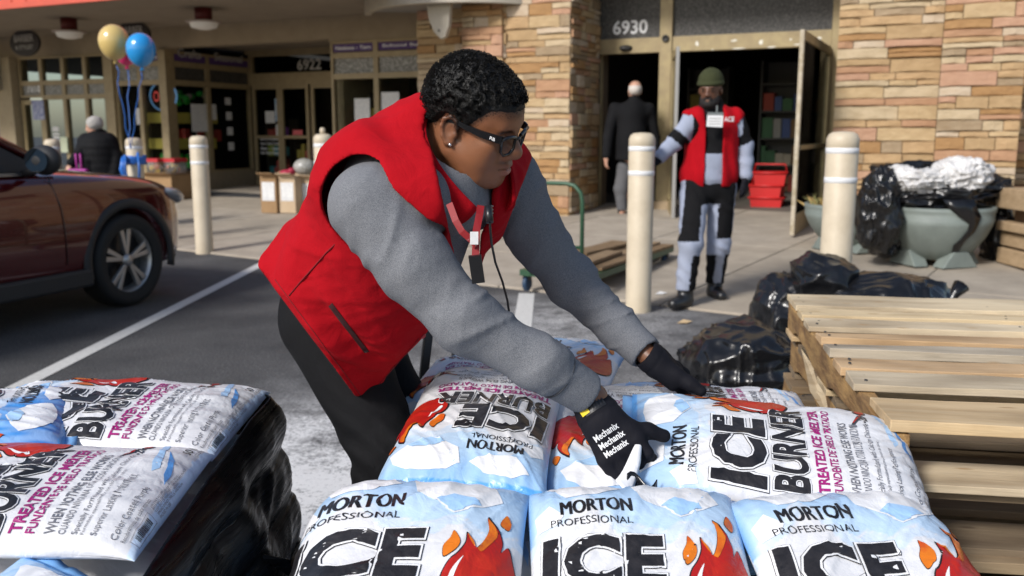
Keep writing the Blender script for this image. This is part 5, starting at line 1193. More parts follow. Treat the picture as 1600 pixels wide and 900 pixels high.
def bag_print(bag, o, level):
    W, Ln = bag.W, bag.L; mb = MB()
    def put(V, Fc, key, lift):
        if len(V) == 0: return
        s = np.clip(V[:, 0], .004, .996); t = np.clip(V[:, 1], .004, .996); p = bag.world(s * 2 - 1, 1 - t * 2, 1.0, lift); mb.add(p, Fc, PIDX[key], True)
    def text(tx, s0, s1, t0, t1, key, bold=.0, lift=.0014, shear=0., step=.012, outline=False, space=1.0, fit=True):
        """fill the label box s0..s1 across, t0 (upper) .. t1 (lower)"""
        H = (t1 - t0) * Ln; Wd = (s1 - s0) * W
        V, Fc = text2d(tx, 1.0, bold, shear, 0., space); 
        lo = V.min(0); hi = V.max(0); asp = Wd / H * (hi[1] - lo[1]) / (hi[0] - lo[0])
        for (bb, key_, lf) in (([(bold + .034, 't', lift), (bold + .025, 'w', lift + .0009), (bold, key, lift + .0018)]) if outline else [(bold, key, lift)]):
            stp = step / H * (hi[1] - lo[1])
            V, Fc = text2d(tx, 1.0, bb, shear, round(stp, 3) if step else 0., space)
            x = (V[:, 0] - lo[0]) / (hi[0] - lo[0]); y = (V[:, 1] - lo[1]) / (hi[1] - lo[1])
            put(np.stack([s0 + x * (s1 - s0), t1 - y * (t1 - t0)], 1), Fc, key_, lf)
    def poly(pts, key, lift=.0008, n=1):
        bm = bmesh.new(); vs = [bm.verts.new((x, y, 0)) for x, y in pts]; f = bm.faces.new(vs)
        for a_, st in ((0, .012), (1, .010)):
            lo = min(p[a_] for p in pts); hi = max(p[a_] for p in pts); k = math.ceil(lo / st)
            while k * st < hi:
                co = Vector((0, 0, 0)); co[a_] = k * st; no = Vector((0, 0, 0)); no[a_] = 1; bmesh.ops.bisect_plane(bm, geom=bm.verts[:] + bm.edges[:] + bm.faces[:], plane_co=co, plane_no=no); k += 1
        bm.verts.index_update(); V = np.array([v.co[:2] for v in bm.verts]); Fc = [tuple(v.index for v in f.verts) for f in bm.faces]
        if f.normal.z > 0: Fc = [tuple(reversed(x)) for x in Fc]
        bm.free(); put(V, Fc, key, lift)
    for d_ in (-.0035, 0, .0035): text('MORTON', .15 + d_, .48 + d_, .148, .198, 'k', .0, step=.009)
    text('PROFESSIONAL', .10, .475, .212, .240, 'k', .0, step=.009)
    text('ICE', .045, .60, .285, .470, 'k', .045, step=.009, outline=True, shear=.06, space=1.08)
    text('BURNER', .045, .77, .490, .605, 'k', .035, step=.009, outline=True, shear=.06, space=1.06)
    text('TREATED ICE MELTER', .05, .80, .628, .664, 'm', .035, step=.009)
    text('FUNDENTE DE HIELO TRATADO', .05, .80, .676, .704, 'm', .02, step=.009)
    text('WHEN NOTHING ELSE WORKS', .05, .70, .730, .760, 'g', .015, step=.009)
    text('CUANDO NINGUNA OTRA COSA FUNCIONA', .05, .70, .770, .790, 'g', .0, step=.009)
    text('Specially Formulated with Calcium Chloride', .05, .72, .808, .830, 'g', .0, step=.012)
    text('Formulado especialmente con cloruro de calcio', .05, .56, .834, .846, 'g', .0, step=.012)
    text('Superior Lasting Performance', .05, .52, .862, .884, 'g', .0, step=.012)
    text('Color Coated Purple', .05, .42, .916, .940, 'g', .0, step=.012)
    text('Recubrimiento de color morado', .05, .34, .945, .957, 'g', .0, step=.012)
    text('-20', .74, .83, .800, .830, 'd', .03, step=.009); text('50 lb', .84, .96, .930, .955, 'k', .01, step=.009); text('(22.6 kg)', .86, .96, .962, .976, 'g', .0, step=.009)
    # thermometer beside the temperature
    c = (.89, .815); poly([(c[0] + .035 * cos(k * .524), c[1] + .022 * sin(k * .524)) for k in range(12)], 'd', .0008); poly([(c[0] + .024 * cos(k * .524), c[1] + .015 * sin(k * .524)) for k in range(12)], 'r', .0014)
    poly([(.845, .806), (.845, .824), (.70, .786), (.70, .776)], 'd', .0007); poly([(.85, .811), (.85, .819), (.72, .784), (.72, .780)], 'r', .0013)
    # ice floes in the sky band
    for pts, key in (([(.50, .075), (.57, .050), (.66, .040), (.78, .046), (.86, .085), (.90, .150), (.82, .185), (.70, .215), (.60, .175), (.53, .150)], 'w'), ([(.62, .178), (.69, .150), (.78, .160), (.81, .182), (.70, .210)], 'l'), ([(.10, .06), (.20, .035), (.36, .045), (.45, .09), (.34, .125), (.18, .13)], 'w'), ([(.03, .19), (.10, .155), (.16, .20), (.12, .235), (.04, .25)], 'w')): poly(pts, key, .0012 if key == 'w' else .0024)
    # plain flame emblem
    def cat(pts, n=4):
        out = []; m = len(pts)
        for i in range(m):
            p0, p1, p2, p3 = (np.array(pts[(i + d) % m]) for d in (-1, 0, 1, 2))
            for k in range(n):
                q = k / n; out.append(tuple(.5 * (2 * p1 + (p2 - p0) * q + (2 * p0 - 5 * p1 + 4 * p2 - p3) * q * q + (3 * p1 - p0 - 3 * p2 + p3) * q ** 3)))
        return out
    def off(pts, cx, cy, k): return [(cx + (x - cx) * k, cy + (y - cy) * k) for x, y in pts]
    main = [(.690, .470), (.705, .415), (.745, .375), (.770, .335), (.772, .300), (.800, .325), (.818, .355), (.845, .315), (.856, .270), (.846, .228), (.890, .262), (.915, .312), (.912, .350), (.938, .322), (.958, .365), (.976, .420), (.972, .480), (.940, .530), (.880, .556), (.800, .556), (.730, .525)]
    tipo = [(.772, .300), (.800, .325), (.818, .355), (.845, .315), (.856, .270), (.846, .228), (.878, .254), (.892, .285), (.878, .315), (.862, .335), (.835, .362), (.806, .345), (.785, .322)]
    lick = [(.690, .390), (.680, .352), (.704, .318), (.716, .290), (.746, .330), (.732, .365)]
    drop = [(.900, .236), (.922, .195), (.943, .225), (.932, .254)]
    inner = [(.932, .335), (.955, .372), (.962, .42), (.945, .40)]
    for p_, key, cx, cy in ((cat(main), 'r', .845, .42), (cat(lick), 'o', .72, .345), (cat(drop), 'o', .925, .226)): poly(off(p_, cx, cy, 1.05), 't', .0010); poly(p_, key, .0020)
    poly(cat(tipo, 3), 'o', .0028); poly(cat([(.712, .465), (.730, .425), (.768, .385), (.750, .420), (.730, .470)], 3), 'w', .0028)
    # brush stroke, barcode and small print at the foot
    poly([(.58, .900), (.66, .885), (.76, .880), (.90, .862), (.97, .868), (.90, .882), (.80, .892), (.70, .905), (.62, .914)], 'l', .0007)
    poly([(.50, .955), (.58, .935), (.66, .928), (.80, .905), (.72, .935), (.60, .952)], 'b', .0009)
    r_ = random.Random(3); x = .10
    for (x0, x1, y0, y1) in ((.07, .26, .966, .9668), (.07, .26, .9935, .9943), (.07, .072, .966, .994), (.258, .26, .966, .994)): poly([(x0, y0), (x1, y0), (x1, y1), (x0, y1)], 'g', .0007)
    while x < .23:
        w = r_.uniform(.0015, .005); poly([(x, .972), (x + w, .972), (x + w, .989), (x, .989)], 'k', .0007); x += w + r_.uniform(.002, .004)
    if level == 'full':
        for k in range(5): text(('USE ONLY AS DIRECTED ON PAVED AREAS', 'KEEP BAG CLOSED AND STORE IN A DRY PLACE', 'KEEP OUT OF REACH OF CHILDREN', 'SPREAD EVENLY OVER ICE AND SNOW', 'PACKED IN USA')[k], .30, (.62, .70, .58, .60, .42)[k], .962 + k * .0068, .967 + k * .0068, 'g', .0, step=.05)
    me_o = mb.build('label_print', PLIST, o, fix=False)
    me_o['kind'] = 'thing' if False else 'stuff'
    return me_o
bags = []
def B(label, c, up, seed, prints='full', group='bags of ice melt on the main pile', **kw):
    b = Bag(c, up, seed, **kw); build_bag(b, label, prints, group); return b
# front row, heads away from the viewer, tilting down over the pile's edge
B('front middle ice melt bag with its black ICE print facing the viewer', (.205, 1.284, .584), (0.0, 1), 1, pitch=R(24), W=.36, droop=(('b', 1, .60, 1.3),))
B('front left ice melt bag sagging over the left corner of the main pile', (-.180, 1.286, .594), (0.05, 1), 2, pitch=R(24), W=.395, droop=(('b', 1, .60, 1.3), ('a', -1, .25, 1.25)))
B('front right ice melt bag beside the wooden pallets', (.578, 1.274, .578), (-0.10, 1), 3, pitch=R(24), W=.375, roll=R(4), droop=(('b', 1, .60, 1.3), ('a', 1, .45, 1.0)))
# second row
B('ice melt bag lying upside down beside the worker with its flame at the left', (-.068, 1.83, .705), (-.13, -1), 4, pitch=R(8), W=.325, droop=(('a', 1, .35, .9),))
B('upside down ice melt bag under the worker right hand and sleeve', (.235, 1.84, .665), (-.04, -1), 5, pitch=R(7))
B('ice melt bag turned sideways that the worker grips, its head at the left', (.505, 1.700, .690), (-1, .19), 6, pitch=R(15), Ln=.56, droop=(('b', -1, .55, .9),))
B('lower ice melt bag showing only a strip of blue between front and second row', (.21, 1.60, .575), (.98, .1), 7)
# back row
B('farthest ice melt bag with ICE BURNER and flame, behind the worker forearm', (.10, 2.36, .665), (.27, 1), 8, pitch=R(6))
B('white ice melt bag at the back left behind the upside down bag', (-.10, 2.29, .635), (-.2, -1), 9, pitch=R(4))
B('back right ice melt bag mostly hidden behind the gripped bag', (.47, 2.16, .62), (-1, .05), 10, 'less', pitch=R(4))
# layers underneath
low = thing('ice_melt_bag', 'plain white ice melt bag in the lower layers of the main pile', 'bag', (0, 0, 0), group='bags in the lower layers of the main pile')
lb_ = Bag((0, 0, 0), (0, 1), 11, T=.13); nu, nv = 24, 34
A, Bv = np.meshgrid(np.linspace(-1, 1, nu + 1), np.linspace(-1, 1, nv + 1)); a = A.ravel(); b = Bv.ravel(); V = np.concatenate([lb_.world(a, b, 1.), lb_.world(a, b, -1.)]); w = nu + 1; K = len(a); i, j = np.meshgrid(np.arange(nu), np.arange(nv)); q = (j * w + i).ravel()
ob = mesh_np('sack', V, np.concatenate([np.stack([q, q + 1, q + w + 1, q + w], 1), np.stack([q, q + w, q + w + 1, q + 1], 1) + K]), M_BAG, low)
cols = np.concatenate([bag_colours((a + 1) / 2, (1 - b) / 2, 11)] * 2); at = ob.data.color_attributes.new('print', 'FLOAT_COLOR', 'POINT'); at.data.foreach_set('color', np.concatenate([cols, np.ones((len(cols), 1))], 1).astype(np.float32).ravel())
first = True
for kz, z in enumerate((.50, .38, .26, .14)):
    for pn_, (x, y, r_) in zip(('nearest the viewer', 'in the middle', 'farthest from the viewer'), ((-.08, 1.42, pi / 2), (-.07, 1.78, -pi / 2), (-.02, 2.12, pi / 2))):
        t_ = low if first else copy_tree(low); first = False; t_.location = (x + random.uniform(-.012, .012), y + random.uniform(-.01, .01), z); t_.rotation_euler = (0, 0, r_ + (pi if kz % 2 else 0)); t_['label'] = 'ice melt bag in the %s layer of the main pile, %s' % (('second', 'third', 'fourth', 'lowest')[kz], pn_)
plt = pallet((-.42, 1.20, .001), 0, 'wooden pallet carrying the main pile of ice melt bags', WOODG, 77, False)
# ------------------------------------------------------------------ left pile
GL = 'bags of ice melt on the left pile'
B('ice melt bag with barcode and TREATED ICE MELTER lettering, middle of the left pile', (-.885, 1.545, .665), (-1, .02), 12, group=GL, pitch=R(6), W=.37, Ln=.58, droop=(('b', -1, .75, .5),))
B('farther ice melt bag on the left pile, next to the asphalt and parking line', (-.885, 1.925, .690), (-1, .05), 13, group=GL, pitch=R(5), W=.37, Ln=.60, droop=(('b', -1, .75, .5),))
B('nearest ice melt bag at the bottom left corner with blue head and red flame', (-.74, 1.075, .545), (.45, 1), 14, group=GL, pitch=R(16))
B('left pile ice melt bag with deep blue head and white seam at the left edge', (-1.19, 1.80, .705), (.95, .26), 15, group=GL, pitch=R(4))
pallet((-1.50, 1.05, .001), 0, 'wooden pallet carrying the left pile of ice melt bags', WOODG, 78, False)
for (x, y, z, pn_) in ((-.86, 1.26, .545, 'nearest the viewer'), (-.87, 1.62, .55, 'in the middle'), (-.87, 1.96, .56, 'farthest from the viewer')):
    t_ = copy_tree(low); t_.location = (x, y, z); t_.rotation_euler = (0, 0, pi / 2); t_['label'] = 'ice melt bag in the second layer of the left pile, ' + pn_; t_['group'] = 'bags in the second layer of the left pile'
# black stretch film round the left pile: bulging layer by layer, taut diagonal streaks
def film_mat():
    m = mat('stretch_film', (.003, .003, .0035), .2, spec=.2); N, L, b = nodes(m); tc = N.new('ShaderNodeTexCoord'); mp = N.new('ShaderNodeMapping'); mp.inputs['Rotation'].default_value = (R(35), 0, 0); mp.inputs['Scale'].default_value = (4, 2.2, 34); L.new(tc.outputs['Object'], mp.inputs[0])
    n = N.new('ShaderNodeTexNoise'); n.inputs['Scale'].default_value = 3; n.inputs['Detail'].default_value = 6; L.new(mp.outputs[0], n.inputs[0]); bp = N.new('ShaderNodeBump'); bp.inputs['Strength'].default_value = .5; bp.inputs['Distance'].default_value = .006; L.new(n.outputs[0], bp.inputs['Height']); L.new(bp.outputs[0], b.inputs['Normal'])
    r = N.new('ShaderNodeValToRGB'); r.color_ramp.elements[0].color = (.20, .20, .20, 1); r.color_ramp.elements[1].color = (.5, .5, .5, 1); r.color_ramp.elements[0].position = .35; r.color_ramp.elements[1].position = .7; L.new(n.outputs[0], r.inputs[0]); L.new(r.outputs[0], b.inputs['Roughness']); b.inputs['Specular IOR Level'].default_value = .13; return m
M_FILMB = film_mat()
wrap = thing('stretch_wrap', 'glossy black stretch film wrapped round the side of the left pile', 'plastic wrap', (-.52, 1.6, 0))
def wrap_pt(u, v):
    # u along the pile: near end, right side, round the far corner; v from top lip to ground
    y0, y1 = .95, 2.13; x = -.535
    L_ = [(-.62 - .30, y0 - .02), (x, y0), (x, 1.35), (x, 1.75), (x - .005, y1 - .06), (x - .10, y1 + .03), (x - .5, y1 + .06), (x - .95, y1 + .04)]
    seg = [math.dist(L_[i], L_[i + 1]) for i in range(len(L_) - 1)]; tot = sum(seg); d = u * tot; i = 0
    while i < len(seg) - 1 and d > seg[i]: d -= seg[i]; i += 1
    k = d / seg[i]; px_, py_ = L_[i][0] + (L_[i + 1][0] - L_[i][0]) * k, L_[i][1] + (L_[i + 1][1] - L_[i][1]) * k
    zt_ = .625 + .075 * min(1, max(0, (py_ - 1.1) / .8)) - (.06 if u > .62 else 0) * min(1, (u - .62) * 8); z = zt_ + .004 - (zt_ - .03) * v
    cx, cy = -1.0, 1.55; nx, ny = px_ - cx, py_ - cy; l = math.hypot(nx, ny); nx /= l; ny /= l
    lay_ = abs(sin((z + .02) / .12 * pi)) ** .6; bul = .018 * lay_ * min(1, v * 10) + .10 * v ** 1.3 - .012
    e = float(vnoise(px_ * 2, py_ * 1.6 + .9 * z, z * 1.1, 5)) * .030 + float(vnoise(px_ * 2, py_ * 1.2 + z * 1.4, (z - .8 * py_) * 5, 5)) * .012 + float(vnoise(px_ * 3, py_ * 2 + z, (z - .8 * py_) * 16, 5)) * .0035
    if v < .05: bul -= .018 * (1 - v / .05)
    return Vector((px_ + nx * (bul + e * min(1, v * 6)), py_ + ny * (bul + e * min(1, v * 6)), z + e * .2))
q = MB(); q.grid(wrap_pt, 150, 90); f_ = q.build('film', M_FILMB, wrap, fix=True); f_.modifiers.new('t', 'SOLIDIFY').thickness = .003
# torn shreds hanging from the film
rs2 = random.Random(8); q = MB()
for k in range(14):
    u, v = rs2.uniform(.18, .5), rs2.uniform(.25, .85); p = wrap_pt(u, v); w_ = rs2.uniform(.006, .02); l = rs2.uniform(.04, .11); d = Vector((rs2.uniform(.2, 1), rs2.uniform(-.3, .8), rs2.uniform(-1.2, .4))).normalized()
    n = Vector((0, .6, .6)); q.add([p, p + n * w_, p + d * l + n * w_ * .7 + Vector((.02, 0, .01)), p + d * l * 1.3 + Vector((.015, 0, -.02))], [(0, 1, 2, 3)])
s_ = q.build('torn_shreds', M_FILMB, wrap, fix=False); s_.modifiers.new('t', 'SOLIDIFY').thickness = .002; s_['kind'] = 'stuff'
# lifted white flap of bag seam by the right hand and a twist of black film
o = thing('torn_film', 'twist of black film and white seam flap sticking out under the gripped bag', 'plastic scrap', tuple(P(985, 740, 1.60)))
q = MB(); n_ = 9; L0 = [(1002, 684, 1.640), (984, 712, 1.60), (962, 748, 1.555)]; L1 = [(1004, 690, 1.635), (1001, 724, 1.59), (986, 774, 1.54)]
def flap(u, v):
    k = v * 2; i_ = min(1, int(k)); f_ = k - i_; a = P(*L0[i_]).lerp(P(*L0[i_ + 1]), f_); b = P(*L1[i_]).lerp(P(*L1[i_ + 1]), f_); p = a.lerp(b, u); return p + Vector((0, -.006 * sin(pi * u), .006 * sin(v * 6)))
q.grid(flap, 5, 12); s_ = q.build('white_flap', PM['w'], o); s_.modifiers.new('t', 'SOLIDIFY').thickness = .0015
q = MB(); c = P(1004, 768, 1.56); q.grid(lambda u, v: c + Vector(((u - .5) * .055, .01 * sin(u * 7), .006 + .012 * sin(u * 5 + v) + (v - .5) * .035)), 8, 4); s_ = q.build('black_film', M_TRASH, o); s_.modifiers.new('t', 'SOLIDIFY').thickness = .002
# ================================================================== implicit-surface figures
class Vox:
    def __init__(s, lo, hi, h):
        s.lo = np.array(lo, float); s.h = h; n = np.ceil((np.array(hi) - s.lo) / h).astype(int) + 1
        ax = [np.arange(k, dtype=np.float32) * np.float32(h) + np.float32(s.lo[i]) for i, k in enumerate(n)]
        s.X, s.Y, s.Z = ax[0][:, None, None], ax[1][None, :, None], ax[2][None, None, :]; s.n = n
    def full(s): return np.broadcast_arrays(s.X, s.Y, s.Z)
def smin(a, b, k):
    h = np.maximum(k - np.abs(a - b), 0) / k
    return np.minimum(a, b) - h * h * k * np.float32(.25)
def smax(a, b, k): return -smin(-a, -b, k)
def f_cap(g, a, b, ra, rb):
    a = [float(v) for v in a]; b = [float(v) for v in b]; d = [b[i] - a[i] for i in range(3)]; L2 = sum(v * v for v in d) + 1e-12
    px, py, pz = g.X - a[0], g.Y - a[1], g.Z - a[2]; t = np.clip((px * d[0] + py * d[1] + pz * d[2]) / L2, 0, 1)
    return np.sqrt((px - d[0] * t) ** 2 + (py - d[1] * t) ** 2 + (pz - d[2] * t) ** 2) - (ra + (rb - ra) * t)
def f_sph(g, c, r): return np.sqrt((g.X - c[0]) ** 2 + (g.Y - c[1]) ** 2 + (g.Z - c[2]) ** 2) - r
def f_ell(g, c, r, M=None):
    x, y, z = g.X - c[0], g.Y - c[1], g.Z - c[2]
    if M is not None:
        M = np.array(M); x, y, z = (M[0, 0] * x + M[0, 1] * y + M[0, 2] * z, M[1, 0] * x + M[1, 1] * y + M[1, 2] * z, M[2, 0] * x + M[2, 1] * y + M[2, 2] * z)
    k0 = np.sqrt((x / r[0]) ** 2 + (y / r[1]) ** 2 + (z / r[2]) ** 2); k1 = np.sqrt((x / r[0] ** 2) ** 2 + (y / r[1] ** 2) ** 2 + (z / r[2] ** 2) ** 2)
    return k0 * (k0 - 1) / np.maximum(k1, 1e-6)
def f_chain(g, pts, rad, k=.02):
    r = None
    for i in range(len(pts) - 1):
        d = f_cap(g, pts[i], pts[i + 1], rad[i], rad[i + 1]); r = d if r is None else smin(r, d, k)
    return r
def nets(f, g):
    f = np.asarray(f, np.float32); ins = f < 0
    c = [(i, j, k) for i in (0, 1) for j in (0, 1) for k in (0, 1)]; nx, ny, nz = f.shape
    sl = lambda A, o: A[o[0]:nx - 1 + o[0], o[1]:ny - 1 + o[1], o[2]:nz - 1 + o[2]]
    cnt = sum(sl(ins, o).astype(np.int8) for o in c); cells = np.argwhere((cnt > 0) & (cnt < 8)); I, J, K = cells.T
    P_ = np.zeros((len(cells), 3)); W = np.zeros(len(cells)); val = {o: f[I + o[0], J + o[1], K + o[2]] for o in c}
    for o in c:
        for ax in range(3):
            if o[ax] == 0:
                q = list(o); q[ax] = 1; q = tuple(q); a, b = val[o], val[q]; m = (a < 0) != (b < 0); t = np.where(m, a / np.where(a - b == 0, 1, a - b), 0)
                e = np.array(o, float)[None, :].repeat(len(cells), 0); e[:, ax] += t; P_[m] += e[m]; W[m] += 1
    V = (cells + P_ / W[:, None]) * g.h + g.lo
    idx = np.full((nx - 1, ny - 1, nz - 1), -1, np.int64); idx[I, J, K] = np.arange(len(cells)); Q = []
    for ax in range(3):
        lo = [0, 0, 0]; hi = [nx, ny, nz]; hi[ax] -= 1
        A = ins[tuple(slice(0, hi[i]) for i in range(3))]; B_ = ins[tuple(slice(1 if i == ax else 0, nz_) for i, nz_ in enumerate((nx, ny, nz)))]
        E = np.argwhere(A != B_); u, v = (ax + 1) % 3, (ax + 2) % 3; ok = (E[:, u] > 0) & (E[:, v] > 0)
        for i in range(3):
            if i != ax: ok &= E[:, i] < (nx, ny, nz)[i] - 1
        E = E[ok]; flip = A[E[:, 0], E[:, 1], E[:, 2]]
        def at(du, dv):
            q = E.copy(); q[:, u] -= du; q[:, v] -= dv; return idx[q[:, 0], q[:, 1], q[:, 2]]
        q = np.stack([at(1, 1), at(0, 1), at(0, 0), at(1, 0)], 1); q[~flip] = q[~flip][:, ::-1]; Q.append(q)
    Q = np.concatenate(Q); Q = Q[(Q >= 0).all(1)]
    return V, Q
def relax(V, Q, n=2, lam=.5):
    e = np.concatenate([Q[:, [0, 1]], Q[:, [1, 2]], Q[:, [2, 3]], Q[:, [3, 0]]])
    for _ in range(n):
        S = np.zeros_like(V); C = np.zeros(len(V)); np.add.at(S, e[:, 0], V[e[:, 1]]); np.add.at(S, e[:, 1], V[e[:, 0]]); np.add.at(C, e[:, 0], 1); np.add.at(C, e[:, 1], 1)
        V = V + lam * (S / np.maximum(C, 1)[:, None] - V)
    return V
def skin_mesh(name, f, g, m, parent, it=2, lam=.5, Mx=None, mi=None):
    V, Q = nets(f, g); V = relax(V, Q, it, lam)
    mask = mi(V) if mi else None
    if Mx is not None: V = V @ np.array(Mx.to_3x3()).T + np.array(Mx.translation)
    o = mesh_np(name, V, Q, m, parent)
    if mask is not None: o.data.polygons.foreach_set('material_index', mask[Q[:, 0]].astype(np.int32))
    return o, V, Q
def cloth(name, col, col2, rough=.9, weave=900, fold=0., fscale=9, heather=False, hs=420, sheen=0.):
    m = mat(name, col, rough, col2=col2, scale=hs if heather else 3, detail=3 if heather else 5, lo=.40 if heather else .3, hi=.60 if heather else .7, spec=.15, sheen=sheen); N, L, b = nodes(m)
    tc = N.new('ShaderNodeTexCoord'); n1 = N.new('ShaderNodeTexNoise'); n1.inputs['Scale'].default_value = weave; n1.inputs['Detail'].default_value = 2; L.new(tc.outputs['Object'], n1.inputs[0])
    b1 = N.new('ShaderNodeBump'); b1.inputs['Strength'].default_value = .35; b1.inputs['Distance'].default_value = .001; L.new(n1.outputs[0], b1.inputs['Height'])
    if fold:
        n2 = N.new('ShaderNodeTexNoise'); n2.inputs['Scale'].default_value = fscale; n2.inputs['Detail'].default_value = 4; n2.inputs['Distortion'].default_value = .8; L.new(tc.outputs['Object'], n2.inputs[0])
        b2 = N.new('ShaderNodeBump'); b2.inputs['Strength'].default_value = fold; b2.inputs['Distance'].default_value = .02; L.new(n2.outputs[0], b2.inputs['Height']); L.new(b2.outputs[0], b1.inputs['Normal'])
    L.new(b1.outputs[0], b.inputs['Normal']); return m
M_VEST = cloth('vest_red', (.40, .003, .009), (.34, .0025, .008), .9, 1100, .25, 16, sheen=0.)
M_HEATH = cloth('shirt_heather', (.110, .115, .127), (.225, .232, .248), .95, 900, .12, 30, True, 850)
M_TROU = cloth('trousers_black', (.006, .006, .007), (.010, .010, .011), .8, 900, .3, 10, sheen=0.)
M_GLOVE = cloth('glove_black', (.007, .007, .010), (.012, .012, .017), .75, 900, .1, 40, sheen=0.)
M_BLACKC = cloth('black_fleece', (.006, .006, .007), (.010, .010, .011), .9, 400, .3, 10)
M_HAIR = mat('hair_black', (.006, .0055, .005), .6, spec=.35)
def skin_mat(name, col, dark, lip):
    m = mat(name, col, .42, spec=.5, bump=.28, bscale=380, bdist=.0012, sss=.12); N, L, b = nodes(m); a = N.new('ShaderNodeVertexColor'); a.layer_name = 'pigment'; L.new(a.outputs[0], b.inputs['Base Color']); return m
M_SKIN = skin_mat('skin_brown', (.16, .068, .034), None, None)
def pigment(o, C):
    at = o.data.color_attributes.new('pigment', 'FLOAT_COLOR', 'POINT'); at.data.foreach_set('color', np.concatenate([C, np.ones((len(C), 1))], 1).astype(np.float32).ravel())
vv = lambda p: np.array(p, float)

# ------------------------------------------------------------------ the worker in the red vest
me_ = thing('person', 'person in red vest and grey sleeves bending over to grip a bag of ice melt', 'person', (-.40, 2.15, 0))
Hc = vv((-.40, 2.08, .88)); Nk = vv((-.135, 1.80, 1.27)); sA = Nk - Hc; tN = np.linalg.norm(sA); sA /= tN
lA = vv((.57, .82, 0)); lA -= sA * lA.dot(sA); lA /= np.linalg.norm(lA); fA = np.cross(lA, sA)
SR = vv(P(584, 322, 1.69)); AR = [SR, vv(P(650, 418, 1.655)), vv(P(731, 501, 1.63)), vv(P(845, 570, 1.63)), vv(P(906, 608, 1.66))]
RR = [.083, .064, .053, .043, .039]
SH = vv(P(578, 288, 1.755)); NK2 = vv(P(690, 226, 1.80)); CH0 = vv(P(655, 305, 1.70)); CH1 = vv(P(758, 305, 1.90))
SLh = vv(P(792, 282, 2.02)); AL = [SLh, vv(P(845, 380, 2.06)), vv(P(893, 440, 2.07)), vv(P(965, 512, 2.0)), vv(P(1001, 545, 1.958))]
RL = [.076, .056, .050, .042, .037]
def torso(g, grow=0.0):
    x, y, z = g.X - Hc[0], g.Y - Hc[1], g.Z - Hc[2]
    t = x * sA[0] + y * sA[1] + z * sA[2]; l = x * lA[0] + y * lA[1] + z * lA[2]; f = x * fA[0] + y * fA[1] + z * fA[2]
    T_ = [-.25, -.08, .02, .15, .28, .40, .48, .54, .60, .66]
    a = np.interp(t, T_, [.25, .252, .250, .236, .224, .216, .200, .160, .10, .03]).astype(np.float32) + grow; a = np.maximum(a, .02); b = np.interp(t, T_, [.19, .192, .197, .196, .184, .162, .140, .112, .07, .02]).astype(np.float32) + grow; b = np.maximum(b, .02)
    off = np.interp(t, T_, [0, 0, .005, .012, .012, .0, -.018, -.03, -.035, -.04]).astype(np.float32)
    q = np.sqrt((l / a) ** 2 + ((f - off) / b) ** 2); d = (q - 1) * np.minimum(a, b)
    d = np.maximum(d, (t - .64)); return d, t, l, f
hemP = [vv(P(420, 442, 2.22)), vv(P(567, 636, 1.86)), vv(P(669, 516, 1.92))]
hemN = np.cross(hemP[1] - hemP[0], hemP[2] - hemP[0]); hemN /= np.linalg.norm(hemN)
if hemN.dot(Nk - hemP[0]) < 0: hemN = -hemN
# vest
g = Vox((-.72, 1.52, .68), (.10, 2.42, 1.44), .0042)
d, t, l, f = torso(g); ang = np.arctan2(l, f)
X, Y, Z = g.full()
fold = .009 * np.sin(ang * 7 + t * 26 + 3 * vnoise(X, Y, Z, 5)) * np.clip((.34 - t) * 4, 0, 1) * np.clip(-np.cos(ang - 2.2) + .6, 0, 1)
fold = fold + .009 * vnoise(X, Y, Z, 5.5) + .003 * vnoise(X, Y, Z, 15)
# pulled folds running from the armpit down to the front corner
ux = (t - .16) + (ang + 1.1) * .10; fold = fold + .013 * np.sin(ux * 75) * np.exp(-((ang + .95) / .42) ** 2) * np.exp(-((t - .16) / .13) ** 2)
rdv = lambda q: (1 - np.clip(np.abs(q) * 4.2, 0, 1)) ** 1.5
cr1 = t * .8 + ang * .10; cr2 = t * .8 - ang * .13
fold = fold + .007 * rdv(vnoise(cr1, ang * .05, f * .1 + 3, 17)) * np.clip((.42 - t) * 5, 0, 1) + .0035 * rdv(vnoise(cr2 + 5, ang * .06, l * .1, 21)) + .002 * rdv(vnoise(X * .5, Y * .5, Z + 2, 40))
# shoulder folds over the yoke
fold = fold + .004 * np.sin(l * 60 + f * 25 + 2 * vnoise(X, Y, Z, 8)) * np.clip((t - .40) * 7, 0, 1)
# hip pocket: raised pouch with a slanting mouth
pu = (ang + 1.62); pt = t - .055; mouth = pt - (.035 - .16 * (pu - 0.0)); pk = np.clip((.42 - np.abs(pu + .02)) * 12, 0, 1) * np.clip(-mouth * 90, 0, 1) * np.clip((pt + .14) * 30, 0, 1)
slit = np.exp(-((mouth - .006) / .010) ** 2) * np.clip((.33 - np.abs(pu)) * 10, 0, 1)
fold = fold + .010 * pk - .010 * slit
trap = f_cap(g, SH, NK2, .083, .060); trap = smin(trap, f_cap(g, NK2, SLh * .8 + Nk * .2, .074, .07), .04); chest = f_cap(g, CH0, CH1, .088, .085)
body = smin(smin(d, trap, .06), f_sph(g, SH, .096), .05); body = smin(body, chest, .06)
body = smin(body, f_sph(g, SLh + vv((-.02, -.0, .0)), .084), .05)
outer = body - fold; vest = np.maximum(outer, -(outer + .013))
def edge(a, b, Y, inside):
    """a cut through two picture points, running in depth; kept on the side of the point inside"""
    p0, p1 = vv(P(*a, Y)), vv(P(*b, Y)); v = vv(ray((a[0] + b[0]) / 2, (a[1] + b[1]) / 2)); n = np.cross(p1 - p0, v); n /= np.linalg.norm(n)
    if n.dot(vv(P(*inside, Y)) - p0) < 0: n = -n
    return -((X - p0[0]) * n[0] + (Y_ - p0[1]) * n[1] + (Z - p0[2]) * n[2])
Y_ = Y
wob = .010 * np.sin(t * 22 + l * 14)
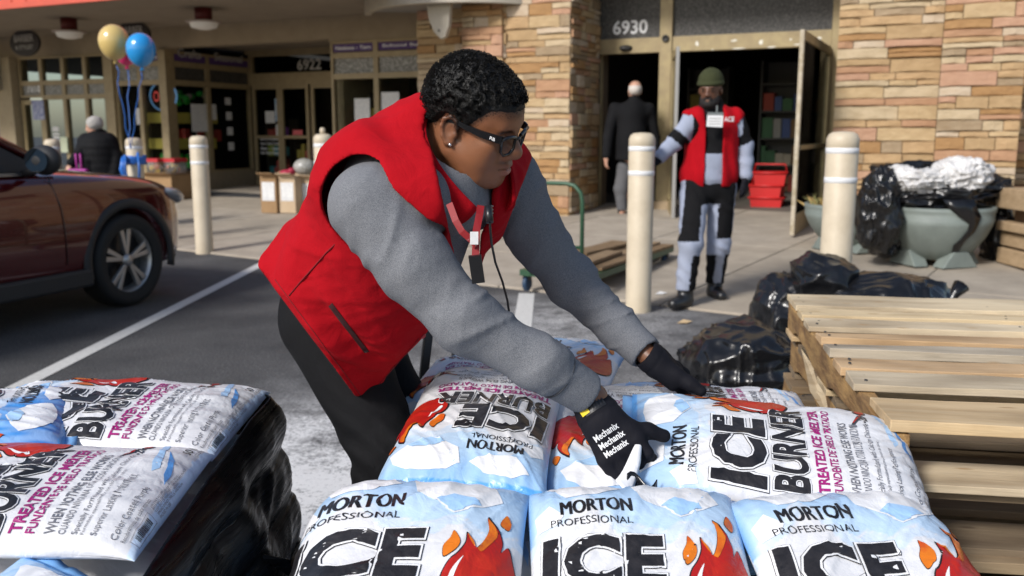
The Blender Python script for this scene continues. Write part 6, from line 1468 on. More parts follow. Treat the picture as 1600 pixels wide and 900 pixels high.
near = np.maximum(edge((421, 441), (568, 637), 1.95, (560, 420)), edge((568, 637), (672, 508), 1.8, (560, 420)) + wob * .5); near = np.maximum(near, edge((672, 512), (712, 398), 1.68, (560, 420))); near = np.maximum(near, edge((711, 400), (682, 262), 1.68, (600, 300)))
far = np.maximum(edge((754, 300), (748, 420), 1.75, (775, 350)), edge((752, 460), (795, 345), 1.85, (740, 350))); far = np.maximum(far, edge((700, 470), (760, 455), 1.8, (740, 350))); hid = edge((421, 441), (568, 637), 1.95, (560, 420)); far = np.where(f > .02, far, np.maximum(hid, -l - .02))
back = np.maximum(hid, f + .03); lmid = l - .035
keep = np.minimum(np.minimum(np.maximum(near, lmid), np.maximum(far, -lmid)), back); vest = smax(vest, keep, .005)
# armholes
armR = f_cap(g, SR - (AR[1] - SR) * .10, SR + (AR[1] - SR) * 1.6, .088, .080)
armL = f_cap(g, SLh - lA * .06, AL[1], .088, .085)
vest = smax(vest, -armR, .006); vest = smax(vest, -armL, .006)
neck = f_cap(g, Nk - sA * .02 + fA * .02, Nk + sA * .16 + fA * .05, .088, .10); vest = smax(vest, -neck, .01)
vest_o, vV, vQ = skin_mesh('vest', vest, g, M_VEST, me_, 4, .55)
# collar: a folded band standing round the neck
def col_pt(u, v):
    a_ = -2.55 + 5.1 * u - .0; ca, sa_ = cos(a_), sin(a_); w = .088 + .012 * v * (1 - v) * 4 + .016 * (1 - v); hgt = .062 * v - .022 * (abs(a_) / 2.55) ** 2 * 2.2
    return Vector(Nk - fA * ca * (w * 1.0) + lA * sa_ * w * 1.05 + sA * (.012 + hgt) + fA * (.004 + .03 * v + .05 * (abs(a_) / 2.55) ** 3))
q = MB(); q.grid(col_pt, 48, 8); c_ = q.build('collar', M_VEST, me_, fix=False); sm = c_.modifiers.new('t', 'SOLIDIFY'); sm.thickness = .007; sm.offset = 0
# shirt: trunk and both sleeves in one
g = Vox((-.62, 1.50, .72), (.36, 2.36, 1.42), .0050)
d, t, l, f = torso(g, -.042); X, Y, Z = g.full()
hem = -((g.X - hemP[0][0]) * hemN[0] + (g.Y - hemP[0][1]) * hemN[1] + (g.Z - hemP[0][2]) * hemN[2]) + .05; d = np.maximum(d, .13 - t)
shirt = smin(d, f_cap(g, SH * .9 + NK2 * .1, NK2, .055, .05), .05); shirt = smin(shirt, f_cap(g, SLh, NK2, .05, .05), .05); shirt = smin(shirt, f_cap(g, CH0, CH1, .066, .066), .05)
def sleeve(A, Rr, seed, near):
    A = [vv(a) for a in A]; s_ = f_chain(g, A, Rr, .03); Ltot = [0]
    for i in range(4): Ltot.append(Ltot[-1] + np.linalg.norm(A[i + 1] - A[i]))
    ax = (A[-1] - A[0]) / np.linalg.norm(A[-1] - A[0]); w = ((X - A[0][0]) * ax[0] + (Y - A[0][1]) * ax[1] + (Z - A[0][2]) * ax[2])
    # cross folds bunched at the elbow and above the cuff, drag folds at the shoulder
    n = vnoise(X + seed, Y, Z, 7); n2 = vnoise(X - seed, Y + seed, Z, 16); el = Ltot[2] * .97; side = (X - A[0][0]) * ax[2] - (Z - A[0][2]) * ax[0]
    rdg = lambda q: (1 - np.clip(np.abs(q) * 4.5, 0, 1)) ** 1.4
    wq = w + side * .45 + .03 * n; wm = w - side * .55 + .03 * n
    r1 = rdg(vnoise(wq, side * .22, Y * .22 + seed, 30)); r2 = rdg(vnoise(wm, side * .25 + 2, Y * .25 - seed, 26)); r3 = vnoise(wq, side * .2, Y * .2 + seed, 55)
    fo = .0075 * r1 * np.exp(-((w - el) / .10) ** 2) + 0.0070 * r2 * np.exp(-((w - .09) / .08) ** 2) + .0060 * r1 * np.exp(-((w - Ltot[4] + .10) / .07) ** 2) + .0015 * r2 + .0015 * r3 + .0015 * n2 + .004 * n
    s_ = s_ - fo
    cd = (A[4] - A[3]) / np.linalg.norm(A[4] - A[3]); c0 = A[4] - cd * .055; c1 = A[4] + cd * .018
    cut = (X - c1[0]) * cd[0] + (Y - c1[1]) * cd[1] + (Z - c1[2]) * cd[2]; cuffd = f_cap(g, c0, c1 + cd * .03, Rr[4] + .006, Rr[4] + .002)
    gap = (X - c0[0]) * cd[0] + (Y - c0[1]) * cd[1] + (Z - c0[2]) * cd[2]
    s_ = np.minimum(s_, np.maximum(cuffd, -gap + .002)); s_ = np.maximum(s_, cut)
    hol = f_cap(g, c1 - cd * .02, c1 + cd * .05, Rr[4] - .007, Rr[4] - .007)
    return np.maximum(s_, -hol)
shirt = smin(shirt, sleeve(AR, RR, 0., True), .025); shirt = smin(shirt, sleeve(AL, RL, 4., False), .025)
nb_ = vv(P(706, 312, 1.76)); nt_ = vv(P(708, 283, 1.76)); shirt = smin(shirt, f_cap(g, nb_, nt_, .066, .060), .03)
shirt = smax(shirt, -f_cap(g, nt_ + (nt_ - nb_) * .5, nt_ + (nt_ - nb_) * 3, .052, .058), .012)
skin_mesh('shirt', shirt, g, M_HEATH, me_, 2, .5)
for A, r_ in ((AR, RR[4]), (AL, RL[4])):
    cd = (A[4] - A[3]) / np.linalg.norm(A[4] - A[3]); c0 = A[4] - cd * .055; u_ = np.cross(cd, (0, 1, 0)); u_ /= np.linalg.norm(u_); w_ = np.cross(cd, u_); q = MB(); n = 28
    q.tube([Vector(c0 + (u_ * cos(2 * pi * k / n) + w_ * sin(2 * pi * k / n)) * (r_ + .0065)) for k in range(n + 1)], .0022, 6, cap=False); q.build('cuff_seam', mat('seam_grey', (.05, .053, .06), .95), me_)
# trousers
HR, KR, FR = vv(P(512, 505, 2.10)), vv(P(606, 705, 1.98)), vv((-.38, 2.08, .07)); HL, KL, FL = vv(P(545, 495, 2.36)), vv(P(650, 690, 2.24)), vv((-.26, 2.42, .07))
g = Vox((-.74, 1.72, .02), (-.02, 2.62, 1.06), .0085); X, Y, Z = g.full()
tr = smin(f_cap(g, HR, KR, .108, .078), f_cap(g, KR, FR, .076, .058), .03); tr = smin(tr, smin(f_cap(g, HL, KL, .105, .078), f_cap(g, KL, FL, .076, .058), .03), .02)
tr = smin(tr, f_ell(g, (HR + HL) / 2 + vv((.015, .0, .035)), (.150, .19, .15)), .05); tr = smin(tr, f_sph(g, HR + vv((.015, .08, .03)), .112), .05)
w = Z; tr = tr - (.006 * (1 - np.abs(np.sin(w * 50 + X * 40 + 6 * vnoise(X, Y, Z, 6))) * 1.6) * np.exp(-((Z - KR[2]) / .13) ** 2) + .012 * vnoise(X, Y, Z, 6))
tr = np.maximum(tr, -(Z - .055)); 
skin_mesh('trousers', tr, g, M_TROU, me_, 2, .5)
for F_ in (FR, FL):
    g = Vox(F_ + vv((-.14, -.12, -.075)), F_ + vv((.26, .12, .12)), .009); sh = smin(f_ell(g, F_ + vv((.07, 0, -.03)), (.14, .05, .045)), f_cap(g, F_ + vv((-.02, 0, -.02)), F_ + vv((-.02, 0, .08)), .052, .055), .03); sh = np.maximum(sh, -(g.Z - .002)); skin_mesh('boot', sh, g, M_BLK, me_, 2)
# ---------------------------------------------------------------- head
HM = Matrix.Translation(P(738, 190, 1.75)) @ (Matrix.Rotation(R(-21), 4, 'Z') @ Matrix.Rotation(R(22), 4, 'Y') @ Matrix.Rotation(R(13), 4, 'X')) @ Matrix.Scale(.85, 4)
HI = HM.inverted(); nkL = vv(HI @ Vector(Nk - sA * .05)); nkT = vv((-.035, 0, -.045))
g = Vox((-.140, -.105, -.20), (.145, .105, .168), .0030)
h = f_ell(g, (-.008, 0, .045), (.100, .079, .088)); h = smin(h, f_ell(g, (.036, 0, -.025), (.066, .068, .088)), .03)
h = smin(h, f_ell(g, (.058, 0, .045), (.048, .062, .052)), .03)
for sg in (-1, 1):
    h = smin(h, f_ell(g, (.050, sg * .040, -.050), (.040, .032, .044)), .025); h = smin(h, f_cap(g, (-.005, sg * .058, -.055), (.055, sg * .036, -.098), .022, .022), .03); h = smin(h, f_sph(g, (.074, sg * .044, -.016), .020), .02)
h = smin(h, f_sph(g, (.082, 0, -.100), .024), .03); h = smin(h, f_ell(g, (.030, 0, -.100), (.060, .052, .032)), .03)
h = smin(h, f_cap(g, (.086, -.034, .024), (.086, .034, .024), .015, .015), .02)
for sg in (-1, 1): h = smax(h, -f_sph(g, (.108, sg * .034, .004), .018), .018)
for sg in (-1, 1): h = smin(h, f_ell(g, (.084, sg * .033, .004), (.014, .017, .0125)), .004)
ns = smin(f_cap(g, (.096, 0, .016), (.116, 0, -.022), .010, .0135), f_sph(g, (.117, 0, -.027), .0155), .012)
for sg in (-1, 1): ns = smin(ns, f_sph(g, (.105, sg * .0165, -.033), .0125), .010)
h = smin(h, ns, .012)
for sg in (-1, 1): h = smax(h, -f_sph(g, (.112, sg * .0085, -.043), .0048), .004)
h = smin(h, f_ell(g, (.086, 0, -.066), (.022, .034, .026)), .02)
lip1 = f_chain(g, [(.094, -.024, -.066), (.106, -.008, -.0595), (.107, 0, -.061), (.106, .008, -.0595), (.094, .024, -.066)], [.004, .0085, .008, .0085, .004], .006)
lip2 = f_chain(g, [(.094, -.022, -.069), (.105, -.007, -.0755), (.105, .007, -.0755), (.094, .022, -.069)], [.004, .0105, .0105, .004], .006)
h = smin(h, lip1, .005); h = smin(h, lip2, .005); h = smax(h, -f_chain(g, [(.100, -.026, -.0685), (.1165, 0, -.0675), (.100, .026, -.0685)], [.0016, .0022, .0016], .003), .004)
for sg in (-1, 1):
    ear = f_ell(g, (-.010, sg * .080, -.010), (.017, .006, .028), np.array(Matrix.Rotation(.18, 3, 'Y')))
    hel = [(.004, sg * .080, .004), (.001, sg * .086, .020), (-.012, sg * .089, .026), (-.026, sg * .089, .016), (-.029, sg * .088, -.002), (-.022, sg * .087, -.022), (-.010, sg * .083, -.036), (.000, sg * .079, -.032)]
    ear = smin(ear, f_chain(g, hel, [.004, .0042, .0045, .0048, .0046, .0048, .0062, .005], .004), .004)
    ear = smax(ear, -f_ell(g, (-.008, sg * .090, -.006), (.0105, .0075, .014)), .004); ear = smin(ear, f_sph(g, (.004, sg * .080, -.012), .0055), .004); h = smin(h, ear, .006)
h = smin(h, f_cap(g, nkT, nkL, .060, .070), .035); h = smin(h, f_cap(g, (-.05, 0, .0), nkL + vv((-.02, 0, 0)), .050, .062), .03)
h_head, g_head = np.array(h), g; V, Q = nets(h, g); V = relax(V, Q, 1, .4); nh = len(V)
# pigment in head coordinates
x, y, z = V.T; C = np.tile(np.array((.25, .100, .046)), (nh, 1)) * (1 + .35 * fbm(x, y, z, 30, 2))[:, None]
def blend(m, c): 
    global C
    m = np.clip(m, 0, 1)[:, None]; C = C * (1 - m) + np.array(c) * m
gs = lambda cx, cy, cz, r, ry=None, rz=None: np.exp(-(((x - cx) / r) ** 2 + ((np.abs(y) - cy) / (ry or r)) ** 2 + ((z - cz) / (rz or r)) ** 2))
blend(.55 * gs(.07, .05, -.03, .03), (.20, .082, .038)); blend(.9 * gs(-.012, .085, -.01, .03), (.20, .085, .045)); blend(.55 * gs(.098, .0, .0, .03, .05, .02), (.075, .03, .016))
blend(1.6 * gs(.110, .0, -.076, .010, .016, .006), (.36, .12, .10)); blend(1.2 * gs(.110, .0, -.0605, .010, .018, .005), (.20, .075, .06))
blend(1.5 * gs(.098, .012, -.0505, .012, .018, .0045), (.03, .014, .009)); blend(.5 * gs(.08, .0, -.108, .03, .03, .02), (.07, .03, .017))
blend(1.4 * gs(.098, .034, .0225, .014, .020, .0045), (.02, .010, .007))
hz = np.interp(x, [-.12, -.085, -.055, -.032, -.012, .004, .022, .032, .045, .062, .078, .11], [-.034, -.030, -.012, .020, .024, .000, .000, .020, .036, .056, .062, .064])
fade = np.clip((z - hz + .018) / .03, 0, 1) * (np.abs(y) < .095); blend(.88 * fade * (1 - .0 * x), (.022, .013, .010))
lash = np.exp(-(((x - .097) / .008) ** 2 + ((np.abs(y) - .033) / .014) ** 2 + ((z - .001) / .0022) ** 2)); blend(1.3 * lash, (.012, .008, .006))
Vh = V @ np.array(HM.to_3x3()).T + np.array(HM.translation)
# coarse rest of the body under the clothes, joined to the head's mesh
g2 = Vox((-.66, 1.50, .06), (.36, 2.56, 1.36), .016); d, t, l, f = torso(g2, -.06); d = np.maximum(d, .16 - t); bd_f = smin(d, f_cap(g2, Nk - sA * .03, Nk + sA * .05, .06, .055), .04)
bd_f = smin(bd_f, f_chain(g2, AR, [.06, .05, .042, .033, .024], .03), .03); bd_f = smin(bd_f, f_chain(g2, AL, [.05, .042, .036, .03, .022], .03), .03)
for a, b, c_2 in ((HR, KR, FR), (HL, KL, FL)): bd_f = smin(bd_f, smin(f_cap(g2, a, b, .075, .055), f_cap(g2, b, c_2, .052, .036), .03), .04)
V2, Q2 = nets(bd_f, g2); V2 = relax(V2, Q2, 1)
# wrists at finer grain where they show between cuff and glove
parts_V = [Vh, V2]; parts_Q = [Q, Q2 + nh]; off_n = nh + len(V2)
for A, r_ in ((AR, .0300), (AL, .026)):
    cd = (A[4] - A[3]) / np.linalg.norm(A[4] - A[3]); a = A[4] - cd * .06; b = A[4] + cd * .035; g3 = Vox(np.minimum(a, b) - .05, np.maximum(a, b) + .05, .006); V3, Q3 = nets(f_cap(g3, a, b, r_, r_ - .002), g3); parts_V.append(V3); parts_Q.append(Q3 + off_n); off_n += len(V3)
allC = np.concatenate([C, np.tile(np.array((.20, .085, .043)), (off_n - nh, 1))])
bo_ = mesh_np('body', np.concatenate(parts_V), np.concatenate(parts_Q), M_SKIN, me_); pigment(bo_, allC)
# hair: a tight curly cap that grows out of the scalp's own surface, plus loose curls over it
X, Y, Z = g_head.full(); XK = [-.12, -.085, -.055, -.032, -.012, .004, .022, .032, .045, .062, .078, .11]; ZK = [-.034, -.030, -.012, .020, .024, .006, .006, .022, .038, .057, .063, .065]
hzg = np.interp(g_head.X, XK, ZK).astype(np.float32) + .004 * vnoise(X, Y, Z, 120)
up_ = np.clip((Z - hzg) / .060, 0, 1); th_ = -.0030 + .0045 * np.clip(up_ * 9, 0, 1) + .0085 * up_ * up_ * (3 - 2 * up_); th_ = th_ + .004 * np.exp(-((g_head.X + .075) / .05) ** 2) * up_
grow = np.clip(up_ * 3, .15, 1); cap = h_head - th_ - grow * (.0036 * (1 - np.abs(vnoise(X, Y, Z, 95)) * 5) + .0030 * vnoise(X, Y, Z, 42) + .004 * vnoise(X, Y, Z, 18))
cap = np.maximum(cap, np.where(Z < .034, np.abs(Y) - .0805, -1)); cap = np.maximum(cap, hzg - Z)
g = g_head
ho, hV, hQ = skin_mesh('hair', cap, g, M_HAIR, me_, 1, .3, HM)
rs2 = np.random.default_rng(5); sel = rs2.choice(len(hV), 9000); hc = vv(HM @ Vector((-.008, 0, .04))); hb = MB()
iv = np.array(HI.to_3x3()); it_ = np.array(HI.translation)
vs_all = []; fs_all = []
for k in sel:
    p = hV[k]; lp = iv @ p + it_
    if lp[2] < np.interp(lp[0], XK, ZK) + .016: continue
    n = p - hc; n /= np.linalg.norm(n); a = rs2.normal(size=3); a -= n * a.dot(n); a /= np.linalg.norm(a); b = np.cross(n, a); r_ = rs2.uniform(.0016, .0032); w = .0006; b0 = len(vs_all); base = p - n * .002; th0 = rs2.uniform(0, 6.28)
    for i in range(6):
        th = th0 + i * 1.15; c_ = base + n * (i * .0016) + (a * cos(th) + b * sin(th)) * r_; vs_all += [c_ - n * w, c_ + n * w]
    fs_all += [(b0 + 2 * i, b0 + 2 * i + 1, b0 + 2 * i + 3, b0 + 2 * i + 2) for i in range(5)]
fz_i = np.where((fade > .05) & (fade < .98))[0]; fz_i = rs2.choice(fz_i, min(len(fz_i), 3500))
for k in fz_i:
    if rs2.random() > fade[k] * 1.1: continue
    p = Vh[k]; n = p - hc; n /= np.linalg.norm(n); d_ = n * .5 + rs2.normal(size=3) * .7; d_ /= np.linalg.norm(d_); sd_ = np.cross(d_, n); sd_ /= max(np.linalg.norm(sd_), 1e-6); b0 = len(vs_all); L_ = .0008 + .0022 * fade[k]
    vs_all += [p - sd_ * .00035, p + sd_ * .00035, p + d_ * L_ + sd_ * .0003, p + d_ * L_ - sd_ * .0003]; fs_all.append((b0, b0 + 1, b0 + 2, b0 + 3))
hs_ = mesh_np('hair_curls', np.array(vs_all), np.array(fs_all), M_HAIR, me_); hs_['kind'] = 'stuff'
# glasses
M_FRAME = mat('glasses_black', (.008, .008, .009), .18, spec=.6); GX = .128
def hd(*p): return HM @ Vector(p)
gl_ = MB()
for sg in (-1, 1):
    rim = [(.114, sg * .012, .012), (.113, sg * .030, .016), (.108, sg * .058, .017), (.104, sg * .062, .010), (.106, sg * .056, -.016), (.109, sg * .044, -.026), (.113, sg * .024, -.026), (.116, sg * .013, -.014), (.114, sg * .012, .012)]
    gl_.tube([hd(*p) for p in rim], [.0034, .0036, .0038, .0036, .003, .0028, .0028, .0028, .0034], 8, cap=False)
    tp = [(.105, sg * .064, .013), (.095, sg * .071, .014), (.06, sg * .078, .013), (.02, sg * .082, .015), (-.004, sg * .084, .019), (-.022, sg * .083, .012), (-.034, sg * .080, -.006)]
    vs = []
    for i, p in enumerate(tp):
        hh = (.0085, .0085, .0075, .0055, .0048, .004, .0035)[i]; 
        for (dy, dz) in ((-.0022, -hh), (.0022, -hh), (.0022, hh), (-.0022, hh)): vs.append(hd(p[0], p[1] + dy, p[2] + dz))
    gl_.add(vs, [(i * 4 + k, i * 4 + (k + 1) % 4, i * 4 + 4 + (k + 1) % 4, i * 4 + 4 + k) for i in range(len(tp) - 1) for k in range(4)] + [(3, 2, 1, 0), tuple(len(vs) - 4 + k for k in range(4))])
gl_.tube([hd(.114, -.013, .006), hd(.117, 0, .009), hd(.114, .013, .006)], .003, 8)
go_ = gl_.build('glasses', M_FRAME, me_)
for sg in (-1, 1):
    q = MB(); pts = [hd(*p) for p in ((.1135, sg * .014, .010), (.111, sg * .034, .0145), (.1075, sg * .058, .014), (.106, sg * .054, -.016), (.109, sg * .044, -.024), (.1125, sg * .024, -.024), (.115, sg * .015, -.012))]; q.add(pts, [tuple(range(7))]); ln = q.build('lens', M_GLASSC, me_); ln.parent = go_
sign_text('RB', tuple(hd(.082, -.0775, .010)), tuple((hd(1, 0, 0) - hd(0, 0, 0))), tuple((hd(0, 0, 1) - hd(0, 0, 0))), .011, .006, M_WHITE, 'temple_mark', me_, .0006, .01).parent = go_
q = MB(); q.ell(hd(.000, -.0855, -.036), (.0036,) * 3, 10, 8); q.build('ear_stud', mat('stud', (.8, .8, .82), .1, metal=.9), me_)
# ---------------------------------------------------------------- gloves
def glove(W, D, N_, wid, palmL, fingers, thumb, label, Rw):
    """W wrist, D hand direction, N_ back-of-hand normal; fingers: lists of joints"""
    D = vv(D) / np.linalg.norm(D); N_ = vv(N_); N_ -= D * N_.dot(D); N_ /= np.linalg.norm(N_); S = np.cross(D, N_)
    pts = np.concatenate([np.array([W])] + [np.array(f_) for f_ in fingers] + [np.array(thumb)]); g = Vox(pts.min(0) - .06, pts.max(0) + .05, .0030)
    kn = W + D * palmL; pa = None
    for i in range(4):
        s_ = (i - 1.5) / 3 * wid * .78; c_ = f_cap(g, W + D * .01 + S * s_ * .55, kn + S * s_ - N_ * .002 * abs(i - 1.5), .021, .0155); pa = c_ if pa is None else smin(pa, c_, .02)
    pa = smin(pa, f_cap(g, W - D * .035, W + D * .02, Rw, Rw - .002), .02)
    for f_ in fingers: pa = smin(pa, f_chain(g, f_, [.0135, .0122, .0112, .0100], .006), .007)
    pa = smin(pa, f_chain(g, thumb, [.021, .0165, .0142, .0128], .012), .016)
    X, Y, Z = g.full(); wv = (X - W[0]) * D[0] + (Y - W[1]) * D[1] + (Z - W[2]) * D[2]
    pa = pa - .0016 * vnoise(X, Y, Z, 60) - .0012 * (np.abs(wv - .012) < .003) * -1
    pa = np.maximum(pa, -(wv + (.026 if Rw > .035 else .012))); hol = f_cap(g, W - D * .06, W - D * .012, Rw - .0045, Rw - .0045); pa = np.maximum(pa, -hol)
    o, V_, Q_ = skin_mesh('glove', pa, g, M_GLOVE, me_, 1, .4); return o, D, N_, S
WRp = vv(P(931, 643, 1.668)); Dr = vv(P(976, 712, 1.625)) - WRp; Nr = vv((-.42, -.62, .66))
Du = Dr / np.linalg.norm(Dr); Nu = Nr - Du * Nr.dot(Du); Nu /= np.linalg.norm(Nu); Su = np.cross(Du, Nu)
kn = WRp + Du * .085; fr = []
for i in range(4):
    s_ = (i - 1.5) / 3 * .074; b = kn + Su * s_; le = (.038, .043, .041, .033)[i] if Su[0] > 0 else (.033, .041, .043, .038)[i]; d1 = Du * .9 - Nu * .25; d2 = Du * .55 - Nu * .8; d3 = Du * .1 - Nu * 1.0
    d1, d2, d3 = [q_ / np.linalg.norm(q_) for q_ in (d1, d2, d3)]; fr.append([b, b + d1 * le, b + d1 * le + d2 * le * .7, b + d1 * le + d2 * le * .7 + d3 * le * .55])
thR = [vv(P(958, 660, 1.662)), vv(P(985, 672, 1.652)), vv(P(1012, 673, 1.655)), vv(P(1037, 681, 1.66))]
glR, Dg, Ng, Sg = glove(WRp, Dr, Nr, .088, .082, fr, thR, '', .036)
WLp = vv(P(1015, 557, 1.945)); Dl = vv(P(1062, 592, 1.945)) - WLp; Nl = vv((.25, -.35, .90)); Dlu = Dl / np.linalg.norm(Dl); Nlu = Nl - Dlu * Nl.dot(Dlu); Nlu /= np.linalg.norm(Nlu); Slu = np.cross(Dlu, Nlu)
knl = WLp + Dlu * .075; fl = []
for i in range(4):
    s_ = (i - 1.5) / 3 * .070; b = knl + Slu * s_ + vv((0, .02, 0)); le = .038; d1 = Dlu * .8 + vv((0, .45, -.15)); d2 = Dlu * .4 + vv((0, .4, -.8)); d3 = vv((0, .0, -1.))
    d1, d2, d3 = [q_ / np.linalg.norm(q_) for q_ in (d1, d2, d3)]; fl.append([b, b + d1 * le, b + d1 * le + d2 * le * .7, b + d1 * le + d2 * le * .7 + d3 * le * .5])
thL = [vv(P(1030, 572, 1.93)), vv(P(1055, 585, 1.915)), vv(P(1078, 600, 1.90)), vv(P(1095, 611, 1.89))]
glL, _, _, _ = glove(WLp, Dl, Nl, .082, .072, fl, thL, '', .031)
# glove strap patch and lettering on the near hand
def on_back(sx, dx, lift=.0): return Vector(WRp + Du * dx + Su * sx + Nu * (.0225 + lift))
exG = Vector(Su if Su[0] > 0 else -Su); eyG = Vector(Nu).cross(exG)
for k, (tx, dx, wd) in enumerate((('Mechanix', .046, .052), ('Mechanix', .063, .054), ('Mechanix', .080, .050))):
    p = on_back(-.030 if Su[0] > 0 else .030, dx, -.0012 * 0); V_, Fc = text2d(tx, 1.0, .02, 0, .25); lo = V_.min(0); hi = V_.max(0); hgt = .0125
    gp = []
    from mathutils.bvhtree import BVHTree
    me_g = glR.data; im = WM[me_]; bvh = BVHTree.FromPolygons([im @ v.co for v in me_g.vertices], [tuple(q_.vertices) for q_ in me_g.polygons])
    for (x_, y_) in V_:
        u_ = (x_ - lo[0]) / (hi[0] - lo[0]); w_ = (y_ - lo[1]) / (hi[1] - lo[1]); c_ = p + exG * (u_ * wd) + eyG * ((w_ - .5) * hgt); hit = bvh.ray_cast(c_ + Vector(Nu) * .04, -Vector(Nu), .09); gp.append((hit[0] if hit[0] is not None else c_) + Vector(Nu) * .0008)
    q = MB(); q.add(gp, Fc); o_ = q.build('lettering', M_WHITE, me_, fix=False); o_.parent = glR
q = MB(); c0 = on_back(-.010 if Su[0] > 0 else .010, -.010, .006); rows = []
def drape(c_, lift): 
    hit = bvh.ray_cast(c_ + Vector(Nu) * .05, -Vector(Nu), .1); return (hit[0] if hit[0] is not None else c_) + Vector(Nu) * lift
def patch(cs, cd_, w_, h_, m, name, lift, n=6):
    q = MB(); q.grid(lambda u, v: drape(Vector(WRp + Su * (cs + (u - .5) * w_) + Du * (cd_ + (v - .5) * h_)), lift), n, n); o_ = q.build(name, m, me_); o_.parent = glR; return o_
sg_ = 1 if Su[0] > 0 else -1
patch(.004 * sg_, -.008, .044, .024, M_BLK, 'strap', .0016); patch(-.016 * sg_, -.006, .017, .013, mat('patch_yellow', (.75, .55, .02), .5), 'yellow_tag', .0030)
for k in range(5): patch((.000 + .006 * k) * sg_, -.008, .0022, .018, mat('strap_rib', (.03, .03, .034), .4), 'strap_rib', .0034, 3)
# ---------------------------------------------------------------- small things worn
def tor_pt(t, a, lift=.0):
    """point on the vest's outside at height t and angle a round the trunk"""
    T_ = [-.25, -.08, .02, .15, .28, .40, .48, .54, .60, .66]; aa = np.interp(t, T_, [.25, .252, .250, .236, .224, .216, .200, .160, .10, .03]); bb = np.interp(t, T_, [.19, .192, .197, .196, .184, .162, .140, .112, .07, .02]); o_ = np.interp(t, T_, [0, 0, .005, .012, .012, .0, -.018, -.03, -.035, -.04])
    d_ = vv((0, 0, 0)) + fA * (bb * cos(a)) + lA * (aa * sin(a)); n_ = d_ / np.linalg.norm(d_); return Vector(Hc + sA * t + fA * o_ + d_ + n_ * lift)
M_SNAP = mat('snap_red', (.42, .02, .03), .3, spec=.6)
bvv = BVHTree.FromPolygons([tuple(v) for v in vV], [tuple(q_) for q_ in vQ])
def on_vest(px, py, lift=.001):
    d_ = ray(px, py).normalized(); hit = bvv.ray_cast(Vector((0, 0, CAMH)), d_, 6)
    if hit[0] is None: return None, None
    n_ = hit[1] if hit[1].dot(d_) < 0 else -hit[1]; return hit[0] + n_ * lift, n_
for (px, py) in ((661, 525), (625, 567), (757, 440)):
    c_, n_ = on_vest(px, py)
    if c_ is not None:
        q = MB(); q.lathe([(.001, .003), (.0045, .003), (.0062, .0012), (.0068, 0)], c_, 16, 0, n_); q.build('snap', M_SNAP, me_)
# stitched seam down the side of the vest
pts = [on_vest(*p, .0012)[0] for p in ((533, 372), (510, 395), (490, 418), (470, 440), (452, 462), (438, 484))]; pts = [p for p in pts if p is not None]
if len(pts) > 2: q = MB(); q.tube(pts, .0016, 6); q.build('side_seam', mat('seam_red', (.20, .002, .006), .9), me_)
def vest_patch(cs, n, lift, name, m, th=.004):
    q = MB(); ok = []
    for j in range(n + 1):
        for i in range(n + 1):
            u, v = i / n, j / n; px = (cs[0][0] * (1 - u) + cs[1][0] * u) * (1 - v) + (cs[3][0] * (1 - u) + cs[2][0] * u) * v; py = (cs[0][1] * (1 - u) + cs[1][1] * u) * (1 - v) + (cs[3][1] * (1 - u) + cs[2][1] * u) * v
            c, nn = on_vest(px, py, 0); ok.append(c + nn * lift(u, v) if c is not None else None)
    if any(p is None for p in ok): return None
    q.add(ok, [(j * (n + 1) + i, j * (n + 1) + i + 1, (j + 1) * (n + 1) + i + 1, (j + 1) * (n + 1) + i) for i in range(n) for j in range(n)], 0, True); o_ = q.build(name, m, me_, fix=False); sm_ = o_.modifiers.new('t', 'SOLIDIFY'); sm_.thickness = th; sm_.offset = 0; return o_
def vest_line(pp, r_, name):
    c = [on_vest(*p, .0006)[0] for p in pp]; c = [p for p in c if p is not None]
    if len(c) > 2: q = MB(); q.tube(c, r_, 5); q.build(name, mat('seam_red', (.20, .002, .006), .9), me_)
lerp_ = lambda a, b, n: [(a[0] + (b[0] - a[0]) * k / n, a[1] + (b[1] - a[1]) * k / n) for k in range(n + 1)]
vest_line(lerp_((430, 437), (564, 618), 24), .0010, 'hem_stitch'); vest_line(lerp_((573, 622), (655, 528), 14), .0010, 'placket_stitch'); 
# hip pocket: a patch whose slanting mouth gapes
vest_patch(((468, 515), (517, 474), (573, 549), (528, 602)), 16, lambda u, v: .003 + .020 * max(0, u - .45) ** 1.3 * 2.2 * sin(pi * min(1, max(0, v * .9 + .08))) + .002 * sin(v * 9 + u * 4), 'pocket', M_VEST)
vest_patch(((514, 478), (519, 473), (577, 549), (569, 551)), 10, lambda u, v: .0010, 'pocket_mouth_shade', mat('slit_shade', (.03, .001, .002), .95), .001)  # dark sliver: shade inside the gaping mouth, painted in as colour
c_, n_ = on_vest(769, 327, .0012)
if c_ is not None:
    ex = Vector((1, 0, 0)) - n_ * n_.x; ex.normalize(); ey = n_.cross(ex); sign_text('ACE', tuple(c_ - ex * .030 - ey * .008), tuple(ex), tuple(ey), .036, .017, M_WHITE, 'lettering', me_, .001, .02)
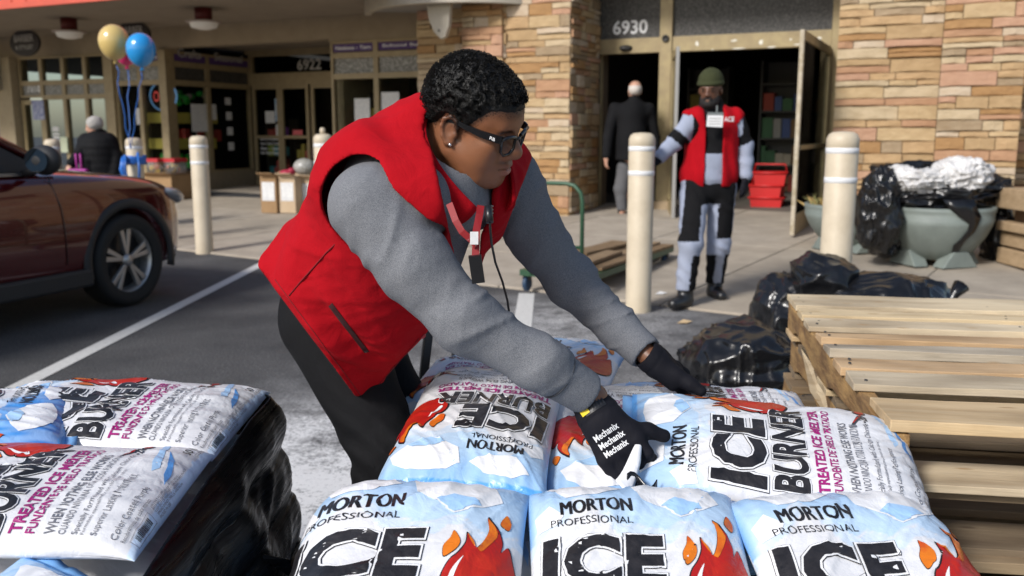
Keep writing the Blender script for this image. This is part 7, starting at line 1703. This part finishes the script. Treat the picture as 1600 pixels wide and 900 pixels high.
# lanyard, badge and cable
M_LAN = mat('lanyard_red', (.24, .005, .008), .6, col2=(.5, .4, .4), scale=90, lo=.62, hi=.68)
def ribbon(pts, w, m, name, par, th=.0016):
    P3 = [P(*p) for p in pts]; vs = []; 
    for i, c in enumerate(P3):
        d_ = (P3[min(i + 1, len(P3) - 1)] - P3[max(i - 1, 0)]).normalized(); sd_ = d_.cross(Vector((0, 1, 0.2))).normalized(); vs += [c - sd_ * w / 2, c + sd_ * w / 2]
    q = MB(); q.add(vs, [(2 * i, 2 * i + 1, 2 * i + 3, 2 * i + 2) for i in range(len(P3) - 1)], 0, False); o_ = q.build(name, m, par, fix=False); o_.modifiers.new('t', 'SOLIDIFY').thickness = th; return o_
ribbon([(702, 318, 1.585), (712, 345, 1.565), (722, 362, 1.56), (738, 376, 1.56), (745, 385, 1.56)], .012, M_LAN, 'lanyard', me_, .0008)
ribbon([(751, 322, 1.62), (749, 336, 1.60), (744, 362, 1.575), (743, 400, 1.56)], .013, M_LAN, 'lanyard', me_)
ribbon([(741, 362, 1.553), (741, 382, 1.551)], .014, M_PAPER, 'badge', me_, .002)
ribbon([(742, 398, 1.56), (745, 420, 1.565), (748, 440, 1.57)], .022, M_BLK, 'badge_reel', me_, .008)
q = MB(); cp = [P(*p) for p in ((764, 322, 1.60), (765, 345, 1.59), (768, 380, 1.60), (774, 410, 1.64), (785, 440, 1.68), (793, 470, 1.70), (797, 500, 1.70))]; q.tube(cp, .0022, 6); q.build('cable', M_BLK, me_)
q = MB(); q.tube([P(763, 322, 1.60), P(765, 348, 1.588)], .007, 8); q.build('microphone', M_BLK, me_)
# ================================================================== people in the background
def standing(name, label, loc, H, parts, lo, hi, h, rotz=0., cat='person'):
    """build a figure from its parts: (part name, material(s), field builder, material picker) in local metres, facing -y"""
    o = thing(name, label, cat, loc, rotz); k = H / 1.80
    for pn, m, fn, pick in parts:
        g = Vox(lo, hi, h); f = fn(g); V, Q = nets(f, g)
        if len(Q) == 0: continue
        V = relax(V, Q, 2, .5); mi = pick(V)[Q[:, 0]] if pick else None
        Mw = np.array(WM[o]); Vw = (V * k) @ Mw[:3, :3].T + Mw[:3, 3]
        ob = mesh_np(pn, Vw, Q, m, o)
        if mi is not None: ob.data.polygons.foreach_set('material_index', mi.astype(np.int32))
    return o
M_SKD = mat('skin_dark', (.135, .058, .030), .5, col2=(.11, .045, .024), scale=40); M_SKP = mat('skin_pale', (.50, .29, .20), .5, col2=(.44, .23, .16), scale=30)
M_GREYC = cloth('jersey_pale_blue', (.33, .365, .46), (.28, .31, .40), .9, 500, .3, 9); M_OLIVE = cloth('knit_olive', (.055, .06, .028), (.035, .04, .018), .95, 260, .2, 30); M_COAT = cloth('coat_black', (.006, .006, .007), (.010, .010, .011), .85, 500, .35, 8); M_GTR = cloth('trousers_grey', (.12, .12, .125), (.095, .095, .10), .9, 500, .3, 10); M_PUFF = cloth('puffer_black', (.005, .005, .006), (.008, .008, .009), .75, 300, .3, 14)
M_BEARD = mat('beard_black', (.010, .008, .007), .8); M_HGREY = mat('hair_grey', (.42, .40, .37), .8, col2=(.28, .26, .24), scale=60)
def head_f(g, c, yaw, pitch=0., s=1.0, ears=True):
    """a small head with brow, nose, lips, ears; faces -y turned by yaw"""
    Mr = (Matrix.Rotation(yaw, 3, 'Z') @ Matrix.Rotation(pitch, 3, 'X')); T = lambda x, y, z: vv(Vector(c) + Mr @ Vector((x * s, y * s, z * s))); Mi = np.array(Mr.inverted())
    h = f_ell(g, T(0, .008, .040), (.078 * s, .098 * s, .088 * s), Mi); h = smin(h, f_ell(g, T(0, -.034, -.03), (.062 * s, .062 * s, .085 * s), Mi), .03)
    h = smin(h, f_sph(g, T(0, -.078, -.098), .024 * s), .03); h = smin(h, f_cap(g, T(-.03, -.085, .022), T(.03, -.085, .022), .014, .014), .02)
    for q in (-1, 1): h = smax(h, -f_sph(g, T(q * .033, -.105, .002), .016), .014); h = smin(h, f_sph(g, T(q * .032, -.084, .002), .0125), .005); h = smin(h, f_ell(g, T(q * .08, .008, -.008), (.010, .02, .03), Mi), .006)
    h = smin(h, smin(f_cap(g, T(0, -.094, .014), T(0, -.114, -.026), .010, .0145), smin(f_sph(g, T(.015, -.104, -.032), .012), f_sph(g, T(-.015, -.104, -.032), .012), .01), .01), .01)
    h = smin(h, f_cap(g, T(-.02, -.096, -.061), T(.02, -.096, -.061), .008, .008), .006); h = smin(h, f_cap(g, T(-.018, -.094, -.076), T(.018, -.094, -.076), .0095, .0095), .006)
    return h, T, Mi
# ---------------------------------------------------------------- worker with the olive beanie
fp1 = GS(1090, 471); Hw = 1.80
sx = 1 / F * fp1.y
def W(px, py, dy=0.0):                       # picture point -> local metres of the figure at fp1
    p = P(px, py, fp1.y + dy); return vv((p - fp1) * (1.80 / Hw))
hc2 = W(1110, 141); yaw2 = R(-24)
shR, shL = W(1083, 188, -.02), W(1147, 187, .05); elR, elL = W(1054, 222, -.03), W(1163, 226, .04); wrR, wrL = W(1030, 246, -.10), W(1166, 272, -.02)
hpR, hpL = W(1086, 292, 0), W(1128, 292, .03); knR, knL = W(1079, 380, -.16), W(1123, 382, .04); anR, anL = W(1071, 453, -.14), W(1117, 440, .20)
def f_worker_body(g):
    h, T, Mi = head_f(g, hc2, yaw2, .12); b = smin(h, f_cap(g, hc2 + vv((.01, .02, -.06)), (shR + shL) / 2 + vv((0, .02, -.02)), .058, .07), .03)
    b = smin(b, f_chain(g, [shR, elR, wrR], [.06, .045, .03], .02), .03); b = smin(b, f_chain(g, [shL, elL, wrL], [.06, .045, .03], .02), .03)
    b = smin(b, f_cap(g, (shR + shL) / 2 + vv((0, .02, -.08)), (hpR + hpL) / 2, .11, .10), .05)
    for q in ((hpR, knR, anR), (hpL, knL, anL)): b = smin(b, f_chain(g, q, [.08, .055, .035], .03), .03)
    return b
def trunk(g, gr=0.0):
    t = smin(f_ell(g, (shR + shL) / 2 + vv((0, .02, -.14)), (.19 + gr, .135 + gr, .22)), f_ell(g, (hpR + hpL) / 2 + vv((0, .01, .10)), (.195 + gr, .14 + gr, .20)), .10); t = smin(t, f_cap(g, shR, shL, .068 + gr, .068 + gr), .06); mid_ = (shR + shL) / 2 + vv((0, .03, .075)); t = smin(t, smin(f_cap(g, mid_, shR, .07, .06), f_cap(g, mid_, shL, .07, .06), .03), .04); return t
def f_jersey(g):
    X, Y, Z = g.full(); t = trunk(g); fo = .010 * vnoise(X, Y, Z, 9) + .004 * np.sin(Z * 45 + X * 30 + 8 * vnoise(X, Y, Z, 7))
    a = smin(f_chain(g, [shR, elR, wrR], [.078, .066, .050], .02), f_chain(g, [shL, elL, wrL], [.078, .066, .052], .02), .01); j = smin(t, a, .03) - fo
    j = smin(j, f_cap(g, hc2 + vv((.012, .03, -.085)), hc2 + vv((.02, .05, -.13)), .082, .10), .03); j = np.maximum(j, -(Z - (hpR[2] + .015))); return j
def p_jersey(V):
    z = V[:, 2]; x = V[:, 0]; zc = W(1110, 240)[2]; tr_ = (np.abs(x - W(1112, 230)[0]) < .16); m = np.where(tr_ & (z > zc), 1, 0)
    zb = W(1060, 218)[2]
    for e_, s_ in ((elR, shR), (elL, shL)):
        a = (e_ - s_) / np.linalg.norm(e_ - s_); w = (V - e_) @ a; d = np.linalg.norm((V - e_) - w[:, None] * a, axis=1); m = np.where((np.abs(w + .035) < .035) & (d < .11) & (np.abs(x - W(1112, 230)[0]) > .13), 1, m)
    m = np.where((z > shR[2] + .03) & tr_, 1, m); m = np.where((x > W(1160, 200)[0]) & (z > elL[2] + .06), 1, m); return m
def f_wvest(g):
    X, Y, Z = g.full(); t = trunk(g, .024) - .012 * vnoise(X, Y, Z, 8) - .005 * np.sin(X * 60 + Z * 12); v = np.maximum(t, -(t + .018)); zt = W(1110, 291)[2]
    v = np.maximum(v, zt - .0 - Z + .10 * (X - W(1062, 280)[0]) * -.0); cx = W(1110, 220)[0]; op = np.abs(X - cx - .005) - (.062 + .10 * np.clip(.0 + (zt + .30 - Z) * .12, 0, .1) + np.clip(Z - W(1100, 200)[2], 0, 1) * .1); v = np.maximum(v, np.where(Y < .02, -op, -1)); v = np.maximum(v, -f_cap(g, hc2 + vv((.01, 0, -.05)), hc2 + vv((.01, .03, -.16)), .085, .095))
    for s_, e_ in ((shR, elR), (shL, elL)): v = np.maximum(v, -f_cap(g, s_ + (e_ - s_) * .22 , e_, .095, .085))
    return v
def f_wtr(g):
    X, Y, Z = g.full(); t = f_ell(g, (hpR + hpL) / 2 + vv((0, .015, .0)), (.185, .135, .14))
    for q in ((hpR, knR, anR), (hpL, knL, anL)): t = smin(t, f_chain(g, q, [.112, .088, .070], .03), .025)
    t = t - .012 * vnoise(X, Y, Z, 9) - .004 * np.sin(Z * 45 + X * 40 + 9 * vnoise(X, Y, Z, 6)); return np.maximum(t, anR[2] - .0 - Z)
def p_wtr(V):
    x, z = V[:, 0], V[:, 2]; m = np.zeros(len(V), int); zk = W(1080, 372)[2]; zb = W(1080, 398)[2]; cx = W(1106, 320)[0]; side = x < cx
    axr = np.interp(z, [anR[2], knR[2], hpR[2]], [anR[0], knR[0], hpR[0]]); axl = np.interp(z, [anL[2], knL[2], hpL[2]], [anL[0], knL[0], hpL[0]]); r = np.where(side, x - axr, x - axl)
    m = np.where(z < zk, 1, m); m = np.where((z < zb + .02) & (z > 0) & (np.where(side, r, -np.abs(r)) > .012), 0, m); m = np.where((z < zb) & ~side & (np.abs(r) > .030), 0, m)
    inner = np.where(side, r > .045, r < -.035); m = np.where((z > zk) & (z < W(1100, 305)[2]) & inner & (z < W(1100, 318)[2]), 1, m); m = np.where((np.where(side, r < -.085, r > .085)) & (z > zk + .05), 1, m); m = np.where(z < W(1080, 447)[2], 0, m); return m
def f_beanie(g):
    h, T, Mi = head_f(g, hc2, yaw2, .12); c = f_ell(g, T(0, .012, .066), (.092, .112, .098), Mi); X, Y, Z = g.full(); b = np.maximum(c, T(0, 0, .052)[2] - Z); br = f_ell(g, T(0, .008, .050), (.101, .121, .034), Mi); b = smin(b, br, .012); return np.maximum(b, -f_ell(g, T(0, .008, .03), (.078, .098, .085), Mi)) - .003 * vnoise(X, Y, Z, 40)
def f_beard(g):
    h, T, Mi = head_f(g, hc2, yaw2, .12); X, Y, Z = g.full(); b = smin(f_ell(g, T(0, -.045, -.088), (.064, .066, .052), Mi), f_ell(g, T(0, -.02, -.06), (.074, .05, .05), Mi), .02); b = smin(b, f_cap(g, T(-.026, -.100, -.052), T(.026, -.100, -.052), .0085, .0085), .008); b = smax(b, -f_ell(g, T(0, -.112, -.066), (.020, .018, .012), Mi), .004); return b - .004 * vnoise(X, Y, Z, 50)
def hand_f(g, w, d, n, sc_=1.0, curl=.5):
    d = vv(d) / np.linalg.norm(d); n = vv(n); n = n - d * n.dot(d); n /= np.linalg.norm(n); s_ = np.cross(d, n); kn = w + d * .085 * sc_; h = None
    for i in range(4):
        o_ = s_ * ((i - 1.5) * .021 * sc_); c = f_cap(g, w + o_ * .6, kn + o_, .020 * sc_, .0145 * sc_); h = c if h is None else smin(h, c, .015)
        L_ = (.034, .038, .036, .028)[i] * sc_; a = kn + o_; b = a + (d - n * curl * .4) * L_; c2 = b + (d * .7 - n * curl) * L_ * .8; c3 = c2 + (d * .3 - n * curl * 1.2) * L_ * .6; h = smin(h, f_chain(g, [a, b, c2, c3], [.0125 * sc_, .0115 * sc_, .0105 * sc_, .0095 * sc_], .005), .006)
    th = w + d * .03 * sc_ + s_ * .035 * sc_; h = smin(h, f_chain(g, [w + d * .015, th + d * .01, th + d * .045 * sc_ - n * .012, th + d * .07 * sc_ - n * .025], [.02 * sc_, .016 * sc_, .0135 * sc_, .012 * sc_], .01), .012); return smin(h, f_cap(g, w - d * .05, w, .036, .033), .015)
lo, hi = vv((-.62, -.42, -.02)), vv((.62, .42, 1.95))
g_handL = lambda g: hand_f(g, wrL + vv((0, 0, -.015)), vv((-.05, -.1, -1)), vv((.8, -.5, .0)), 1.05, .5)
g_handR = lambda g: hand_f(g, wrR + vv((-.02, -.02, -.02)), vv((-.8, -.3, -.45)), vv((-.2, -.7, .6)), 1.0, .5)
def f_boot(a, d):
    d = vv(d) / np.linalg.norm(d)
    def fn(g):
        z0 = a[2] - .10; q = smin(f_cap(g, a + vv((0, 0, .02)), vv((a[0], a[1], z0 + .02)), .060, .058), f_cap(g, vv((a[0], a[1], z0 + .02)), vv((a[0], a[1], z0 + .010)) + d * .15, .056, .044), .03); return np.maximum(q, z0 - .03 - g.Z)
    return fn
wk = standing('person', 'person in olive beanie, red vest and pale blue and black tracksuit stepping from the shop', tuple(fp1), Hw, [
    ('body', M_SKD, f_worker_body, None), ('jersey', [M_GREYC, M_BLACKC], f_jersey, p_jersey), ('vest', M_VEST, f_wvest, None), ('trousers', [M_BLACKC, M_GREYC], f_wtr, p_wtr), ('glove', M_GLOVE, g_handL, None), ('glove', M_GLOVE, g_handR, None), ('boot', M_BLK, f_boot(anR, (-.75, -.75, 0)), None), ('boot', M_BLK, f_boot(anL, (.15, -1, 0)), None)], lo, hi, .0085)
hl_, hh_ = hc2 - vv((.17, .17, .16)), hc2 + vv((.17, .17, .20))
for pn, m, fn in (('head_detail', M_SKD, lambda g: head_f(g, hc2, yaw2, .12)[0]), ('beanie', M_OLIVE, f_beanie), ('beard', M_BEARD, f_beard)):
    g = Vox(hl_, hh_, .0045); f = fn(g)
    if pn == 'head_detail': continue
    V, Q = nets(f, g); V = relax(V, Q, 2); mesh_np(pn, V * (Hw / 1.8) + vv(fp1), Q, m, wk)
for q_ in (-1, 1):
    T = head_f(Vox(hc2, hc2 + .01, .01), hc2, yaw2, .12)[1]; e = T(q_ * .032, -.0965, .0015); b_ = T(q_ * .034, -.102, .021); q = MB(); q.ell(Vector(e * (Hw / 1.8)) + fp1, (.010, .004, .004), 8, 6); q.ell(Vector(b_ * (Hw / 1.8)) + fp1, (.017, .006, .0035), 8, 6); q.build('eye', M_BEARD, wk)
def wpt(px, py, dy): p = P(px, py, fp1.y + dy); return p
q = MB(); c = wpt(1117, 189, -.205); q.box(c, (.115, .006, .085), Matrix.Rotation(.05, 3, 'Y')); q.build('name_badge', M_WHITE, wk)
q = MB(); q.box(c + Vector((0, -.004, .052)), (.115, .004, .018)); q.box(c + Vector((.01, -.004, .085)), (.012, .006, .05)); q.build('badge_clip', M_STEEL, wk)
for k in range(3): q = MB(); q.box(c + Vector((0, -.0045, .018 - k * .02)), (.09, .001, .006)); q.build('badge_line', M_DIM, wk)
c = wpt(1131, 190, -.20); sign_text('ACE', tuple(c), (1, .1, 0), (0, 0, 1), .075, .035, M_WHITE, 'lettering', wk, .004, .02)
# ---------------------------------------------------------------- bald man in a black coat, from behind
fp2 = GS(969, 334); H2 = 1.76
def B_(px, py, dy=0.0): return vv((P(px, py, fp2.y + dy) - fp2) * (1.80 / H2))
hc3 = B_(992, 143); sR, sL = B_(960, 170), B_(1014, 170); hp = B_(982, 262); fl_, fr_ = B_(972, 332), B_(992, 332, .25)
lo3, hi3 = vv((-.40, -.45, -.02)), vv((.75, .45, 2.05))
def f_coat(g):
    X, Y, Z = g.full(); t = smin(f_cap(g, sR + vv((.04, 0, -.03)), sL + vv((-.04, 0, -.03)), .10, .10), f_cap(g, (sR + sL) / 2 + vv((0, 0, -.12)), hp + vv((.03, 0, .05)), .20, .235), .10); a = smin(f_chain(g, [sR, B_(950, 215, -.06), B_(948, 243, -.12)], [.085, .072, .06], .02), f_chain(g, [sL, B_(1024, 215, .05), B_(1024, 250, 0)], [.085, .072, .06], .02), .02); c = smin(t, a, .03); c = smin(c, f_cap(g, hc3 + vv((0, .01, -.095)), hc3 + vv((0, .02, -.2)), .082, .17), .05); c = c - .014 * vnoise(X, Y, Z, 7); return np.maximum(c, B_(980, 250)[2] - Z)
def f_btr(g): X, Y, Z = g.full(); t = smin(f_chain(g, [hp + vv((-.05, 0, 0)), B_(970, 295), fl_ + vv((0, 0, .04))], [.12, .095, .075], .03), f_chain(g, [hp + vv((.08, .05, 0)), B_(990, 295, .15), fr_ + vv((0, 0, .04))], [.12, .095, .075], .03), .02); return np.maximum(t - .012 * vnoise(X, Y, Z, 9), fl_[2] + .03 - Z)
def f_bbody(g): h, T, Mi = head_f(g, hc3, R(190), 0., 1.12); b = smin(h, f_cap(g, hc3 + vv((0, .01, -.05)), hc3 + vv((0, .02, -.17)), .06, .065), .03); b = smin(b, f_cap(g, hc3 + vv((0, 0, -.2)), hp, .10, .10), .03); b = smin(b, f_chain(g, [sR, B_(950, 215, -.06), B_(947, 249, -.13)], [.06, .05, .03], .02), .03); b = smin(b, hand_f(g, B_(947, 248, -.13), vv((0, -.1, -1)), vv((-.9, -.3, 0)), .9, .6), .02); return smin(b, smin(f_cap(g, hp, fl_, .08, .04), f_cap(g, hp, fr_, .08, .04), .02), .03)
f_shoe = lambda a: (lambda g: np.maximum(f_cap(g, a + vv((0, .03, .0)), a + vv((.0, .18, -.01)), .052, .045), -g.Z + .0))
bm_ = standing('person', 'bald person in black coat and grey trousers walking into the shop, seen from behind', tuple(fp2), H2, [('body', M_SKP, f_bbody, None), ('coat', M_COAT, f_coat, None), ('trousers', M_GTR, f_btr, None), ('shoe', M_BLK, f_shoe(fl_), None), ('shoe', M_BLK, f_shoe(fr_), None)], lo3, hi3, .011)
g = Vox(hc3 - .15, hc3 + .15, .006); T = head_f(g, hc3, R(190), 0., 1.12)[1]; f = np.maximum(f_ell(g, T(0, .012, .03), (.094, .114, .098)), g.Z - (hc3[2] + .075)); f = np.maximum(f, (hc3[2] - .045) - g.Z); f = np.maximum(f, -f_ell(g, T(0, -.10, .0), (.10, .09, .2))); V, Q = nets(f, g); mesh_np('hair_fringe', V * (H2 / 1.8) + vv(fp2), Q, mat('hair_white', (.55, .50, .45), .8), bm_)
# ---------------------------------------------------------------- old woman in a black padded coat
wz = P(150, 250, kerb_at(150, .5).y); fp3 = Vector((wz.x, wz.y, zs(wz.x, wz.y))); H3 = 1.62
def O_(px, py, dy=0.0): return vv((P(px, py, fp3.y + dy) - fp3) * (1.80 / H3))
hc4 = O_(147, 198); so1, so2 = O_(134, 219), O_(170, 219); hp4 = O_(158, 268)
lo4, hi4 = vv((-.55, -.45, -.02)), vv((.55, .45, 2.0))
def f_puff(g):
    X, Y, Z = g.full(); t = smin(f_cap(g, so1 + vv((.03, 0, -.04)), so2 + vv((-.02, 0, -.04)), .12, .13), f_cap(g, (so1 + so2) / 2 + vv((.02, 0, -.12)), hp4, .22, .26), .1); a = smin(f_chain(g, [so1, O_(126, 240, -.12), O_(112, 255, -.25)], [.10, .085, .065], .02), f_chain(g, [so2, O_(182, 245), O_(178, 275, -.1)], [.10, .09, .075], .02), .02); c = smin(t, a, .03); c = smin(c, f_cap(g, hc4 + vv((.02, .03, -.10)), hc4 + vv((.06, .05, -.12)), .10, .10), .04); return np.maximum(c - .006 * np.abs(np.sin(Z * 32)) - .014 * vnoise(X, Y, Z, 7), .55 - Z)
def f_wbody(g): h, T, Mi = head_f(g, hc4, R(-70), .2); b = smin(h, f_cap(g, hc4, (so1 + so2) / 2, .06, .07), .03); b = smin(b, f_cap(g, (so1 + so2) / 2, hp4, .1, .1), .03); b = smin(b, f_chain(g, [so1, O_(126, 240, -.12), O_(110, 257, -.27)], [.06, .05, .03], .02), .02); b = smin(b, hand_f(g, O_(111, 257, -.27), vv((-.5, -.3, -.8)), vv((-.3, -.8, .2)), .9, .6), .02); return smin(b, smin(f_cap(g, hp4 + vv((-.08, 0, 0)), vv((hp4[0] - .08, 0, .05)), .08, .04), f_cap(g, hp4 + vv((.08, 0, 0)), vv((hp4[0] + .08, .05, .05)), .08, .04), .02), .03)
def f_whair(g): X, Y, Z = g.full(); T = head_f(g, hc4, R(-70), .2)[1]; Mi = head_f(g, hc4, R(-70), .2)[2]; f = f_ell(g, T(0, .022, .042), (.112, .120, .112), Mi); return np.maximum(f, -f_ell(g, T(0, -.13, -.03), (.10, .085, .09), Mi)) - .012 * vnoise(X, Y, Z, 30)
def f_wlegs(g): return np.maximum(smin(f_cap(g, hp4 + vv((-.08, 0, 0)), vv((hp4[0] - .08, 0, .05)), .10, .06), f_cap(g, hp4 + vv((.08, 0, 0)), vv((hp4[0] + .08, .05, .05)), .10, .06), .02), -g.Z)
standing('person', 'grey haired person in a black padded coat seen from behind beyond the red car', tuple(fp3), H3, [('body', M_SKP, f_wbody, None), ('coat', M_PUFF, f_puff, None), ('hair', M_HGREY, f_whair, None), ('trousers', M_TROU, f_wlegs, None)], lo4, hi4, .012)
o = thing('handbag', 'magenta handbag held by the grey haired person beside the bollard', 'handbag', tuple(P(122, 258, fp3.y - .3))); q = MB()
for px in (119, 126): q.tube([P(px - 1, 240, fp3.y - .3), P(px, 250, fp3.y - .3), P(px + 2, 268, fp3.y - .3)], .014, 6)
q.build('strap', mat('magenta', (.35, .03, .25), .6), o); q = MB(); q.box(P(123, 276, fp3.y - .3), (.24, .09, .2)); q.build('pouch', MATS['magenta'], o, bevel=.02)
